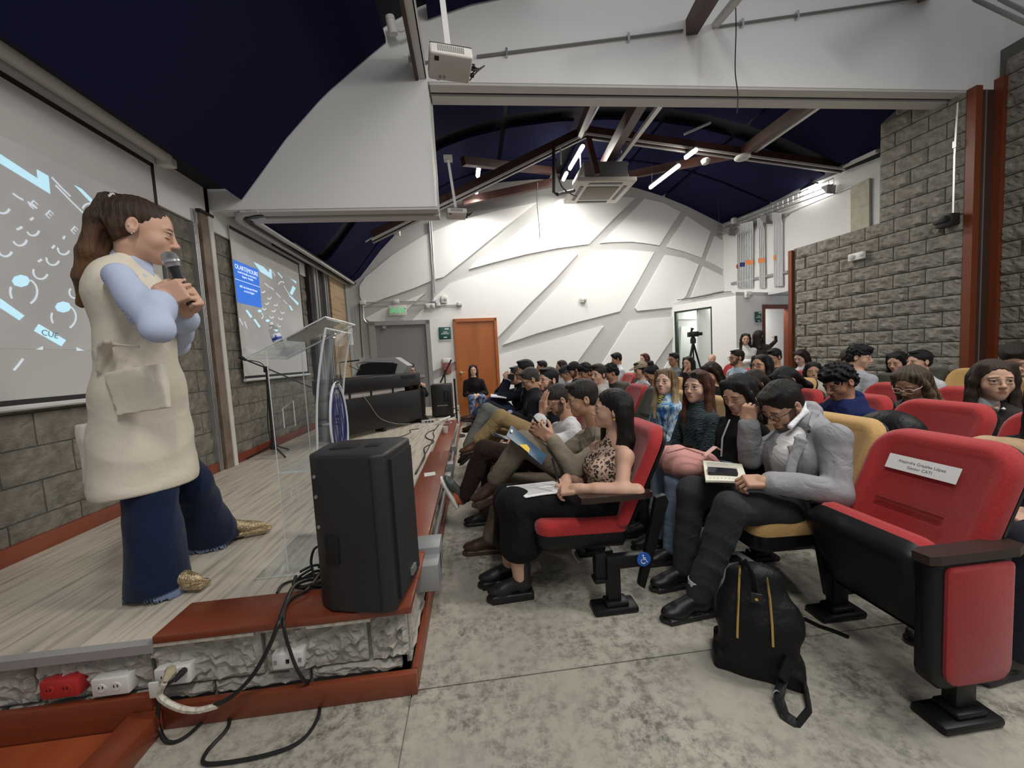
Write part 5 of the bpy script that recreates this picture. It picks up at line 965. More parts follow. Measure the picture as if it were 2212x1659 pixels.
def hand_prims(w, d, n, side, s=1., curl=(.5, .5, .5, .5), thumb=(.5, .3), spread=.06, i=0, nail=8):
    """w wrist, d finger direction, n palm normal, side +1: thumb on d x n side"""
    d = unit(d); n = unit(np.asarray(n)-d*np.dot(n, d)); t = np.cross(d, n)*side; Q = []
    A = np.stack([t, d, n], 1)
    Q.append(cap(w-d*.02*s, w+d*.02*s, .026*s, .024*s, .012)); Q.append(box(w+d*.052*s, np.array([.030, .030, .004])*s, A, .010*s, .010, i))
    Q.append(ell(w+d*.03*s+t*.028*s+n*.008*s, np.array([.016, .030, .014])*s, A, .012, i))
    for q, (off, ln, r) in enumerate(((.031, .074, .0086), (.0105, .083, .0088), (-.0105, .076, .0084), (-.031, .060, .0074))):
        p = w+d*(.086-.004*abs(q-1))*s+t*off*s; a = 0.; c = curl[q]; dd = unit(d+t*spread*(1.2-q*.8)); r *= s; pa = w+d*.03*s+t*off*.7*s
        Q.append(cap(pa, p, r*1.05, r, .006, i))
        for fr, ang in ((.46, 70), (.30, 95), (.24, 60)):
            a += R(ang)*c; v = dd*math.cos(a)+n*math.sin(a); p2 = p+v*ln*fr*s; Q.append(cap(p, p2, r, r*.92, .003, i)); p = p2; r *= .93
        Q.append(ell(p-v*.004*s-(n*math.cos(a)-dd*math.sin(a))*r*.9, (.005*s, .006*s, .003*s), np.stack([t, v, np.cross(t, v)], 1), .001, nail, 'p'))
    p = w+d*.022*s+t*.030*s+n*.006*s; v = unit(d*.72+t*(.75-.5*thumb[0])+n*(.15+.75*thumb[0])); r = .0115*s; Q.append(cap(p-v*.01*s, p+v*.042*s, r*1.15, r, .01, i)); p = p+v*.042*s
    v2 = unit(v+(n*.6-t*.5)*thumb[1]+d*.2); Q.append(cap(p, p+v2*.032*s, r, r*.9, .004, i)); p = p+v2*.032*s; v3 = unit(v2+(n*.3-t*.6)*thumb[1]); Q.append(cap(p, p+v3*.024*s, r*.9, r*.78, .004, i))
    return Q
def ik(a, b, l1, l2, hint):
    a, b = V(a), V(b); d = b-a; L = np.linalg.norm(d); u = d/(L+1e-9); L = min(L, (l1+l2)*.999); x = (l1*l1-l2*l2+L*L)/(2*L); y = math.sqrt(max(l1*l1-x*x, 0)); hv = np.asarray(hint, float); hv = unit(hv-u*(hv@u)); return a+u*x+hv*y
def hair_prims(c, A, s, style, i=0, length=.2, vol=1., part=0, face=1.):
    Q = []
    def P(x, y, z): return c+A @ (np.array([x, y, z])*s)
    def e(x, y, z, rx, ry, rz, k=.015, op='u', ii=i): Q.append(ell(P(x, y, z), np.array([rx, ry, rz])*s, A, k*s, ii, op))
    def cp(a, b, ra, rb, k=.02, ii=i): Q.append(cap(P(*a), P(*b), ra*s, rb*s, k*s, ii))
    if style == 'short':
        e(0, -.016, .046, .078+.004*vol, .098+.004*vol, .080+.010*vol); e(0, -.045, -.005, .072, .062, .062)
        e(0, .116, -.030, .080, .080, .104, .012, 's'); e(0, .03, -.105, .12, .10, .09, .01, 's'); 
        for t in (-1, 1): e(t*.095, .004, -.03, .028, .030, .046, .006, 's')
        e(0, .045, .105, .052, .050, .022*vol)
    elif style == 'curly':
        e(0, -.012, .062, .088, .102, .084); e(0, -.058, .0, .078, .062, .072); e(0, .122, -.036, .084, .084, .092, .008, 's'); e(0, .05, .096, .062, .050, .032); e(0, .03, -.115, .12, .10, .09, .01, 's')
        for t in (-1, 1): e(t*.097, .006, -.026, .028, .028, .04, .006, 's')
    elif style in ('long', 'bob', 'pony', 'bun', 'half'):
        e(0, -.018, .042, .081*vol, .101*vol, .085*vol); e(0, -.05, -.008, .076*vol, .066*vol, .072)
        e(part*.02, .120, -.020+(.012 if style in ('pony', 'bun') else .004), .066*face, .076, .102, .014, 's')
        if style in ('pony', 'bun'):
            e(0, -.118, -.07, .12, .05, .07, .02, 's')
            for t in (-1, 1): e(t*.1, .004, -.02, .03, .028, .044, .006, 's')
            e(0, .04, -.1, .12, .11, .085, .01, 's')
        if style == 'bun': e(0, -.055, .135, .042, .042, .036)
        if style in ('long', 'bob'):
            L = length
            for t in (-1, 1):
                cp((t*.055, .035, .085), (t*.080, .012, .0), .026, .022); cp((t*.080, .012, .0), (t*.083, .0, -.08), .021, .023); cp((t*.083, .0, -.08), (t*.088, .012, -.08-L*.55), .024, .026); cp((t*.088, .012, -.08-L*.55), (t*.080, .02, -.08-L), .026, .014)
            Q.append(tor(P(0, -.075, .02), P(0, -.082, -.1-L*.5), (.082*s, .04*s), (.094*s, .034*s), A[:, 0], .03*s, i)); Q.append(tor(P(0, -.082, -.1-L*.5), P(0, -.07, -.1-L), (.094*s, .034*s), (.085*s, .02*s), A[:, 0], .03*s, i))
    return Q
# ================================================================== auditorium chairs
def rrect(w_, h, r, n=6, rb=None):
    """rounded rectangle outline, origin at bottom centre; r top radius, rb bottom radius"""
    rb = r if rb is None else rb; o = []
    for cx, cy, a0, q in ((w_/2-rb, rb, 270, rb), (w_/2-r, h-r, 0, r), (-w_/2+r, h-r, 90, r), (-w_/2+rb, rb, 180, rb)):
        for k in range(n+1): a = R(a0+90*k/n); o.append((cx+q*math.cos(a), cy+q*math.sin(a)))
    return o
def pillow(m, out, layers, F):
    """stack of inset copies of an outline; F maps (u, v, depth) to a point"""
    P = np.array(out); n = len(P); T = np.roll(P, -1, 0)-np.roll(P, 1, 0); N = np.stack([T[:, 1], -T[:, 0]], 1); N /= np.linalg.norm(N, axis=1)[:, None]
    vs = []; fs = []
    for ins, d in layers: vs += [F(*(P[i]-N[i]*ins), d) for i in range(n)]
    for l in range(len(layers)-1): fs += [(l*n+i, l*n+(i+1) % n, (l+1)*n+(i+1) % n, (l+1)*n+i) for i in range(n)]
    L = (len(layers)-1)*n; return m.add(vs, fs+[list(range(n))[::-1], [L+i for i in range(n)]], True)
FAB = {'red': mat('fabric_red', (.42, .018, .020), .85, bump=(500, .2), sheen=.25, noise=(180, (.33, .012, .014), .4, .6)), 'mustard': mat('fabric_mustard', (.56, .35, .125), .85, bump=(500, .2), sheen=.25, noise=(180, (.46, .27, .09), .4, .6)),
       'green': mat('fabric_green', (.035, .036, .017), .85, bump=(500, .2), sheen=.2)}
M_arm = mat('armrest_brown', (.028, .013, .010), .4); M_frame2 = mat('chair_frame_black', (.007, .007, .008), .42, spec=.3)
def chair_parts(col, seat_down, end):
    """meshes in chair space: faces -x, origin on the floor under the back pivot, y across"""
    F = FAB[col]; out = []
    bx = lambda v: .10+.45*v                       # backrest leans back
    m = MB(); pillow(m, rrect(.49, .53, .11, 6, .04), [(.055, -.05), (.03, -.062), (.012, -.055), (.0, -.035), (.0, .0)], lambda u, v, d: (bx(v)+d+.10*(u/.25)**2*-.12, u, .40+v*.96)); out.append(('backrest', m.mesh('backrest', F, 60)))
    m = MB(); pillow(m, rrect(.20, .012, .004, 2), [(.0, -.066), (.0, -.058)], lambda u, v, d: (bx(.2+v)+d, u*1.2, .40+(.235+v)*.96)); out.append(('seam', m.mesh('seam', mat('seam_dark_'+col, tuple(c*.35 for c in F.node_tree.nodes['Principled BSDF'].inputs[0].default_value[:3]), .9), 60)))
    m = MB(); pillow(m, rrect(.485, .53, .11, 6, .05), [(.0, .0), (.0, .014), (.02, .03)], lambda u, v, d: (bx(v-.01)+d, u, .395+v*.96)); out.append(('back_shell', m.mesh('back_shell', M_frame2, 60)))
    if seat_down: S = lambda u, v, d: (.10-v, u, .335+d+.03*v)
    else:
        a = R(64); ca, sa = math.cos(a), math.sin(a); S = lambda u, v, d: (.07-v*.86*ca+d*sa, u, .20+v*.86*sa+d*ca)
    m = MB(); pillow(m, rrect(.46, .47, .07, 5, .03), [(.0, .045), (.0, .075), (.012, .10), (.035, .112)], S); out.append(('seat', m.mesh('seat', F, 60)))
    m = MB(); pillow(m, rrect(.465, .475, .07, 5, .03), [(.05, -.04), (.015, -.03), (.0, .0), (.0, .048)], S); out.append(('seat_pan', m.mesh('seat_pan', M_frame2, 60)))
    for s in (-1, 1):
        y = s*.265
        if s == -1 and end == 'panel':
            m = MB(); pillow(m, rrect(.30, .45, .03, 3, .06), [(.008, -.022), (.0, -.016), (.0, .03), (.01, .036)], lambda u, v, d: (.02+u, y+d, .13+v)); out.append(('end_panel', m.mesh('end_panel', M_frame2, 60)))
            m = MB(); pillow(m, rrect(.25, .41, .02, 3, .05), [(.0, -.0), (.0, -.012), (.008, -.016)], lambda u, v, d: (.035+u, y-.02+d, .15+v)); out.append(('end_upholstery', m.mesh('end_upholstery', F, 60)))
        elif s == -1 and end == 'open':
            m = MB(); m.rbox(-.035, .035, y-.022, y+.022, .03, .26, .006); out.append(('post', m.mesh('post', M_frame2)))
            m = MB(); m.rbox(-.035, .19, y-.024, y+.024, .22, .285, .006); out.append(('bracket', m.mesh('bracket', M_frame2)))
            m = MB(); m.prism([(.13, y-.02, .12), (.16, y-.02, .10), (.30, y-.02, .545), (.285, y-.02, .58), (.235, y-.02, .57)], (0, .03, 0)); out.append(('side_bar', m.mesh('side_bar', M_frame2)))
            m = MB(); m.rbox(-.09, -.03, y-.01, y+.05, .15, .30, .008).rbox(-.1, -.02, y-.02, y+.05, .15, .17, .006); out.append(('hinge', m.mesh('hinge', M_frame2)))
        elif s == -1:
            m = MB(); m.prism([(-.05, y-.012, .1), (.1, y-.012, .1), (.16, y-.012, .57), (-.12, y-.012, .57), (-.11, y-.012, .42)], (0, .028, 0)); out.append(('side_panel', m.mesh('side_panel', M_frame2)))
        else: continue
        if end != 'open' or s == 1: m = MB(); m.rbox(-.03, .05, y-.02, y+.025, .03, .4, .006); out.append(('post', m.mesh('post', M_frame2)))
        m = MB(); P = [(-.155, -.028), (-.16, .02), (-.12, .034), (.17, .036), (.215, .02), (.215, -.02), (.17, -.036), (-.12, -.034)]
        m.prism([(a_, y+b_, .575) for a_, b_ in P], (0, 0, .03)); out.append(('armrest', m.mesh('armrest', M_arm)))
        m = MB(); m.rbox(-.115, .115, y-.055, y+.055, 0, .032, .012).rbox(-.05, .07, y-.04, y+.04, .03, .055, .01); out.append(('foot', m.mesh('foot', M_frame2)))
    return out
_cp = {}
def chair(x, y, col, label, down=True, end='side', rz=0.):
    key = (col, down, end)
    if key not in _cp: _cp[key] = chair_parts(*key)
    t = empty('auditorium_chair', (x, y, 0), label, 'chair', 'auditorium chairs in rows', rz)
    for n, me in _cp[key]: inst(me, n, Matrix.Translation((x, y, 0)) @ Matrix.Rotation(rz, 4, 'Z'), t)
    return t
# ================================================================== people
TIER = {0: (.0027, .0034, .008, .0042), 1: (.0042, .005, .011, .006), 2: (.0056, .0065, .015, .008)}
def glasses(c, A, s, m, root, r=.022, sun=False, up=0.):
    g = MB(); P = lambda x, y, z: c+A @ (np.array([x, y, z])*s)
    for t in (-1, 1):
        g.tube([P(t*.033+r*1.12*math.copysign(abs(math.cos(a))**.75, math.cos(a)), .103-.35*abs(t*.033+r*math.cos(a))**1.6, up+.002+r*.82*math.copysign(abs(math.sin(a))**.75, math.sin(a))) for a in np.linspace(0, 2*math.pi, 16, False)], .0019*s, 5, True)
        g.tube([P(t*.057, .096, up+.008), P(t*.078, .06, up+.008), P(t*.083, -.005, up+.010)], .0019*s, 5)
    g.tube([P(-.011, .104, up+.004), P(0, .109, up+.007), P(.011, .104, up+.004)], .002*s, 5); g.build('glasses', m, root)
    if sun:
        l = MB()
        for t in (-1, 1): l.prism([P(t*.033+r*1.05*math.cos(a), .101-.35*abs(t*.033+r*math.cos(a))**1.6, up+.002+r*.78*math.sin(a)) for a in np.linspace(0, 2*math.pi, 14, False)], tuple(A[:, 1]*.002))
        l.build('lens', M_black, root, kind='stuff')
M_gl = mat('spectacle_black', (.01, .01, .011), .3); M_glw = mat('spectacle_white', (.75, .66, .62), .3); M_gold = mat('gold', (.75, .5, .16), .25, .95)
def torso(J, f=1., t=0., i=0, wst=1., sh=True, hip=True):
    """clothed trunk through pelvis, waist, chest and shoulders"""
    pel, nk, sL, sR = J['pel'], J['nk'], J['sL'], J['sR']; side = unit(sL-sR); ch = J.get('ch', pel*.36+nk*.64); ws = J.get('ws', pel*.68+nk*.32); u = unit(nk-ch); k = .05
    sw = np.linalg.norm(sL-sR)/2; Q = []
    if hip: Q.append(tor(pel, ws, (.155*f+t, .112*f+t), (.142*f*wst+t, .105*f*wst+t), J.get('hs', side), k, i))
    Q += [tor(ws, ch, (.142*f*wst+t, .105*f*wst+t), (min(.165*f, sw*1.02)+t, .112*f+t), side, k, i), tor(ch, nk-u*.035, (min(.165*f, sw*1.02)+t, .112*f+t), (.095*f+t, .066*f+t), side, k, i)]
    if sh: Q += [cap(nk-u*.045, s, .052*f+t, .054*f+t, .045, i) for s in (sL, sR)]
    return Q
def arm(J, L, r=(.053, .045, .036), t=0., i=0, upto=1., k=.02):
    s, e, w_ = J['s'+L], J['e'+L], J['w'+L]; Q = [cap(s, e, r[0]+t, r[1]+t, k, i)]
    if upto > 0: Q.append(cap(e, e+(w_-e)*upto, r[1]+t, r[1]+(r[2]-r[1])*upto+t, k, i))
    return Q
def leg(J, L, r=(.088, .066, .054), t=0., i=0, upto=1., k=.03):
    h, kn, a = J['h'+L], J['k'+L], J['a'+L]; return [cap(h, kn, r[0]+t, r[1]+t, k, i), cap(kn, kn+(a-kn)*upto, r[1]+t, r[2]+t, k, i)]
def shoe_prims(an, toe, s=1., style='shoe'):
    """an: ankle joint, toe: tip direction point at sole level; ids 0 upper 1 sole 2 accent"""
    d = unit(toe-an-np.array([0, 0, 1])*0); up = np.array([0, 0, 1.]); 
    d = unit(toe-an) if style == 'hang' else d
    return d
def shoe(an, d, up, root, col, sole, s=1., boot=0., heel=.0, pointed=False, h=.0055, accent=None, m=None):
    """an: ankle centre; d: toe direction; up: up direction of the foot"""
    d = unit(d); up = unit(np.asarray(up, float)-d*np.dot(up, d)); t = np.cross(d, up); A = np.stack([t, d, up], 1); Q = []
    P = lambda x, y, z: an+A @ (np.array([x, y, z])*s)
    Q.append(ell(P(0, -.005, -.035), np.array([.036, .052, .042])*s, A, .02)); Q.append(cap(P(0, .02, -.025), P(0, .10, -.047), .036*s, .030*s, .025))
    w_ = .030 if pointed else .039; Q.append(ell(P(0, .115, -.055), np.array([w_, .070, .026])*s, A, .025)); 
    if pointed: Q.append(cap(P(0, .13, -.058), P(0, .215, -.066), .022*s, .006*s, .025))
    Q.append(cap(P(0, -.01, -.03), P(0, -.012, .01+boot), .040*s, (.042 if boot else .039)*s, .02))
    b = .0 if not boot else .012
    Q.append(box(P(0, .055+(.02 if pointed else 0), -.084-b), np.array([.033 if not pointed else .027, .105+(.03 if pointed else 0), .006+b])*s, A, .006*s, .004, 1))
    if heel: Q.append(box(P(0, -.025, -.09-heel/2), np.array([.031, .032, .01+heel/2])*s, A, .005*s, .003, 1))
    if not pointed: Q.append(ell(P(0, .13, -.083-b), np.array([.040, .062, .011+b])*s, A, .005, 1)); 
    Q.append(ell(P(0, -.02, -.083-b), np.array([.036, .045, .011+b])*s, A, .005, 1))
    if accent is not None: Q.append(ell(P(.03, .0, -.05), np.array([.03, .055, .018])*s, A, .001, 2, 'p')); Q.append(ell(P(-.03, .0, -.05), np.array([.03, .055, .018])*s, A, .001, 2, 'p'))
    v = sdf(Q, h, pal=[col, sole, accent if accent is not None else col]); return smesh('shoe', v, m or M_shoe, root)
FIN = {'rest': ((.25, .3, .35, .4), (.25, .2)), 'grip': ((.85, .9, .9, .95), (.8, .5)), 'hold': ((.55, .6, .62, .65), (.6, .4)), 'flat': ((.05, .06, .08, .1), (.1, .1)), 'fist': ((1., 1., 1., 1.), (.9, .7)), 'pen': ((.6, .7, .85, .9), (.75, .5)), 'spread': ((.1, .1, .12, .2), (.0, -.1))}
def person(label, J, head, hair=None, skin='mid', tops=(), pants=None, shoes=None, hands=None, tier=2, female=False, extra_skin=(), group=None, lips=None, iris=(.02, .012, .008), neck_r=None, core=True, hc=None, eyes=True):
    """J joints; head=(centre, forward, roll, scale, options); tops=[(name, prims, palette, folds, material, h-factor)]"""
    hh, hhand, hcl, hha = TIER[tier]; base = (J['pel'][0], J['pel'][1], J.get('z0', 0.))
    root = empty('person', tuple(map(float, base)), label, 'person', group)
    sk = np.array(SKINS[skin]); li = np.array(lips) if lips is not None else sk*np.array([.76, .46, .46]); hcol = np.array(hc if hc is not None else (hair or (0, (.02, .015, .012)))[1])
    pal = [sk, li, (.55, .52, .49), iris, hcol*.7+sk*.12, hcol*.75+sk*.18, sk*.38, sk*.82, sk*.9+np.array([.10, .05, .05])]
    c, fw, roll, s, opt = head; A = fr3(fw, (0, 0, 1), roll); c = V(c)
    Q = head_prims(c, A, s, female, **opt); nk = J['nk']; nr = neck_r or (.047 if female else .056)
    Q.append(cap(c+A @ (np.array([0, -.022, -.062])*s), nk+np.array([0, 0, -.01]), nr*s, nr*1.06, .025)); u = unit(c-nk)
    ch = J.get('ch', J['pel']*.36+nk*.64); side = unit(J['sL']-J['sR'])
    Q.append(tor(ch, nk-unit(nk-ch)*.03, (.135, .088), (.085, .055), side, .04)); Q += [cap(nk-unit(nk-ch)*.04, J['s'+L]*.85+nk*.15, .045, .04, .03) for L in 'LR']
    lo = np.minimum(c-.155*s, nk-.13); hi = np.maximum(c+.155*s, nk+.11); parts = [sdf(Q, hh, lo, hi, pal)]
    for L, sd in (('L', 1), ('R', -1)):
        hd = (hands or {}).get(L)
        if hd is None: continue
        d, n, pose, up_ = hd[:4]; hs = hd[4] if len(hd) > 4 else .95; cu, th = FIN[pose] if isinstance(pose, str) else pose
        w_ = J['w'+L]; e = J['e'+L]; P = hand_prims(w_, d, n, -sd, hs, cu, th)
        P.append(cap(w_-unit(w_-e)*up_, w_, .040 if up_ > .15 else .030+.03*up_, .026, .015))
        if up_ > .2: ar = .86 if female else 1.; P += [cap(e, J['s'+L], .041*ar, .047*ar, .02), cap(w_-unit(w_-e)*.1, e, .034, .040*ar, .02), ell(J['s'+L]+np.array([0, 0, -.01]), .054*ar, None, .03)]
        parts.append(sdf(P, hhand, pal=pal))
    for P in extra_skin: parts.append(sdf(P, max(hhand, .005), pal=pal))
    if core:
        Qc = torso(J, .82, -.03)
        for L in 'LR': Qc += arm(J, L, (.036, .032, .026), 0.)+leg(J, L, (.066, .046, .034), 0.)
        Qc.append(cap(nk, c, .04, .05, .03)); parts.append(sdf(Qc, .02, pal=pal))
    smesh('body', join(parts), M_skin, root)
    for nm, prims, pl, fo, mm, hf in tops:
        smesh(nm, sdf(prims, hcl*hf, pal=pl, folds=fo), mm or M_cloth, root)
    if pants is not None:
        nm, prims, pl, fo, mm, hf = pants; smesh(nm, sdf(prims, hcl*hf, pal=pl, folds=fo), mm or M_cloth, root)
    if hair is not None and hair[0] != 'bald':
        st_, col, kw = hair[:3]; ex = hair[3](c, A, s) if len(hair) > 3 and hair[3] else []
        ph = rnd.random()*6; amp = (.0075 if st_ == 'curly' else .0010)*s; fq = 150 if st_ == 'curly' else 260; kw = dict(kw)
        def fo(x, y, z):
            if st_ == 'curly': return amp*(np.sin(x*fq+ph+2*np.sin(z*60))*np.sin(y*fq*1.1+2+1.5*np.sin(x*70))+np.sin(z*fq*.9+x*60+2*np.sin(y*80))*.7)
            a = (x-c[0])*A[0, 0]+(y-c[1])*A[1, 0]; b = (x-c[0])*A[0, 1]+(y-c[1])*A[1, 1]
            return amp*(np.sin(a*fq+ph+(z-c[2])*14)+.7*np.sin(b*fq*1.15+1.3*np.sin(z*9)+(z-c[2])*11))
        col2 = kw.pop('tip', col); fade = kw.pop('fade', None); Qh = hair_prims(c, A, s, st_, 0, **kw)+ex
        v, f, cc = sdf(Qh, hha, pal=[col, col2], folds=fo)
        if col2 is not col:                                         # hair colour really changes from roots to tips
            d = np.clip((c[2]+.05-v[:, 2])/.22, 0, 1)[:, None]; g = np.random.default_rng(3); a = np.arctan2(v[:, 1]-c[1], v[:, 0]-c[0]); stv = (.5+.5*np.sin(a*23+v[:, 2]*6))[:, None]*.7; d = np.clip(d+stv*.6-.15, 0, 1); cc = cc*(1-d)+np.array(col2)*d
        smesh('hair', (v, f, cc), M_hair, root)
    for L in 'LR':
        if shoes is None: break
        sp_ = shoes(L) if callable(shoes) else shoes
        if sp_ is None: continue
        shoe(J['a'+L], sp_.get('d'), sp_.get('up', (0, 0, 1)), root, sp_['col'], sp_['sole'], **{k: v for k, v in sp_.items() if k not in ('d', 'up', 'col', 'sole')})
    return root, c, A, s
def seated(px, py, X, yaw=0., hyaw=0., pitch=0., s=.93, lean=.0, legs='flat', arms='lap', sw=.155, pel=.02, pz=.50, side=0.):
    """joints of a figure sitting in a row; X is the distance of the head from the stage axis; yaw turns towards the camera"""
    Hc = atX(px, py, X); y = R(yaw); f = np.array([-math.cos(y), -math.sin(y), 0.]); l = np.array([-f[1], f[0], 0.]); up = np.array([0, 0, 1.])
    hy = R(hyaw); hf = np.array([-math.cos(hy), -math.sin(hy), math.tan(R(pitch))]); J = {}
    nk = Hc-unit(np.array([hf[0], hf[1], 0]))*(.022+.05*max(0, -math.sin(R(pitch))))*s-up*.150*s
    p = np.array([nk[0], nk[1], 0])-f*(-pel+lean)+up*pz; J['pel'] = p; J['nk'] = nk
    J['ch'] = p*.36+nk*.64-f*.02; J['ws'] = p*.68+nk*.32-f*.03; J['hs'] = l
    for L, q in (('L', 1), ('R', -1)):
        J['s'+L] = nk-up*.088*s+l*sw*q*s; J['h'+L] = p+l*q*.085+f*.02-up*.0; J['k'+L] = p+f*.42*s+l*q*.10+up*.015; J['a'+L] = J['k'+L]-up*(J['k'+L][2]-.095)+f*.03
    T = {'lap': (.24, .05, .085), 'phone': (.30, .055, .21), 'wide': (.22, .17, .10), 'write': (.30, .06, .12), 'cross': (.13, -.02, .2)}
    a, b, z = T.get(arms, T['lap'])
    for L, q in (('L', 1), ('R', -1)):
        w_ = p+f*a*s+l*q*b+up*z; 
        if arms == 'chin' and L == 'R': w_ = Hc+hf*np.array([1, 1, 0])*.10*s-up*.155*s-l*.02
        if arms == 'chinL' and L == 'L': w_ = Hc+hf*np.array([1, 1, 0])*.10*s-up*.155*s+l*.02
        J['w'+L] = w_; J['e'+L] = ik(J['s'+L], w_, .265*s, .24*s, l*q*.6-up-f*.3)
    J['f'] = f; J['l'] = l; J['Hc'] = Hc; J['hf'] = hf; return J
def simple(label, px, py, X, hair, skin='mid', top=((.05, .05, .06), 'plain'), pants=(.03, .03, .035), s=.93, tier=2, female=False, glass=None, hopt=None, roll=0., hand='rest', inner=None, shoes=(.02, .018, .016), **kw):
    J = seated(px, py, X, s=s, **kw); f, l = J['f'], J['l']; arms = kw.get('arms', 'lap'); seed = int(px*7+py)
    col, kind = top[:2]; tc = np.array(col); bulk = {'puffy': .018, 'hood': .012, 'blazer': .008}.get(kind, 0.); g = .95 if female else 1.03
    Q = torso(J, g, bulk); sl = 1.
    r = (.050, .042, .036) if not female else (.046, .039, .032)
    for L in 'LR':
        if kind == 'tee': Q += arm(J, L, r, .006, upto=0); Q[-1] = cap(J['s'+L], J['s'+L]*.35+J['e'+L]*.65, r[0]+.012, r[0]+.010, .02)
        else: Q += arm(J, L, r, .006+bulk*.6, upto=.93)
    up = unit(J['nk']-J['ch'])
    if kind == 'hood': Q += [tor(J['nk']-f*.055-up*.03, J['nk']-f*.07+up*.05, (.10, .055), (.085, .035), l, .03)]+[cap(J['nk']-f*.03+l*q*.075, J['nk']+f*.06+l*q*.03-up*.03, .03, .025, .03) for q in (-1, 1)]
    elif kind in ('collar', 'blazer', 'puffy'): Q += [tor(J['nk']-up*.03, J['nk']+up*.028, (.072, .066), (.060, .060), l, .015, 1)]
    if kind == 'scarf': Q += [tor(J['nk']-up*.05, J['nk']+up*.01, (.12, .10), (.075, .07), l, .03)]
    pal = [tc, top[2] if len(top) > 2 else tc*1.02]
    tops = []
    if inner is not None:
        Q.append(ell(J['ch']+f*.135*g+up*.055, np.array([.048, .10, .15]), np.stack([l, f, up], 1), .012, 0, 's')); Q.append(ell(J['nk']+f*.07, (.05, .07, .06), np.stack([l, f, up], 1), .01, 0, 's'))
        q2 = torso(J, g*.93, -.004, sh=False)+[tor(J['nk']-up*.03, J['nk']+up*.034, (.064, .060), (.054, .054), l, .012)]; tops.append(('shirt', q2, [inner], None, None, 1))
    tops.insert(0, ({'blazer': 'jacket', 'hood': 'hoodie', 'puffy': 'jacket', 'tee': 'shirt', 'scarf': 'shawl'}.get(kind, 'shirt'), Q, pal, mkfolds(seed, .005 if tier else .006, 26), top[3] if len(top) > 3 else None, 1))
    pq = [tor(J['pel'], J['pel']+f*.06, (.155, .10), (.15, .09), l, .04)]+leg(J, 'L', (.086, .064, .052))+leg(J, 'R', (.086, .064, .052))
    hands = {}
    for L, q in (('L', 1), ('R', -1)):
        if arms in ('lap', 'wide', 'write'): hands[L] = (f*.9-l*q*.35+np.array([0, 0, -.25]), np.array([0, 0, -1.])-l*q*.2, hand, .28 if kind == 'tee' else .06)
        elif arms == 'phone': hands[L] = (f*.5-l*q*.55+np.array([0, 0, .35]), -l*q-f*.3, 'hold', .28 if kind == 'tee' else .06)
        elif (arms == 'chin' and L == 'R') or (arms == 'chinL' and L == 'L'): hands[L] = (np.array([0, 0, 1.])-f*.2-l*q*.15, -f-l*q*.3, 'hold', .06)
        else: hands[L] = (f*.9-l*q*.35+np.array([0, 0, -.25]), np.array([0, 0, -1.]), 'rest', .06)
    ho = dict(hopt or {}); root, c, A, s = person(label, J, (J['Hc'], J['hf'], roll, s, ho), hair, skin, tops, ('trousers', pq, [pants], mkfolds(seed+5, .005, 22), None, 1.15), dict(d=f, col=shoes, sole=(.02, .02, .02), h=.009), hands, tier, female)
    if glass is not None: glasses(c, A, s, glass, root)
    return root, c, A, s, J
# ================================================================== the people who show large
def JP(d): return {k: atY(*v) if len(v) == 3 else V(v) for k, v in d.items()}
UP = np.array([0, 0, 1.])
def strip(a, b, w0, w1, n, i=1, th=.010): return tor(a, b, (w0, th), (w1, th), np.cross(unit(b-a), unit(n)), .010, i)
M_leo = mat('leopard_print', (.50, .33, .24), .8)
def _leo():
    nt = M_leo.node_tree; b = nt.nodes['Principled BSDF']; L = nt.links.new; tc = nt.nodes.new('ShaderNodeTexCoord')
    v = nt.nodes.new('ShaderNodeTexVoronoi'); v.inputs['Scale'].default_value = 56; n = nt.nodes.new('ShaderNodeTexNoise'); n.inputs['Scale'].default_value = 45; n.inputs['Detail'].default_value = 3
    mx = nt.nodes.new('ShaderNodeMix'); mx.data_type = 'VECTOR'; mx.inputs[0].default_value = .035; L(tc.outputs['Object'], mx.inputs[4]); L(n.outputs['Color'], mx.inputs[5]); L(mx.outputs[1], v.inputs['Vector']); L(tc.outputs['Object'], n.inputs['Vector'])
    r = nt.nodes.new('ShaderNodeValToRGB'); e = r.color_ramp.elements; e[0].position = 0; e[0].color = (.14, .085, .06, 1); e[1].position = .16; e[1].color = (.19, .115, .08, 1)
    for p, c in ((.20, (.012, .010, .010)), (.42, (.012, .010, .010)), (.47, (.56, .40, .30)), (1, (.60, .45, .35))): q = e.new(p); q.color = (*c, 1)
    L(v.outputs['Distance'], r.inputs[0]); L(r.outputs[0], b.inputs['Base Color'])
_leo()
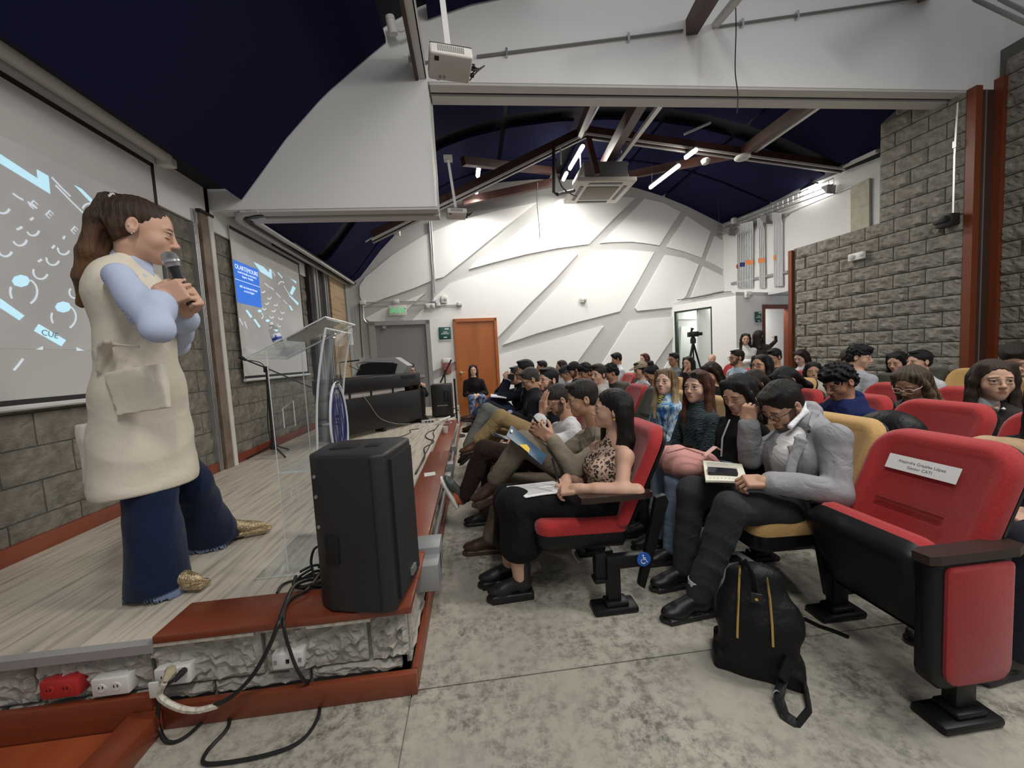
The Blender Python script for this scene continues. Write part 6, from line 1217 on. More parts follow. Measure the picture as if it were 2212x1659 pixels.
def ramp_mat(name, scale, stops, rough=.85, dist=0., wave=None, stretch=(1, 1, 1)):
    m = mat(name, (.5, .5, .5), rough); nt = m.node_tree; b = nt.nodes['Principled BSDF']; L = nt.links.new; tc = nt.nodes.new('ShaderNodeTexCoord'); mp = nt.nodes.new('ShaderNodeMapping'); mp.inputs['Scale'].default_value = stretch; L(tc.outputs['Object'], mp.inputs[0])
    if wave: n = nt.nodes.new('ShaderNodeTexWave'); n.bands_direction = wave; n.inputs['Scale'].default_value = scale; n.inputs['Distortion'].default_value = dist; n.inputs['Detail Scale'].default_value = 1.5
    else: n = nt.nodes.new('ShaderNodeTexNoise'); n.inputs['Scale'].default_value = scale; n.inputs['Detail'].default_value = 3; n.inputs['Distortion'].default_value = dist
    L(mp.outputs[0], n.inputs['Vector']); r = nt.nodes.new('ShaderNodeValToRGB'); e = r.color_ramp.elements; e[0].position, e[1].position = stops[0][0], stops[-1][0]; e[0].color = (*stops[0][1], 1); e[1].color = (*stops[-1][1], 1)
    for p, c in stops[1:-1]: q = e.new(p); q.color = (*c, 1)
    L(n.outputs['Fac'], r.inputs[0]); L(r.outputs[0], b.inputs['Base Color']); return m
M_stripe = ramp_mat('blue_pinstripe', 110, [(.3, (.30, .38, .60)), (.7, (.62, .68, .80))], wave='DIAGONAL')
M_scarfb = ramp_mat('painted_scarf', 9, [(.30, (.02, .07, .28)), (.42, (.05, .20, .52)), (.50, (.30, .52, .70)), (.56, (.75, .78, .72)), (.62, (.10, .26, .55)), (.72, (.45, .36, .12))], dist=2.5, stretch=(1, 1, .5))
M_shawl = ramp_mat('teal_shawl', 26, [(.25, (.008, .014, .018)), (.75, (.055, .085, .095))], wave='DIAGONAL', dist=7.)
M_bwst = ramp_mat('black_white_stripe', 42, [(.42, (.03, .03, .035)), (.58, (.66, .66, .66))], wave='Z', dist=.6)
BLK = (.010, .010, .011); DK = (.016, .012, .010); JEAN = (.075, .11, .18)
# ------------------------------------------------------------------ speaker on the stage
Yw = 1.88
J = JP(dict(nk=(283, 592, 1.90), sR=(258, 598, 1.72), sL=(298, 612, 2.10), eR=(338, 708, 1.63), eL=(382, 745, 2.12), pel=(312, 860, 1.9), hR=(310, 890, 1.86), hL=(322, 880, 1.96), kR=(326, 1060, 1.85), kL=(412, 1045, 2.14), aR=(342, 1236, 1.86), aL=(492, 1150, 2.36)))
J['ch'] = atY(288, 690, 1.9); J['ws'] = atY(302, 770, 1.9); J['hs'] = np.array([0., 1, 0]); J['z0'] = ZS
mt, mh = atY(413, 662, 1.78), atY(368, 560, 1.74); mic_d = unit(mh-mt); MC = mt*.58+mh*.42
dR = unit(np.array([.80, .30, .38])); nR = unit(np.cross(mic_d, dR)); J['wR'] = MC-dR*.092-nR*.030-mic_d*.012
dL = unit(np.array([.62, -.45, .30])); nL = unit(np.cross(dL, mic_d)); J['wL'] = mt+mic_d*.035-dL*.088-nL*.030
J['aR'][2] = ZS+.115; J['aL'][2] = ZS+.115
hd = atY(306, 500, 1.90); hf = unit(np.array([.84, .42, -.20]))
bx = np.array([1., 0, 0])
shirt = torso(J, .74, -.004, hip=False)+[q for L in 'LR' for q in arm(J, L, (.054, .049, .042), .003, upto=.72)]+[cap(J['e'+L]+(J['w'+L]-J['e'+L])*.60, J['e'+L]+(J['w'+L]-J['e'+L])*.74, .055, .058, .012, 1) for L in 'LR']
shirt += [tor(J['nk']-UP*.05, J['nk']+UP*.045+bx*.01, (.086, .084), (.068, .070), (0, 1, 0), .015, 1), cap(J['nk']+bx*.08-UP*.02+np.array([0, -.04, 0]), J['nk']+bx*.115-UP*.085+np.array([0, -.02, 0]), .016, .012, .02, 1)]
W1, W2, W3, W4 = atY(280, 640, 1.9), atY(300, 745, 1.9), atY(305, 850, 1.9), atY(318, 1030, 1.92)
vest = [tor(W1, W2, (.155, .130), (.140, .122), (0, 1, 0), .04), tor(W2, W3, (.140, .122), (.178, .148), (0, 1, 0), .04), tor(W3, W4, (.180, .146), (.212, .172), (0, 1, 0), .03),
        cap(atY(224, 600, 1.80), atY(272, 565, 1.86), .034, .034, .03), cap(atY(255, 590, 2.05), atY(290, 578, 1.96), .04, .04, .03), tor(W1, atY(276, 600, 1.9), (.155, .125), (.14, .085), (0, 1, 0), .04),
        ell(atY(352, 630, 1.64), (.12, .07, .12), None, .03, 0, 's'), box(W4-UP*.20, (.5, .5, .15), None, .01, .01, 0, 's'),
        box(atY(212, 975, 1.84), (.012, .05, .12), fr3((.25, 1, 0)), .006, .02), cap(atY(226, 750, 1.72), atY(232, 738, 1.66), .022, .018, .02, 1), cap(atY(226, 750, 1.72), atY(214, 800, 1.73), .014, .010, .02, 1), cap(atY(226, 742, 1.70), atY(300, 748, 1.70), .012, .010, .02, 1),
        box(atY(300, 845, 1.715), (.10, .006, .085), fr3((0, 1, 0), (-.1, 0, 1)), .006, .012, 0), box(atY(352, 660, 1.73), (.05, .006, .03), fr3((.3, 1, 0), (-.45, 0, 1)), .005, .012, 0)]
jean = [tor(W3, J['pel']-UP*.06, (.12, .10), (.12, .10), (0, 1, 0), .05)]
for L, (x, y, Y, wx, wy) in (('R', (344, 1266, 1.86, .118, .12)), ('L', (463, 1182, 2.34, .142, .12))):
    e = atY(x, y, Y); e[2] = ZS+.035; jean += [tor(J['h'+L], J['k'+L], (.045, .05), (.088, .088), (0, 1, 0), .05), tor(J['k'+L], e, (.088, .088), (wy, wx), (0, 1, 0), .04), box(e-UP*.20, (.3, .3, .18), None, .01, .004, 0, 's')]
    for k in range(70): a = k*.0898; jean.append(cap(e+np.array([math.cos(a)*wx*1.0, math.sin(a)*wy*1.0, -.012]), e+np.array([math.cos(a+.05)*wx*1.04+rnd.uniform(-.006, .006), math.sin(a)*wy*1.04, -.024-rnd.uniform(0, .012)]), .0045, .0032, .003, 1))
def pony(c, A, s):
    p = [(262, 436, 1.9), (240, 438, 1.88), (221, 478, 1.86), (204, 548, 1.85), (190, 602, 1.85), (178, 655, 1.86)]; r = [.026, .036, .044, .045, .040, .020]
    return [cap(atY(*p[i]), atY(*p[i+1]), r[i], r[i+1], .03) for i in range(5)]+[cap(atY(*p[i])+np.array([.01, -.04, 0]), atY(*p[i+1])+np.array([.01, -.04, 0]), r[i]*.7, r[i+1]*.7, .02) for i in range(1, 4)]
root, c, A, s = person('woman in long cream vest and wide navy trousers speaking into a microphone on stage', J, (hd, hf, 0, 1.17, dict(lid=.55)), ('pony', (.030, .017, .012), dict(tip=(.13, .065, .03), face=1.05, vol=.96), pony), 'light',
    [('shirt', shirt, [(.5, .56, .74), (.56, .62, .78)], mkfolds(3, .006, 30), M_stripe, .8), ('vest', vest, [(.70, .64, .53), (.64, .58, .48)], mkfolds(9, .0055, 15), M_linen, .8)],
    ('trousers', jean, [(.010, .018, .050), (.16, .21, .32)], mkfolds(4, .005, 16), M_linen, .6), lambda L: dict(d=(1, -.12, 0) if L == 'R' else (.92, .3, 0), col=(.62, .50, .30), sole=(.50, .42, .28), pointed=True, heel=.02, s=1.0, m=mat('gold_leather', (.62, .49, .29), .28, .8, noise=(90, (.40, .30, .17), .4, .6), bump=(160, .5))),
    {'R': (dR, nR, 'grip', .16, 1.12), 'L': (dL, nL, 'grip', .14, 1.12)}, 0, True, hc=(.02, .012, .009))
M_prl = mat('pearl', (.75, .74, .72), .25)
for dz, dx in ((-.028, .005), (-.008, -.012), (-.036, .0)): MB().lathe([(0, -.004), (.004, 0), (0, .004)], tuple(c+A @ (np.array([.088, -.004+dx, dz])*s)), 8).build('earring', M_prl, root)
MB().tube([c+A @ (np.array([.052*math.cos(a)*.6, -.088-.012*0, .075+.03*math.sin(a)])*s) for a in np.linspace(0, 6.28, 12, False)], .010, 6, True).build('hair_tie', mat('hair_tie_pale', (.6, .55, .5), .7), root)
mc = empty('microphone', tuple(mt), 'black handheld microphone with silver grille held by the speaking woman', 'microphone')
MB().tube([mt, mt+mic_d*.01, mt*.45+mh*.55-mic_d*.02, mh-mic_d*.045, mh-mic_d*.032], [.012, .0135, .016, .020, .022], 14).build('handle', M_black, mc)
MB().lathe([(0, -.034), (.024, -.03), (.0275, -.012), (.029, .004), (.025, .02), (.014, .029), (0, .031)], M=look(mh, mic_d), seg=16).build('grille', mat('mic_grille', (.42, .42, .43), .35, .85, bump=(900, .8)), mc); MB().lathe([(.027, -.014), (.0302, -.012), (.0302, -.004), (.027, -.002)], M=look(mh, mic_d), seg=16).build('ring', M_metal, mc)
# ------------------------------------------------------------------ woman in leopard print
J = JP(dict(nk=(1332, 945, 2.11), sL=(1350, 985, 1.96), sR=(1292, 968, 2.27), eL=(1342, 1060, 1.86), eR=(1262, 1045, 2.30), wL=(1246, 1056, 1.92), wR=(1222, 1036, 2.13), pel=(1318, 1092, 2.12), hL=(1318, 1100, 2.02), hR=(1300, 1092, 2.22), kL=(1108, 1090, 2.03), kR=(1098, 1080, 2.19), aL=(1125, 1238, 2.02), aR=(1102, 1212, 2.16)))
J['ch'] = atY(1322, 1000, 2.11); J['ws'] = atY(1312, 1055, 2.11); J['hs'] = np.array([0., -1, 0])
for a, z in (('aL', .115), ('aR', .115)): J[a][2] = z
hd = atY(1320, 884, 2.11); hf = unit(np.array([-.94, .18, .06])); fx = np.array([-1., 0, 0])
top = torso(J, .93, -.002, hip=True, sh=False)+[cap(J['nk']-UP*.075, J['s'+L]*.62+J['nk']*.38-UP*.035, .05, .048, .03) for L in 'LR']+[tor(J['nk']-UP*.09, J['nk']-UP*.035+fx*.005, (.10, .075), (.066, .060), (0, 1, 0), .03), ell(J['ch']+fx*.09+np.array([0, -.06, -.02]), (.062, .062, .062), None, .04), ell(J['ch']+fx*.09+np.array([0, .06, -.02]), (.062, .062, .062), None, .04)]
sk_ = [tor(J['pel'], J['pel']+fx*.05, (.17, .10), (.17, .10), (0, 1, 0), .05)]+leg(J, 'L', (.094, .078, .07), .0, upto=.0)+leg(J, 'R', (.092, .076, .07), 0, upto=.0)
for L, q in (('L', 1.0), ('R', 1.0)): sk_.append(tor(J['k'+L], J['k'+L]*.45+J['a'+L]*.55+np.array([.03, 0, 0]), (.082, .082), (.095, .125), (0, 1, 0), .04))
def lhair(c, A, s):
    P = lambda x, y, z: c+A @ (np.array([x, y, z])*s)
    return [tor(P(-.02, -.07, .03), P(-.02, -.085, -.16), (.085*s, .05*s), (.09*s, .045*s), A[:, 0], .03), tor(P(-.02, -.085, -.16), P(-.02, -.075, -.30), (.09*s, .045*s), (.07*s, .028*s), A[:, 0], .03),
            cap(P(-.055, -.01, .07), P(-.080, -.052, -.02), .033*s, .026*s, .03), cap(P(-.080, -.052, -.02), P(-.09, -.06, -.20), .03*s, .03*s, .03), cap(P(-.09, -.05, -.20), P(-.085, -.05, -.36), .032*s, .012*s, .03), cap(P(.06, .03, -.10), P(.075, .03, -.26), .02*s, .012*s, .03)]
root, c, A, s = person('woman in leopard print top and long black skirt writing in the red front chair', J, (hd, hf, 2, .97, dict(lid=.0)), ('half', (.008, .007, .007), dict(part=.6, face=1.05), lhair), 'light',
    [('top', top, [(.5, .4, .3)], mkfolds(5, .003, 26), M_leo, .8)], ('skirt', sk_, [(.010, .010, .011)], mkfolds(8, .005, 18), None, .8), dict(d=(-1, -.05, 0), col=(.014, .014, .015), sole=(.012, .012, .012), boot=.07, heel=.035, s=1.03),
    {'L': (np.array([-1, .35, -.15]), np.array([.1, .35, -1]), 'hold', .30, .93), 'R': (np.array([-.55, -.8, -.28]), np.array([-.2, -.1, -1]), 'pen', .30, .93)}, 0, True,
    extra_skin=[[cap(J['k'+L]*.4+J['a'+L]*.6, J['a'+L]-UP*.02, .054, .042, .01)] for L in 'LR'], lips=(.42, .16, .15))
ea = c+A @ (np.array([-.083, -.006, -.044])*s); MB().lathe([(0, -.011), (.009, -.006), (.011, 0), (.009, .006), (0, .011)], tuple(ea), 10).build('earring', M_gold, root)
pa, pb = J['wR']+np.array([-.055, -.075, -.045]), atY(1193, 990, 2.02); pa = atY(1208, 1045, 2.0)
o = empty('pen', tuple(pa), 'black pen in the hand of the woman in leopard print', 'pen'); MB().tube([pa, pa*.95+pb*.05, pb], [.0015, .005, .0055], 8).build('barrel', M_black, o); MB().tube([pa*.2+pb*.8, pb+(pb-pa)*.02], .0062, 8).build('cap', M_black, o)
# papers on her lap
def sheet(name, P4, m, label, cat, th=.004, nx=8, ny=8, bend=.012, lines=None, group=None, z=1):
    """bent sheet of paper through four corners"""
    P = [np.array(p, float) for p in P4]; n = unit(np.cross(P[1]-P[0], P[3]-P[0])); n = n if n[2] > 0 else -n; t = empty(name, tuple(P[0]), label, cat, group)
    S = lambda u, v, d: (P[0]*(1-u)*(1-v)+P[1]*u*(1-v)+P[2]*u*v+P[3]*(1-u)*v)+n*(d+bend*math.sin(u*3.1)*math.sin(v*2.2))
    m_ = MB(); up_ = [[S(i/nx, j/ny, th) for j in range(ny+1)] for i in range(nx+1)]; dn = [[S(i/nx, j/ny, 0) for j in range(ny, -1, -1)] for i in range(nx+1)]; m_.quadgrid(up_); m_.quadgrid(dn)
    for q, r_ in ((0, 1), (nx, 1)): m_.quadgrid([[S(q/nx, j/ny, 0) for j in range(ny+1)], [S(q/nx, j/ny, th) for j in range(ny+1)]])
    for q in (0, ny): m_.quadgrid([[S(i/nx, q/ny, 0) for i in range(nx+1)], [S(i/nx, q/ny, th) for i in range(nx+1)]])
    m_.build('page', m, t)
    if lines:
        l = MB()
        for (u0, v0, u1, v1, w_) in lines:
            A_, B_ = (u0, v0), (u1, v1); l.quadgrid([[S(u0+(u1-u0)*k/4, v0+(v1-v0)*k/4-w_, th+.0008), S(u0+(u1-u0)*k/4, v0+(v1-v0)*k/4+w_, th+.0008)] for k in range(5)])
        l.build('printed_lines', mat('ink_grey', (.22, .22, .23), .8), t, kind='stuff')
    return t
M_paper = mat('paper_white', (.80, .80, .79), .7)
ln = [(.08+.0*k, .10+.055*k, .08+rnd.uniform(.35, .85), .10+.055*k, .008) for k in range(15)]
sheet('paper_sheet', [atY(1094, 1052, 2.06), atY(1196, 1040, 2.22), atY(1246, 1066, 2.02), atY(1136, 1076, 1.96)], M_paper, 'printed sheets of white paper on the lap of the woman in leopard print', 'paper', lines=ln)
# ------------------------------------------------------------------ man in the grey blazer
J = JP(dict(nk=(1738, 905, 1.90), sL=(1800, 945, 1.66), sR=(1700, 940, 2.08), eL=(1808, 1062, 1.58), eR=(1622, 990, 2.06), wL=(1652, 1040, 1.66), wR=(1616, 912, 1.98), pel=(1765, 1095, 1.87), hL=(1752, 1108, 1.77), hR=(1725, 1095, 1.97), kL=(1580, 1096, 1.70), kR=(1495, 1060, 1.98), aL=(1510, 1272, 1.72), aR=(1478, 1240, 1.96)))
J['ch'] = atY(1720, 985, 1.87); J['ws'] = atY(1730, 1050, 1.86); J['hs'] = np.array([0., -1, 0]); J['aL'][2] = .105; J['aR'][2] = .105
hd = atY(1690, 876, 1.90); hf = unit(np.array([-.90, -.12, -.62]))
jac = torso(J, 1.08, .012)+[q for L in 'LR' for q in arm(J, L, (.062, .056, .044), .006, upto=.90)]+[tor(J['pel'], J['pel']-UP*.09, (.18, .14), (.19, .14), (0, 1, 0), .04)]
wf_ = unit(np.array([-.9, -.25, .0])); wl_ = np.array([.25, -.9, 0.])
jac += [ell(atY(1662, 1000, 1.80), (.078, .11, .20), fr3(wf_), .010, 0, 's'), ell(atY(1700, 930, 1.83), (.07, .08, .08), None, .012, 0, 's')]
jac += [tor(J['nk']+np.array([.02, 0, -.04]), J['nk']+np.array([.012, 0, .030]), (.088, .084), (.074, .070), (0, 1, 0), .015, 1), strip(atY(1762, 893, 1.79), atY(1730, 950, 1.715), .020, .036, (-.6, -.8, .2)), strip(atY(1730, 948, 1.715), atY(1700, 1048, 1.70), .034, .012, (-.6, -.8, .1))]
sh = torso(J, 1.08, .002, sh=False)+[tor(J['nk']-UP*.05, J['nk']+UP*.038+np.array([-.01, 0, 0]), (.072, .068), (.063, .061), (0, 1, 0), .010), strip(atY(1740, 888, 1.83), atY(1706, 922, 1.81), .015, .012, (-.4, -.85, .3), 0)]
tr = [tor(J['pel'], J['pel']+fx*.05, (.175, .11), (.17, .10), (0, 1, 0), .05)]+leg(J, 'L', (.094, .074, .060))+leg(J, 'R', (.094, .074, .060))
root, c, A, s = person('bearded man in grey blazer and glasses bowed over a notebook in the mustard chair', J, (hd, hf, 0, 1.04, dict(beard=2, lid=.9)), ('short', (.010, .009, .008), dict(vol=.85)), 'mid',
    [('jacket', jac, [(.31, .31, .325), (.34, .34, .355)], mkfolds(11, .007, 26), None, .62), ('shirt', sh, [(.82, .82, .83)], mkfolds(2, .004, 30), None, .8)], ('trousers', tr, [(.040, .042, .046)], mkfolds(12, .006, 24), None, .8),
    dict(d=(-1, -.1, 0), col=(.010, .010, .011), sole=(.016, .016, .016), s=1.12), {'L': (np.array([-1, .25, .0]), np.array([-.1, .5, -1]), 'hold', .09, 1.), 'R': (np.array([.1, -.05, 1]), np.array([.75, .5, -.1]), 'fist', .09, 1.)}, 0, False)
glasses(c, A, s, M_gl, root)
for L in 'LR': MB().tube([J['a'+L]+UP*.02, J['a'+L]+UP*.075], .050, 12).build('sock', mat('sock_white', (.7, .7, .68), .9), root)
MB().lathe([(0, -.002), (.008, -.001), (.008, .003), (0, .004)], M=look(atY(1747, 932, 1.63), (-.5, -1, .2)), seg=10).build('lapel_pin', M_black, root)
sheet('notebook', [atY(1518, 998, 2.02), atY(1602, 1006, 1.96), atY(1616, 1046, 1.72), atY(1524, 1042, 1.74)], mat('cream_paper', (.72, .70, .58), .7), 'open cream notebook on the lap of the man in the grey blazer', 'notebook', th=.010, bend=.004, lines=[(.08, .10+.05*k, .6+.3*rnd.random(), .10+.05*k, .006) for k in range(6)]+[(.1+.09*k, .9, .13+.09*k, .9, .01) for k in range(8)])
def phone(P4, label, th=.008, scr=False):
    P = [np.array(p, float) for p in P4]; n = unit(np.cross(P[1]-P[0], P[3]-P[0])); n = n if np.dot(n, CAM-P[0]) > 0 else -n; t = empty('phone', tuple(P[0]), label, 'phone')
    q = []; cc = sum(P)/4
    for i in range(4):
        a, b, d = P[i-1], P[i], P[(i+1) % 4]; q += [b+unit(a-b)*min(.007, .2*np.linalg.norm(a-b)), b+unit(d-b)*min(.007, .2*np.linalg.norm(d-b))]
    MB().prism([tuple(p) for p in q], tuple(n*th)).build('body', M_black, t); MB().prism([tuple(cc+(p-cc)*.93+n*th) for p in P], tuple(n*.0006)).build('screen', mat('phone_screen', (.02, .022, .03), .1, emit=((.25, .3, .4), .25) if scr else None), t); return t
_nb = [atY(1518, 998, 2.02), atY(1602, 1006, 1.96), atY(1616, 1046, 1.72), atY(1524, 1042, 1.74)]; _bi = lambda u, v: _nb[0]*(1-u)*(1-v)+_nb[1]*u*(1-v)+_nb[2]*u*v+_nb[3]*(1-u)*v+np.array([0, 0, .016])
phone([_bi(.08, .50), _bi(.80, .50), _bi(.80, .78), _bi(.08, .78)], 'black phone lying on the open cream notebook', .012)
# ------------------------------------------------------------------ man in the tan blazer
J = JP(dict(nk=(1290, 925, 2.50), sL=(1312, 962, 2.32), sR=(1262, 950, 2.68), eL=(1240, 1010, 2.26), eR=(1205, 990, 2.62), wL=(1190, 948, 2.30), wR=(1166, 938, 2.48), pel=(1290, 1060, 2.48), hL=(1275, 1050, 2.38), hR=(1262, 1045, 2.58), kL=(1128, 955, 2.36), kR=(1092, 1046, 2.54), aL=(1074, 1034, 2.40), aR=(1062, 1128, 2.54)))
J['ch'] = atY(1300, 985, 2.49); J['ws'] = atY(1300, 1030, 2.48); J['hs'] = np.array([0., -1, 0]); J['aR'][2] = .115
hd = atY(1258, 862, 2.49); hf = unit(np.array([-.97, .06, -.20]))
jac = torso(J, 1.06, .010)+[q for L in 'LR' for q in arm(J, L, (.060, .055, .045), .005, upto=.88)]+[ell(atY(1262, 965, 2.38), (.06, .05, .13), None, .012, 0, 's'), ell(atY(1250, 930, 2.45), (.07, .07, .07), None, .012, 0, 's'),
      tor(J['nk']+np.array([.015, 0, -.05]), J['nk']+np.array([.01, 0, .02]), (.088, .084), (.072, .070), (0, 1, 0), .015, 1), strip(atY(1300, 930, 2.38), atY(1272, 985, 2.325), .026, .018, (-.5, -.85, .2))]
sh = torso(J, 1.0, -.002, sh=False)+[tor(J['nk']-UP*.05, J['nk']+UP*.03, (.074, .070), (.062, .060), (0, 1, 0), .012)]
tr = [tor(J['pel'], J['pel']+fx*.05, (.17, .11), (.165, .10), (0, 1, 0), .05)]+leg(J, 'L', (.09, .070, .062))+leg(J, 'R', (.09, .070, .062))
root, c, A, s = person('man in tan blazer and trousers with crossed legs beside the leopard print woman', J, (hd, hf, 0, 1.0, dict(lid=.4)), ('short', (.022, .020, .018), dict(vol=.9)), 'mid',
    [('jacket', jac, [(.275, .235, .175), (.285, .245, .185)], mkfolds(21, .006, 26), None, .8), ('shirt', sh, [(.02, .018, .03)], None, None, .9)], ('trousers', tr, [(.185, .150, .112)], mkfolds(22, .006, 22), None, .8),
    lambda L: dict(d=(-.95, -.1, -.28) if L == 'L' else (-1, 0, 0), up=(-.25, -.1, 1), col=(.060, .028, .018), sole=(.075, .045, .032), s=1.1, boot=.03), {'L': (np.array([-.8, .35, .75]), np.array([.3, 1, .2]), 'hold', .06, 1.), 'R': (np.array([-.6, -.3, .7]), np.array([.4, -.9, .1]), 'hold', .06, 1.)}, 0, False)
MB().tube([J['aL']+UP*.01, J['aL']*.75+J['kL']*.25], .046, 10).build('sock', mat('sock_grey', (.09, .085, .08), .9), root)
a, b = atY(1146, 895, 2.36), atY(1168, 922, 2.40); o = empty('pen', tuple(a), 'dark pen raised in the hand of the man in the tan blazer', 'pen'); MB().tube([a, b], .006, 8).build('barrel', M_black, o)
# his brochure
P4 = [atY(1104, 919, 2.30), atY(1180, 984, 2.24), atY(1169, 1005, 2.18), atY(1093, 942, 2.24)]; M_bro = mat('brochure_navy', (.016, .035, .085), .35, noise=(7, (.02, .10, .17), .4, .7))
t = sheet('brochure', P4, M_bro, 'dark blue brochure with yellow corner on the lap of the man in tan', 'brochure', bend=.006)
def onq(u, v, d=.012): n = unit(np.cross(P4[1]-P4[0], P4[3]-P4[0])); n = n if np.dot(n, CAM-P4[0]) > 0 else -n; return P4[0]*(1-u)*(1-v)+P4[1]*u*(1-v)+P4[2]*u*v+P4[3]*(1-u)*v+n*d
MB().prism([tuple(onq(*q)) for q in ((.34, .97), (.62, .97), (.60, .6), (.5, .5), (.42, .72))], tuple(np.array([0, -.001, 0]))).build('yellow_print', mat('print_yellow', (.75, .5, .03), .5), t); MB().prism([tuple(onq(.06+.03*math.cos(q), .45+.14*math.sin(q))) for q in np.linspace(0, 6.28, 9)[:-1]], (0, -.001, 0)).build('white_dot', M_paper, t)
# ------------------------------------------------------------------ man with his hand on his face
J = JP(dict(nk=(1228, 915, 2.92), sL=(1240, 945, 2.74), sR=(1205, 930, 3.08), eL=(1140, 968, 2.70), eR=(1165, 965, 3.06), wL=(1172, 893, 2.76), wR=(1108, 945, 2.98), pel=(1240, 1012, 2.92), hL=(1225, 1010, 2.82), hR=(1215, 1005, 3.02), kL=(1046, 972, 2.78), kR=(1060, 1010, 3.0), aL=(1004, 1068, 2.80), aR=(1050, 1085, 3.0)))
J['ch'] = atY(1232, 960, 2.92); J['ws'] = atY(1235, 990, 2.92); J['hs'] = np.array([0., -1, 0]); J['aR'][2] = .1
hd = atY(1206, 864, 2.92); hf = unit(np.array([-.9, -.12, -.52]))
sh = torso(J, 1.05, .010)+[q for L in 'LR' for q in arm(J, L, (.060, .054, .045), .006, upto=.80)]+[tor(J['nk']-UP*.05, J['nk']+UP*.03, (.078, .074), (.066, .064), (0, 1, 0), .012)]
tr = [tor(J['pel'], J['pel']+fx*.05, (.17, .11), (.165, .10), (0, 1, 0), .05)]+leg(J, 'L', (.092, .074, .056))+leg(J, 'R', (.09, .070, .056))
root, c, A, s = person('man in white shirt and dark trousers resting his forehead on one hand', J, (hd, hf, 0, .98, dict(beard=1, lid=.9)), ('short', (.030, .027, .025), dict(vol=.3)), 'mid',
    [('shirt', sh, [(.70, .71, .72)], mkfolds(31, .007, 28), None, .8)], ('trousers', tr, [(.030, .017, .014)], mkfolds(32, .005, 22), None, .8),
    lambda L: dict(d=(-.42, 0, .9), up=(.9, -.1, .42), col=(.045, .055, .048), sole=(.68, .66, .62), accent=(.75, .16, .06), s=1.08) if L == 'L' else dict(d=(-1, 0, 0), col=(.02, .02, .02), sole=(.02, .02, .02)), {'L': (np.array([.12, .05, 1.]), np.array([.9, .4, -.1]), 'spread', .10, 1.02), 'R': (np.array([-1, -.1, -.1]), np.array([0, -.3, -1]), 'hold', .08, .98)}, 0, False)
glasses(c, A, s, M_gl, root); MB().tube([J['wL']+UP*-.02+np.array([math.cos(a)*.034, math.sin(a)*.034, 0]) for a in np.linspace(0, 6.28, 14, False)], .008, 6, True).build('wristwatch', M_black, root)
phone([atY(1062, 935, 2.9), atY(1100, 946, 2.86), atY(1098, 953, 2.8), atY(1066, 944, 2.84)], 'black phone in the lap hand of the man covering his face')
o = sheet('leaflet', [atY(1042, 960, 2.9), atY(1085, 958, 2.96), atY(1088, 964, 2.78), atY(1044, 966, 2.74)], M_paper, 'folded white leaflet on the knee of the man covering his face', 'paper', bend=.003)
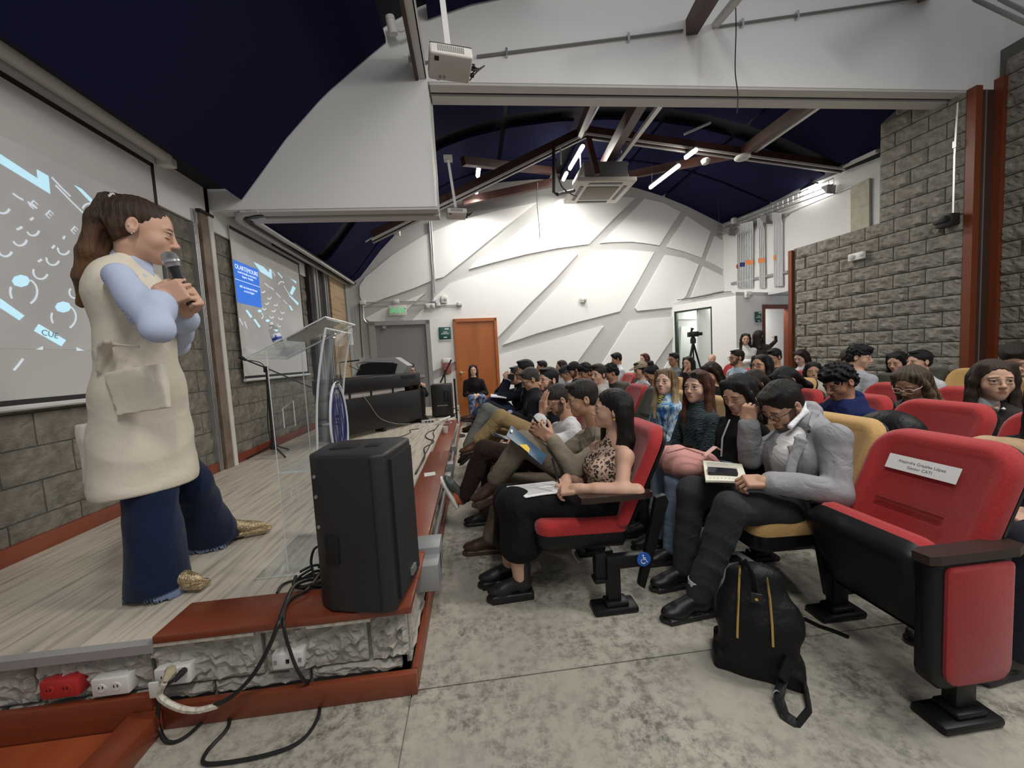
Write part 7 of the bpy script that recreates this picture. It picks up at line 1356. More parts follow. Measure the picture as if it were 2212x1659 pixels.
# ------------------------------------------------------------------ goatee man, suited men and the phone man in the front row
def frontman(label, px, py, Y, hf, knee, ank, toe, jc, tc, shc, sk, hair, hopt, sh2=(.3, .38, .55), s=.96, glass=False, wr=None, hands=None, ank2=None, knee2=None, tier=0, pitchr=0):
    Hc = atY(px, py, Y); hf = unit(np.array(hf)); nk = Hc-np.array([hf[0], hf[1], 0])*.03-UP*.150*s; p = np.array([nk[0]+.02, Y, .50]); J = dict(pel=p, nk=nk, hs=np.array([0., -1, 0]))
    J['ch'] = p*.36+nk*.64+np.array([.02, 0, 0]); J['ws'] = p*.68+nk*.32+np.array([.03, 0, 0])
    for L, q in (('L', -1), ('R', 1)): J['s'+L] = nk-UP*.085*s+np.array([0, q*.17*s, 0]); J['h'+L] = p+np.array([-.02, q*.09, 0])
    J['kL'], J['aL'] = atY(*knee), atY(*ank); J['kR'] = atY(*knee2) if knee2 else p+np.array([-.42, .1, .0]); J['aR'] = atY(*ank2) if ank2 else J['kR']+np.array([-.02, 0, -.4]); J['aR'][2] = max(J['aR'][2], .1)
    for i, (L, q) in enumerate((('L', -1), ('R', 1))):
        w_ = atY(*wr[i]) if wr else p+np.array([-.26, q*.05, .11]); J['w'+L] = w_; J['e'+L] = ik(J['s'+L], w_, .265*s, .25*s, np.array([.2, q*.5, -1]))
    f = np.array([-1., 0, 0]); jac = torso(J, 1.05, .008)+[q for L in 'LR' for q in arm(J, L, (.058, .052, .043), .005, upto=.88)]+[ell(J['ch']+f*.14+UP*.06, np.array([.055, .055, .14]), None, .012, 0, 's'), ell(J['nk']+f*.07, (.06, .07, .06), None, .01, 0, 's'), tor(J['nk']-UP*.05+np.array([.012, 0, 0]), J['nk']+UP*.02, (.086, .082), (.072, .070), (0, 1, 0), .015, 0)]
    sh = torso(J, 1.0, -.002, sh=False)+[tor(J['nk']-UP*.05, J['nk']+UP*.032, (.072, .068), (.060, .058), (0, 1, 0), .012)]+[cap(J['e'+L]*.15+J['w'+L]*.85, J['e'+L]*.06+J['w'+L]*.94, .044, .042, .01) for L in 'LR']
    tr = [tor(J['pel'], J['pel']+f*.05, (.17, .11), (.165, .10), (0, 1, 0), .05)]+leg(J, 'L', (.088, .068, .058))+leg(J, 'R', (.088, .068, .058)); sd = int(px+py)
    r_, c, A, s_ = person(label, J, (Hc, hf, 0, s, hopt), hair, sk, [('jacket', jac, [jc], mkfolds(sd, .006, 26), None, 1), ('shirt', sh, [sh2], None, None, 1)], ('trousers', tr, [tc], mkfolds(sd+1, .005, 22), None, 1), lambda L: dict(d=toe if L == 'L' else (-1, 0, 0), up=(toe[2]*.8+.1, 0, 1), col=shc, sole=(.02, .015, .012), s=1.08),
        hands or {'L': (np.array([-.85, .4, -.2]), np.array([0, .3, -1]), 'rest', .07), 'R': (np.array([-.85, -.4, -.2]), np.array([0, -.3, -1]), 'rest', .07)}, tier, False)
    if glass: glasses(c, A, s_, M_gl, r_)
    return r_, J
frontman('goateed man in dark suit and khaki trousers looking at the camera side', 1184, 822, 3.48, (-.86, -.46, .02), (1082, 902, 3.36), (1036, 950, 3.38), (-.97, -.05, -.15), (.018, .020, .026), (.30, .215, .105), (.085, .038, .018), 'light', ('short', BLK, dict(vol=.7)), dict(beard=1), sh2=(.5, .5, .52), knee2=(1068, 935, 3.55), ank2=(1062, 985, 3.55))
frontman('grey haired man in glasses and dark suit reading in his lap', 1146, 820, 3.95, (-.88, -.1, -.42), (1052, 885, 3.85), (1012, 962, 3.86), (-.75, 0, -.6), (.020, .022, .026), (.175, .18, .165), (.012, .012, .012), 'mid', ('short', (.045, .042, .04), dict(vol=.7)), dict(lid=.9), glass=True, wr=((1108, 897, 3.85), (1100, 893, 4.0)), knee2=(1045, 895, 4.1), ank2=(1040, 960, 4.1))
frontman('dark haired man in black suit half hidden behind the reading man', 1134, 800, 4.42, (-.95, .1, -.05), (1060, 880, 4.4), (1040, 945, 4.4), (-1, 0, 0), (.014, .015, .02), (.02, .02, .025), BLK, 'tan', ('short', BLK, {}), {}, tier=1)
_, J = frontman('man in dark suit and jeans filming with a raised phone in the front row', 1116, 812, 4.75, (-.98, -.1, .02), (1072, 862, 4.7), (1030, 893, 4.7), (-.97, 0, .1), (.013, .016, .026), (.035, .055, .105), (.075, .036, .022), 'light', ('short', (.03, .027, .025), dict(vol=.6)), {}, glass=True, wr=((1098, 822, 4.68), (1096, 820, 4.84)), hands={'L': (np.array([-.3, .2, 1]), np.array([.2, 1, 0]), 'hold', .07), 'R': (np.array([-.3, -.2, 1]), np.array([.2, -1, 0]), 'hold', .07)}, sh2=(.5, .52, .56), knee2=(1062, 868, 4.95), ank2=(1030, 915, 4.95), tier=1)
phone([atY(1097, 808, 4.66), atY(1111, 808, 4.66), atY(1111, 820, 4.66), atY(1097, 820, 4.66)], 'dark phone raised by the man filming in the front row', .01)
sheet('notebook', [atY(1060, 853, 4.6), atY(1092, 856, 4.7), atY(1094, 861, 4.5), atY(1060, 858, 4.4)], M_paper, 'open white notebook on the lap of the man filming', 'notebook', th=.012, bend=.003)
# ================================================================== the rest of the audience
BR, DB, RB = (.045, .024, .014), (.022, .014, .010), (.075, .022, .016)
WH, CRM = (.66, .66, .67), (.56, .52, .43)
R2, R3, R4, R5, R6 = 1.50, 2.30, 3.10, 4.05, 5.0
# second row
r_, c, A, s, J = simple('young woman in black zip jacket looking down with a pink backpack on her lap', 1594, 850, 1.66, ('long', BLK, dict(length=.16, part=.4)), 'light', (BLK, 'plain'), (.20, .26, .36), s=.98, tier=0, female=True, pitch=-24, hyaw=22, hopt=dict(lid=.9), pel=.10)
MB().tube([J['nk']+J['f']*.085+UP*-.02, J['ch']+J['f']*.135+J['l']*.02, J['ws']+J['f']*.13+J['l']*.03], .006, 6).build('zip', mat('zip_pale', (.5, .5, .5), .4, .5), r_)
MB().rbox(-.012, .012, -.006, .006, -.045, .045, .004, look(c+A @ (np.array([-.088, -.004, -.075])*s), (0, 0, 1))).build('earring', M_gold, r_)
for L, (kx, ky, ky2, ax_, ay) in (('L', (1452, 1052, 2.22, 1412, 1160)), ('R', (1424, 1040, 2.45, 1398, 1150))): pass
r_, c, A, s, J = simple('woman in teal patterned shawl with sunglasses on her brown hair', 1506, 836, 1.62, ('long', (.055, .022, .014), dict(length=.24, part=-.3, tip=(.11, .05, .03))), 'fair', ((.02, .03, .035), 'scarf', (.02, .03, .035), M_shawl), (.02, .02, .022), s=1.02, tier=0, female=True, hyaw=28, pitch=2, sw=.175)
glasses(c, A, s, M_gl, r_, sun=True, up=.085)
r_, c, A, s, J = simple('blond woman in blue painted scarf with yellow flower earrings', 1438, 826, 1.68, ('long', (.12, .075, .042), dict(length=.24, part=.2, tip=(.46, .34, .20))), 'fair', ((.1, .2, .5), 'scarf', (.1, .2, .5), M_scarfb), (.05, .06, .09), s=1.0, tier=0, female=True, hyaw=38, pitch=8)
for k in range(9): q = k*.698; MB().lathe([(0, -.004), (.014, -.002), (.014, .003), (0, .005)], tuple(J['nk']+J['f']*(.075+.01*(k % 3))+J['l']*(.055-.012*(k//3))+UP*(.035-.022*(k//3)+.008*math.sin(q*3))), 8).build('flower', mat('flower_yellow', (.70, .58, .12), .6), r_)
simple('youth in pale grey hoodie looking towards the camera side', 1292, 810, R2-.02, ('short', (.03, .022, .016), dict(vol=1.3)), 'light', ((.52, .50, .47), 'hood'), (.05, .06, .08), s=1.0, tier=1, hyaw=35, pel=.02)
simple('youth in black top resting his chin on one hand beside the grey hoodie', 1264, 806, R2-.02, ('curly', BLK, {}), 'brown', ((.016, .014, .014), 'plain'), s=.97, tier=1, hyaw=25, pitch=-12, arms='chin')
def capp(c, A, s, root, col, back=False, patt=None):
    m = MB(); P = lambda x, y, z: c+A @ (np.array([x, y, z])*s); n = 18
    rings = [[P(.088*math.cos(a)*math.cos(b), -.012+.108*math.sin(a)*math.cos(b), .055+.085*math.sin(b)) for a in np.linspace(0, 2*math.pi, n, False)] for b in np.linspace(-.12, 1.5, 7)]
    for i in range(6): m.add(rings[i]+rings[i+1], [(j, (j+1) % n, n+(j+1) % n, n+j) for j in range(n)], True)
    o = m.build('cap', patt or mat('cap_%02d' % int(col[0]*99), col, .85), root); v = MB(); sg = -1 if back else 1
    v.quadgrid([[P(.078*math.cos(a)*q, sg*(.06+.045*math.sin(a)+(q0*.075*math.sin(a))) , .050-.022*q0*math.sin(a)) for q0, q in ((0, 1), (.5, 1), (1, .92))] for a in np.linspace(.1, math.pi-.1, 9)])
    v.v += [(x, y, z+.006) for x, y, z in v.v]; k = len(v.v)//2; v.f += [[i+k for i in f][::-1] for f in list(v.f)]; v.sm = [True]*len(v.f); v.mi = [0]*len(v.f); v.build('peak', patt or mat('cap_%02d' % int(col[0]*99), col, .85), o)
r_, c, A, s, J = simple('person in black baseball cap and dark top bowed beside two youths', 1240, 800, R2, ('short', BLK, {}), 'tan', (BLK, 'plain'), s=.95, tier=1, pitch=-25, hyaw=10, hopt=dict(beard=1)); capp(c, A, s, r_, (.010, .011, .014))
r_, c, A, s, J = simple('person in dark cap and white top bowed behind the black cap', 1222, 806, R2, ('short', BLK, {}), 'tan', (WH, 'plain'), s=.92, tier=2, pitch=-28); capp(c, A, s, r_, (.02, .02, .022))
simple('woman with raised hands at the far end of the second row', 1212, 792, R2+.05, ('long', DB, dict(length=.15)), 'light', (WH, 'plain'), s=.93, tier=2, female=True, arms='phone')
simple('man with dark hair behind the goateed man', 1170, 793, 1.25, ('short', BLK, {}), 'tan', ((.02, .02, .024), 'plain'), s=.92, tier=2)
# third row
simple('curly haired boy in navy hoodie looking down at his phone', 1812, 826, 2.50, ('curly', BLK, {}), 'tan', ((.014, .022, .085), 'hood'), (.02, .02, .025), s=.98, tier=0, pitch=-26, hyaw=4, yaw=6, arms='phone', hopt=dict(lid=.9))
simple('woman in dark jacket with her hair in a high bun looking down', 1408, 808, R3, ('bun', BLK, {}), 'tan', ((.014, .015, .018), 'plain'), s=.97, tier=1, female=True, pitch=-28, arms='phone', hyaw=8, hopt=dict(lid=.9))
def plaid(): return mat('cap_plaid', (.40, .32, .22), .85, noise=(60, (.22, .17, .12), .45, .55))
r_, c, A, s, J = simple('youth in white tee and tan cap with black headphones', 1384, 800, R3+.05, ('short', BLK, {}), 'light', (WH, 'tee'), s=.95, tier=1, hyaw=5, pitch=-8, arms='phone'); capp(c, A, s, r_, (.40, .32, .22), False, plaid())
for q in (-1, 1): MB().lathe([(0, -.018), (.032, -.014), (.034, .008), (0, .014)], M=look(c+A @ (np.array([q*.092, -.01, -.01])*s), A[:, 0]*q), seg=12).build('headphone_cup', M_black, r_)
simple('youth in black printed jacket leaning forward', 1320, 806, R2+.42, ('curly', BLK, {}), 'tan', ((.014, .014, .015), 'plain'), s=.97, tier=1, pitch=-20, lean=.0)
simple('tall youth in white shirt sitting above the others near the patterned wall', 1332, 776, 2.75, ('short', BLK, dict(vol=1.3)), 'tan', ((.60, .64, .68), 'collar'), s=.95, tier=1, hyaw=-8, pitch=-15)
simple('red haired woman by the patterned wall behind the tan cap', 1392, 775, 3.5, ('long', RB, dict(length=.1)), 'fair', ((.3, .1, .1), 'plain'), s=.9, tier=2, female=True, hyaw=10)
simple('dark haired girl in black looking down before the mustard chair', 1536, 806, 2.62, ('long', DB, dict(length=.2)), 'light', ((.02, .018, .016), 'plain'), s=.98, tier=1, female=True, pitch=-28, hyaw=20)
# fourth row and beyond
simple('man in glasses and dark jacket resting on his hand by the girl in black', 1455, 777, 3.45, ('short', BLK, dict(vol=.7)), 'tan', ((.22, .26, .28), 'plain'), s=.95, tier=1, hyaw=20, glass=M_gl)
simple('girl in black hood with a hand at her cheek', 1487, 785, 3.5, ('long', BLK, dict(length=.12)), 'light', ((.014, .014, .018), 'plain'), s=.93, tier=1, female=True, hyaw=30, arms='chin')
simple('bald man in white shirt in the rearmost red chair', 1538, 776, 5.2, ('bald', BLK, {}), 'light', (WH, 'collar'), s=.93, tier=2, hyaw=28)
simple('bearded man in glasses and pale blue shirt before the standing women', 1591, 773, 4.0, ('short', (.018, .014, .012), dict(vol=.6)), 'mid', ((.42, .50, .60), 'collar'), (.03, .035, .05), s=1.0, tier=1, hyaw=-5, glass=M_gl, hopt=dict(beard=2))
simple('woman with dark hair and glasses smiling behind the black jacket girl', 1644, 790, 3.05, ('long', BLK, dict(length=.16)), 'mid', ((.30, .30, .32), 'plain'), s=1.0, tier=1, female=True, hyaw=18, pitch=4, glass=M_gl)
simple('woman seen by the top of her dark hair behind the grey blazer man', 1696, 822, 2.75, ('long', BLK, dict(length=.1)), 'light', ((.02, .02, .02), 'plain'), s=.98, tier=1, female=True, pitch=-45)
simple('person with black hair hidden behind the black jacket girl', 1628, 830, 2.2, ('long', DB, dict(length=.1)), 'light', ((.03, .03, .03), 'plain'), s=.9, tier=2, female=True, pitch=-30)
simple('man in glasses beside the open door frame', 1672, 772, 4.2, ('short', BLK, dict(vol=.9)), 'mid', ((.06, .06, .07), 'plain'), s=.97, tier=1, pitch=-12, hyaw=10, glass=M_gl)
simple('woman in white blouse looking down next to the orange door frame', 1730, 772, 5.0, ('long', DB, dict(length=.14)), 'fair', (WH, 'plain'), s=.98, tier=1, female=True, pitch=-22, hyaw=15, hopt=dict(lid=.9))
simple('smiling girl in cream sweater with long black hair', 1755, 803, 4.2, ('long', BLK, dict(length=.24)), 'mid', (CRM, 'puffy'), s=.98, tier=1, female=True, hyaw=55, hopt=dict(smile=1), arms='cross')
simple('person with dark curly hair behind the navy hoodie boy', 1856, 772, 4.1, ('curly', BLK, {}), 'light', ((.4, .42, .46), 'plain'), s=.98, tier=1, hyaw=120, pitch=-10)
simple('person with straight dark hair left of the curly head by the block wall', 1832, 778, 4.5, ('short', DB, dict(vol=1.2)), 'light', ((.3, .3, .32), 'plain'), s=.95, tier=2, hyaw=60, pitch=-25)
simple('woman in black and white striped shirt by the block wall', 1938, 782, 4.85, ('long', BLK, dict(length=.06)), 'light', ((.5, .5, .5), 'collar', (.7, .7, .7), M_bwst), s=.98, tier=1, female=True, hyaw=12, pitch=-14, hopt=dict(lid=.9))
simple('man in white shirt behind the woman with white glasses', 1985, 782, 4.7, ('short', BLK, dict(vol=.8)), 'light', ((.62, .64, .68), 'collar'), s=1.0, tier=1, hyaw=-10)
simple('woman with white glasses and highlighted hair in grey cardigan looking down', 1968, 828, 3.15, ('long', (.055, .04, .03), dict(length=.26, tip=(.28, .20, .12))), 'tan', ((.16, .17, .165), 'blazer'), (.03, .03, .04), s=1.03, tier=0, female=True, pitch=-30, hyaw=12, yaw=14, glass=M_glw, inner=(.72, .72, .73), hopt=dict(lid=.9))
r_, c, A, s, J = simple('woman with long brown hair and pearl collar in dark jacket near the right edge', 2145, 822, 3.15, ('long', (.040, .027, .020), dict(length=.26, part=.2)), 'light', ((.035, .032, .032), 'blazer'), (.03, .03, .04), s=1.05, tier=0, female=True, hyaw=55, yaw=18, inner=(.72, .71, .72))
for q in range(3): MB().lathe([(0, -.011), (.011, 0), (0, .011)], tuple(J['nk']+J['f']*.072+J['l']*(.02+.026*q)+UP*(-.005)), 8).build('pearl', M_prl, r_)
simple('person behind with hands over their head at the right edge', 2192, 775, 4.6, ('short', DB, dict(vol=1.3)), 'light', ((.05, .05, .05), 'plain'), s=1.05, tier=1, hyaw=30, pitch=-35, arms='chin')
simple('person in black jacket with fur cuffs cut off by the right edge', 2292, 872, 2.42, ('long', DB, dict(length=.2)), 'light', (BLK, 'puffy'), (.02, .02, .03), s=1.0, tier=1, female=True, yaw=5)
# ------------------------------------------------------------------ standing women at the back
def stander(label, px, py, Y, hair, sk, tc, pc, yaw, hyaw, armw, s=.95, female=True, pitch=0, wd=.15):
    Hc = atY(px, py, Y); y = R(yaw); f = np.array([-math.cos(y), -math.sin(y), 0]); l = np.array([-f[1], f[0], 0]); hy = R(hyaw); hf = np.array([-math.cos(hy), -math.sin(hy), math.tan(R(pitch))])
    nk = Hc-UP*.15*s-np.array([hf[0], hf[1], 0])*.025; p = nk-UP*.52*s; J = dict(nk=nk, pel=p, hs=l)
    for L, q in (('L', 1), ('R', -1)):
        J['s'+L] = nk-UP*.088*s+l*q*wd; J['h'+L] = p+l*q*.085; J['k'+L] = p+l*q*.09-UP*(p[2]*.47); J['a'+L] = np.array([p[0]+l[0]*q*.1, p[1]+l[1]*q*.1, .1]); J['w'+L] = armw[L](J, f, l); J['e'+L] = ik(J['s'+L], J['w'+L], .265, .245, l*q*.5-UP-f*.2)
    top = torso(J, .92)+[q for L in 'LR' for q in arm(J, L, (.047, .041, .034), .005, upto=.92)]+[tor(nk-UP*.04, nk+UP*.02, (.066, .062), (.055, .055), l, .012)]
    tr = [tor(p, p-UP*.08, (.16, .11), (.16, .105), l, .04)]+leg(J, 'L', (.088, .062, .05))+leg(J, 'R', (.088, .062, .05))
    return person(label, J, (Hc, hf, 0, s, {}), hair, sk, [('shirt', top, [tc], mkfolds(int(px), .005, 26), None, 1)], ('trousers', tr, [pc], None, None, 1.2), dict(d=f, col=BLK, sole=BLK, h=.009), {'L': (f*.4-l*.8, -f, 'rest', .06) if pitch == 0 else (UP+f*.1, l*.8+f*.3, 'hold', .06), 'R': (f*.4+l*.8, -f, 'rest', .06)}, 1, female)
crs = {'L': lambda J, f, l: J['nk']-UP*.30+f*.16-l*.10, 'R': lambda J, f, l: J['nk']-UP*.27+f*.17+l*.10}
stander('standing woman in white blouse with folded arms by the booth wall', 1610, 733, 7.0, ('long', DB, dict(length=.22)), 'light', (.68, .67, .66), (.02, .02, .025), 52, 62, crs)
stander('standing woman in dark olive jacket filming with a raised phone', 1640, 726, 6.95, ('long', DB, dict(length=.28)), 'light', (.030, .028, .022), (.02, .02, .025), 215, 195, {'R': lambda J, f, l: J['nk']-UP*.35+f*.1-l*.1, 'L': lambda J, f, l: atY(1674, 738, 6.8)}, pitch=1)
phone([atY(1673, 726, 6.78), atY(1679, 725, 6.74), atY(1680, 739, 6.74), atY(1674, 740, 6.78)], 'phone held up by the standing woman in olive', .01)
simple('person with grey hair seen inside the booth window', 1533, 752, 5.95, ('short', (.10, .095, .09), dict(vol=1.2)), 'light', ((.10, .10, .10), 'plain'), s=.9, tier=2, hyaw=40, pitch=-10)
# woman on the chair by the orange door, pianist behind the piano
Yd = 8.0
Hc = atY(1022, 800, Yd); J = dict(nk=Hc-UP*.15, pel=np.array([Hc[0]+.02, Yd+.08, .50]), hs=np.array([-1., 0, 0])); fd = np.array([.05, -1, 0.])
for L, q in (('L', 1), ('R', -1)):
    J['s'+L] = J['nk']-UP*.09+np.array([q*.16, 0, 0]); J['h'+L] = J['pel']+np.array([q*.09, 0, 0]); J['k'+L] = J['pel']+fd*.42+np.array([q*.10, 0, .03]); J['a'+L] = J['k'+L]+np.array([0, .03, -.44]); J['a'+L][2] = .10; J['w'+L] = J['pel']+fd*.24+np.array([q*.04, 0, .09]); J['e'+L] = ik(J['s'+L], J['w'+L], .26, .24, np.array([q*.5, .2, -1]))
top = torso(J, .95)+[q for L in 'LR' for q in arm(J, L, (.048, .042, .035), .005, upto=.92)]; tr = [tor(J['pel'], J['pel']+fd*.05, (.16, .1), (.16, .1), (1, 0, 0), .04)]+leg(J, 'L', (.09, .075, .07))+leg(J, 'R', (.09, .075, .07))
person('long haired woman in dark top and blue patterned trousers seated by the orange door', J, (Hc, (.05, -1, .02), 0, .97, {}), ('long', (.022, .010, .010), dict(length=.32, tip=(.035, .012, .012))), 'fair', [('top', top, [(.018, .014, .016)], mkfolds(3, .005), None, 1)], ('trousers', tr, [(.1, .13, .22)], mkfolds(6, .005), ramp_mat('tie_dye_blue', 14, [(.38, (.02, .03, .09)), (.5, (.10, .15, .28)), (.62, (.35, .40, .50))], dist=2, stretch=(1, 1, .35)), 1), dict(d=(0, -1, 0), col=(.05, .025, .02), sole=BLK, h=.009), {'L': (fd-np.array([.4, 0, .2]), (0, 0, -1), 'rest', .06), 'R': (fd+np.array([.4, 0, -.2]), (0, 0, -1), 'rest', .06)}, 1, True)
Hc = atY(884, 800, 6.75); J = dict(nk=Hc-UP*.15+np.array([-.02, 0, 0]), pel=np.array([Hc[0]-.05, 6.8, ZS+.48]), hs=np.array([0., 1, 0]), z0=ZS); fd = unit(np.array([.5, -.85, 0.])); ld = np.array([-fd[1], fd[0], 0])
J['hs'] = ld
for L, q in (('L', 1), ('R', -1)):
    J['s'+L] = J['nk']-UP*.09+ld*q*.15; J['h'+L] = J['pel']+ld*q*.09; J['k'+L] = J['pel']+fd*.32+ld*q*.10; J['a'+L] = J['k'+L]-UP*.37; J['w'+L] = J['pel']+fd*.30+ld*q*.12+UP*.13; J['e'+L] = ik(J['s'+L], J['w'+L], .25, .23, ld*q*.5-UP)
top = torso(J, .95)+[q for L in 'LR' for q in arm(J, L, (.05, .044, .036), .005, upto=.92)]; tr = [tor(J['pel'], J['pel']+fd*.05, (.16, .1), (.16, .1), ld, .04)]+leg(J, 'L', (.085, .065, .05))+leg(J, 'R', (.085, .065, .05))
r_, c, A, s = person('pianist in glasses seated behind the black digital piano', J, (Hc, (.92, -.38, -.12), 0, .95, {}), ('short', BLK, dict(vol=1.2)), 'light', [('shirt', top, [(.02, .02, .024)], None, None, 1)], ('trousers', tr, [(.02, .02, .02)], None, None, 1.2), dict(d=fd, col=BLK, sole=BLK, h=.009), {'L': (fd, (0, 0, -1), 'rest', .06), 'R': (fd, (0, 0, -1), 'rest', .06)}, 1, False); glasses(c, A, s, M_gl, r_)
# ================================================================== chairs, one by one
def cy(px, py, X): return float(atX(px, py, X)[1])
chair(.645, 2.10, 'red', 'red accessible chair with open black leg under the leopard print woman', True, 'open')
for y, col, lb in ((2.66, 'mustard', 'front row chair under the man in the tan blazer'), (3.17, 'red', 'front row chair under the man covering his face'), (3.68, 'mustard', 'front row chair under the goateed man'), (4.19, 'red', 'front row chair under the grey haired reading man'), (4.70, 'green', 'front row chair under the man filming'), (5.21, 'red', 'last front row chair towards the orange door')):
    chair(.72, y, col, lb)
chair(2.52, 1.50, 'red', 'red chair under the black jacket cut off by the right edge')
chair(1.575, 1.345, 'red', 'empty red chair with folded seat and a white name paper, nearest of all', False, 'panel')
for y, col, lb in ((1.87, 'mustard', 'mustard chair under the man in the grey blazer'), (2.385, 'mustard', 'mustard chair under the black jacket girl'), (2.90, 'mustard', 'mustard chair under the woman with sunglasses on her hair'), (3.41, 'mustard', 'mustard chair under the blond woman in the blue scarf'), (3.92, 'green', 'empty dark green chair behind the leopard print woman'), (4.43, 'red', 'red chair beside the youth in the pale hoodie'), (4.94, 'green', 'dark chair under the youth resting his chin'), (5.45, 'red', 'red chair under the black cap')):
    chair(1.66, y, col, lb)
for y, col, lb in ((2.03, 'red', 'empty red chair right behind the nearest one'), (2.55, 'red', 'red chair under the navy hoodie boy'), (3.07, 'red', 'red chair between the navy hoodie boy and the smiling girl'), (3.58, 'mustard', 'mustard chair behind the black jacket girl, the nearer of two'), (4.09, 'mustard', 'mustard chair behind the woman with sunglasses, the farther of two'), (4.60, 'mustard', 'mustard chair under the girl looking down'), (5.11, 'mustard', 'mustard chair under the woman with the bun'), (5.62, 'green', 'dark green chair under the youth in the tan cap'), (6.13, 'green', 'dark green chair under the tall white shirted youth'), (6.67, 'red', 'red chair at the far end of the third row')):
    chair(2.52, y, col, lb, y > 2.2)
for y, col, lb in ((1.95, 'red', 'red chair under the woman near the right edge'), (2.46, 'red', 'red chair under the woman with white glasses'), (2.97, 'red', 'red chair left of the woman with white glasses'), (4.0, 'mustard', 'mustard chair under the smiling woman in glasses'), (5.6, 'mustard', 'mustard chair under the man in glasses by the hooded girl'), (6.1, 'mustard', 'mustard chair under the hooded girl'), (6.6, 'red', 'red chair behind the hooded girl near the patterned wall')):
    chair(3.36, y, col, lb)
for y, col, lb in ((2.9, 'mustard', 'tan chair left of the woman near the right edge'), (3.75, 'green', 'dark green chair under the curly head by the block wall'), (4.3, 'red', 'red chair under the smiling girl in cream'), (4.85, 'red', 'red chair under the man beside the door frame'), (5.4, 'red', 'red chair under the man in the pale blue shirt'), (6.1, 'red', 'empty red chair below the tripod')):
    chair(4.30, y, col, lb)
for y, col, lb in ((3.2, 'green', 'dark green chair under the man in white by the column'), (3.7, 'mustard', 'tan chair between the two heads by the block wall'), (4.2, 'green', 'dark green chair under the striped shirt woman'), (5.35, 'red', 'red chair under the woman in the white blouse'), (7.7, 'red', 'red chair under the bald man')):
    chair(5.25, y, col, lb)
# reserved-seat paper on the nearest chair (front of its backrest)
def bx_(v): return .10+.45*v
cx0, cy0 = 1.575, 1.345; v0 = .395; tl = np.array([.45, 0, .96]); tl = tl/np.linalg.norm(tl); pc_ = np.array([cx0+bx_(v0)-.068, cy0+.015, .40+v0*.96])
Mp = frame(tuple(pc_), (0, -1, 0), tuple(tl)); o = empty('name_paper', tuple(pc_), 'white reserved name paper on the backrest of the nearest red chair', 'paper'); MB().box(-.125, .125, -.032, .032, .0005, .002, Mp).build('sheet', M_paper, o)
text('lettering', 'Alejandra Grajales López', .0165, Mp @ Matrix.Translation((0, .008, .0022)), mat('ink_dark', (.08, .08, .09), .8), o, ext=.0002); text('lettering', 'Gestor CATI', .0165, Mp @ Matrix.Translation((0, -.013, .0022)), MATS['ink_dark'], o, ext=.0002)
# wheelchair badge on the open chair
bc = np.array([.645+.155, 1.808, .262]); o = empty('access_badge', tuple(bc), 'round blue wheelchair badge on the open leg of the red chair', 'badge'); Mb = frame(tuple(bc), (1, 0, 0), (0, 0, 1))
MB().lathe([(0, 0), (.036, 0), (.036, .004), (0, .004)], M=Mb, seg=24).build('disc', mat('badge_blue', (.02, .12, .50), .4), o); wm = mat('badge_white', (.8, .8, .8), .5)
B_ = lambda x, y: Mb @ Vector((x, y, .005))
MB().lathe([(0, 0), (.0048, 0), (.0048, .001), (0, .001)], M=Mb @ Matrix.Translation((-.004, .021, .004)), seg=10).build('symbol_head', wm, o); MB().tube([B_(-.004, .014), B_(-.003, .0), B_(.009, -.001), B_(.014, -.014), B_(.019, -.013)], .0022, 5).tube([B_(-.003, .008), B_(.008, .007)], .002, 5).build('symbol_body', wm, o, kind='stuff'); MB().tube([B_(-.003+.0125*math.cos(a), -.008+.0125*math.sin(a)) for a in np.linspace(2.2, 5.6, 14)], .0021, 5).build('symbol_wheel', wm, o)
# black backpack on the floor
bpc = np.array([1.09, 1.40, 0]); fd = unit(np.array([-.55, -.83, 0])); sd = np.array([-fd[1], fd[0], 0]); bA = np.stack([sd, fd, [0, 0, 1]], 1)
bk = empty('backpack', tuple(bpc), 'black backpack with gold zips standing on the floor by the mustard chair', 'backpack'); Pb = lambda x, y, z: bpc+bA @ np.array([x, y, z]); M_nyl = mat('nylon_black', (.007, .007, .008), .5, bump=(40, .5), spec=.25); 
v = sdf([tor(Pb(0, 0, .06), Pb(0, .0, .23), (.132, .085), (.130, .080), sd, .05), tor(Pb(0, 0, .23), Pb(0, -.025, .36), (.130, .080), (.105, .06), sd, .05), tor(Pb(0, .055, .07), Pb(0, .05, .20), (.125, .055), (.115, .045), sd, .04), box(Pb(0, 0, .03), (.135, .075, .02), bA, .02, .03)], .006, pal=[BLK], folds=mkfolds(77, .005, 34)); smesh('bag', v, M_nyl, bk)
def strap(pts, wd, th, nm, m, root, up_=(0, 0, 1)): return MB().tube([tuple(p) for p in pts], 1, 8, flat=(wd, th, up_)).build(nm, m, root)
for dx in (-.055, .035): MB().tube([Pb(dx*.75, -.07, .40), Pb(dx, .0, .405), Pb(dx*1.15, .075, .335), Pb(dx*1.25, .105, .25), Pb(dx*1.3, .112, .17)], .0045, 6).build('zip', M_gold, bk)
MB().tube([Pb(-.055, -.02, .40), Pb(-.035, .03, .445), Pb(-.01, .055, .40), Pb(-.005, .075, .35)], 1, 8, flat=(.014, .004, tuple(sd))).build('grab_handle', M_nyl, bk); MB().rbox(-.02, .02, -.004, .004, -.02, .02, .004, Matrix.Translation(Vector(Pb(-.005, .085, .335))) @ Matrix(np.hstack([bA, np.zeros((3, 1))]).tolist()+[[0, 0, 0, 1]]) if False else frame(tuple(Pb(-.005, .088, .335)), tuple(sd), (0, 0, 1)) @ Matrix.Rotation(R(90), 4, 'X')).build('handle_patch', M_black, bk)
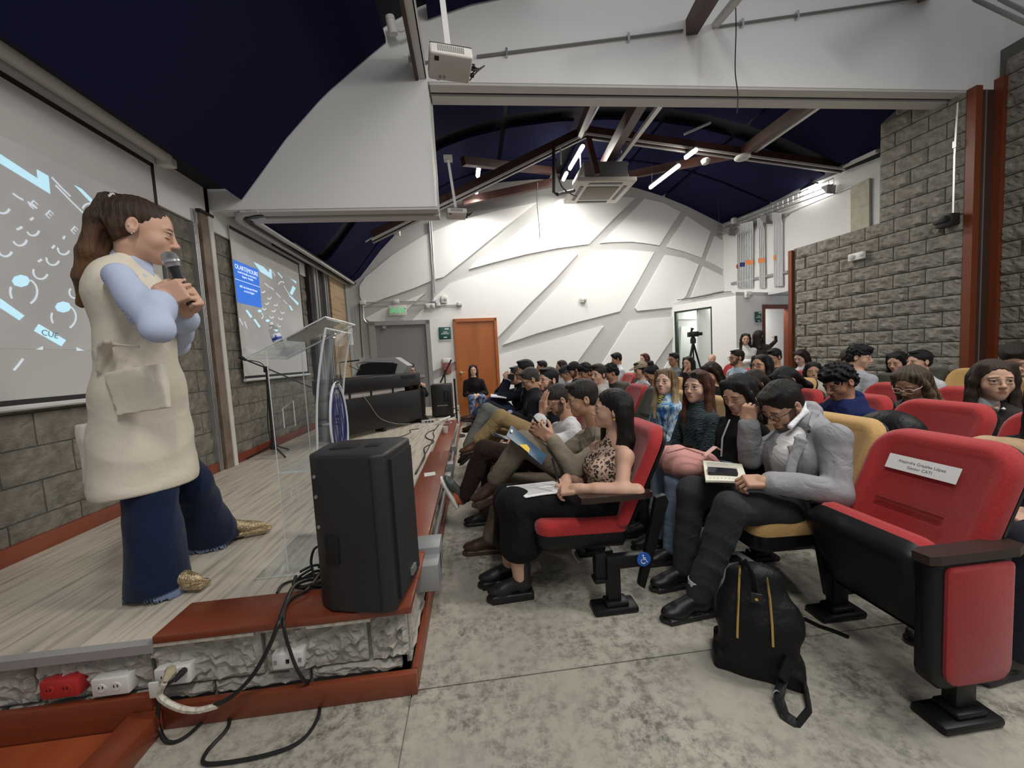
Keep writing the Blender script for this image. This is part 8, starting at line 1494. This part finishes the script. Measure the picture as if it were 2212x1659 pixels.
MB().lathe([(0, -.002), (.006, -.001), (.006, .002), (0, .003)], M=look(Pb(-.005, .096, .335), fd), seg=10).build('stud', M_gold, bk)
s1_ = [atY(1672, 1310, 1.40), atZ(1712, 1400, .10), atZ(1740, 1480, .03), atZ(1750, 1535, .006), atZ(1725, 1566, .006), atZ(1695, 1545, .012), atZ(1682, 1505, .03), atZ(1690, 1470, .06)]
out = [];
for i in range(len(s1_)-1):
    for k in range(5): out.append(s1_[i]*(1-k/5)+s1_[i+1]*k/5)
out.append(s1_[-1]); strap(out, .017, .0025, 'strap', M_nyl, bk, (.6, -.6, .5)); strap([atZ(1690, 1470, .07), atZ(1700, 1440, .10), atZ(1708, 1425, .12)], .024, .006, 'strap_pad', M_nyl, bk, (.6, -.6, .5)); MB().tube([atZ(1676, 1498, .035)+np.array([.012*math.cos(a), 0, .012*math.sin(a)]) for a in np.linspace(0, 6.28, 10, False)], .003, 5, True).build('buckle', M_metal, bk)
o = tag(strap([atZ(1735, 1335, .006), atZ(1770, 1352, .006), atZ(1800, 1362, .006), atZ(1834, 1376, .006)], .012, .002, 'loose_strap', M_nyl, None), 'loose black strap lying on the floor before the mustard chair foot', 'strap')
o = empty('grey_case', tuple(atZ(1590, 1270, 0)), 'flat grey case standing under the mustard chair behind the backpack', 'case'); g_ = atY(1588, 1215, 1.70); MB().rbox(g_[0]-.10, g_[0]+.10, 1.66, 1.80, 0, g_[2], .008).build('body', mat('case_grey', (.26, .26, .265), .6), o); MB().box(g_[0]-.03, g_[0]+.05, 1.70, 1.76, g_[2], g_[2]+.004).build('label', M_black, o)
# pink backpack on the lap
pk = atY(1490, 1002, 2.20); o = empty('pink_backpack', tuple(pk), 'soft pink backpack held on the lap of the black jacket girl', 'backpack')
v = sdf([ell(atY(1486, 1000, 2.18), (.165, .15, .085), fr3((-.2, 1, 0)), .04), ell(atY(1530, 1018, 2.14), (.10, .12, .07), None, .05), ell(atY(1452, 985, 2.22), (.07, .12, .06), None, .05)], .006, pal=[(.62, .30, .27)], folds=mkfolds(55, .007, 32)); smesh('bag', v, mat('pink_nylon', (.62, .30, .27), .75, bump=(90, .2)), o)
MB().tube([atY(1440, 978, 2.10), atY(1480, 968, 2.06), atY(1530, 985, 2.02), atY(1550, 1000, 2.02)], .005, 6).build('zip', mat('pink_zip', (.45, .22, .2), .7), o); MB().tube([atY(1520, 985, 2.02), atY(1545, 965, 2.06), atY(1556, 972, 2.06)], 1, 8, flat=(.014, .003, (0, 0, 1))).build('strap', mat('pink_strap', (.68, .42, .37), .7), o)
# black bag between the rows
v = sdf([ell(atX(1925, 940, 2.10), (.10, .16, .13), None, .04), ell(atX(1905, 1000, 2.08), (.08, .12, .12), None, .04)], .008, pal=[BLK], folds=mkfolds(51, .006, 26)); o = empty('black_bag', tuple(atX(1920, 960, 2.10)), 'slumped black bag between the mustard chair and the red chairs', 'bag'); smesh('bag', v, M_nyl, o)
v = sdf([ell(atX(2165, 962, 2.30), (.06, .10, .04), None, .03), ell(atX(2200, 975, 2.28), (.06, .07, .04), None, .03)], .006, pal=[(.55, .38, .23)], folds=mkfolds(52, .006, 60)); o = empty('fur_cuff', tuple(atX(2170, 965, 2.3)), 'fluffy tan fur trim resting behind the nearest red chair', 'fur trim'); smesh('fur', v, M_hair, o)
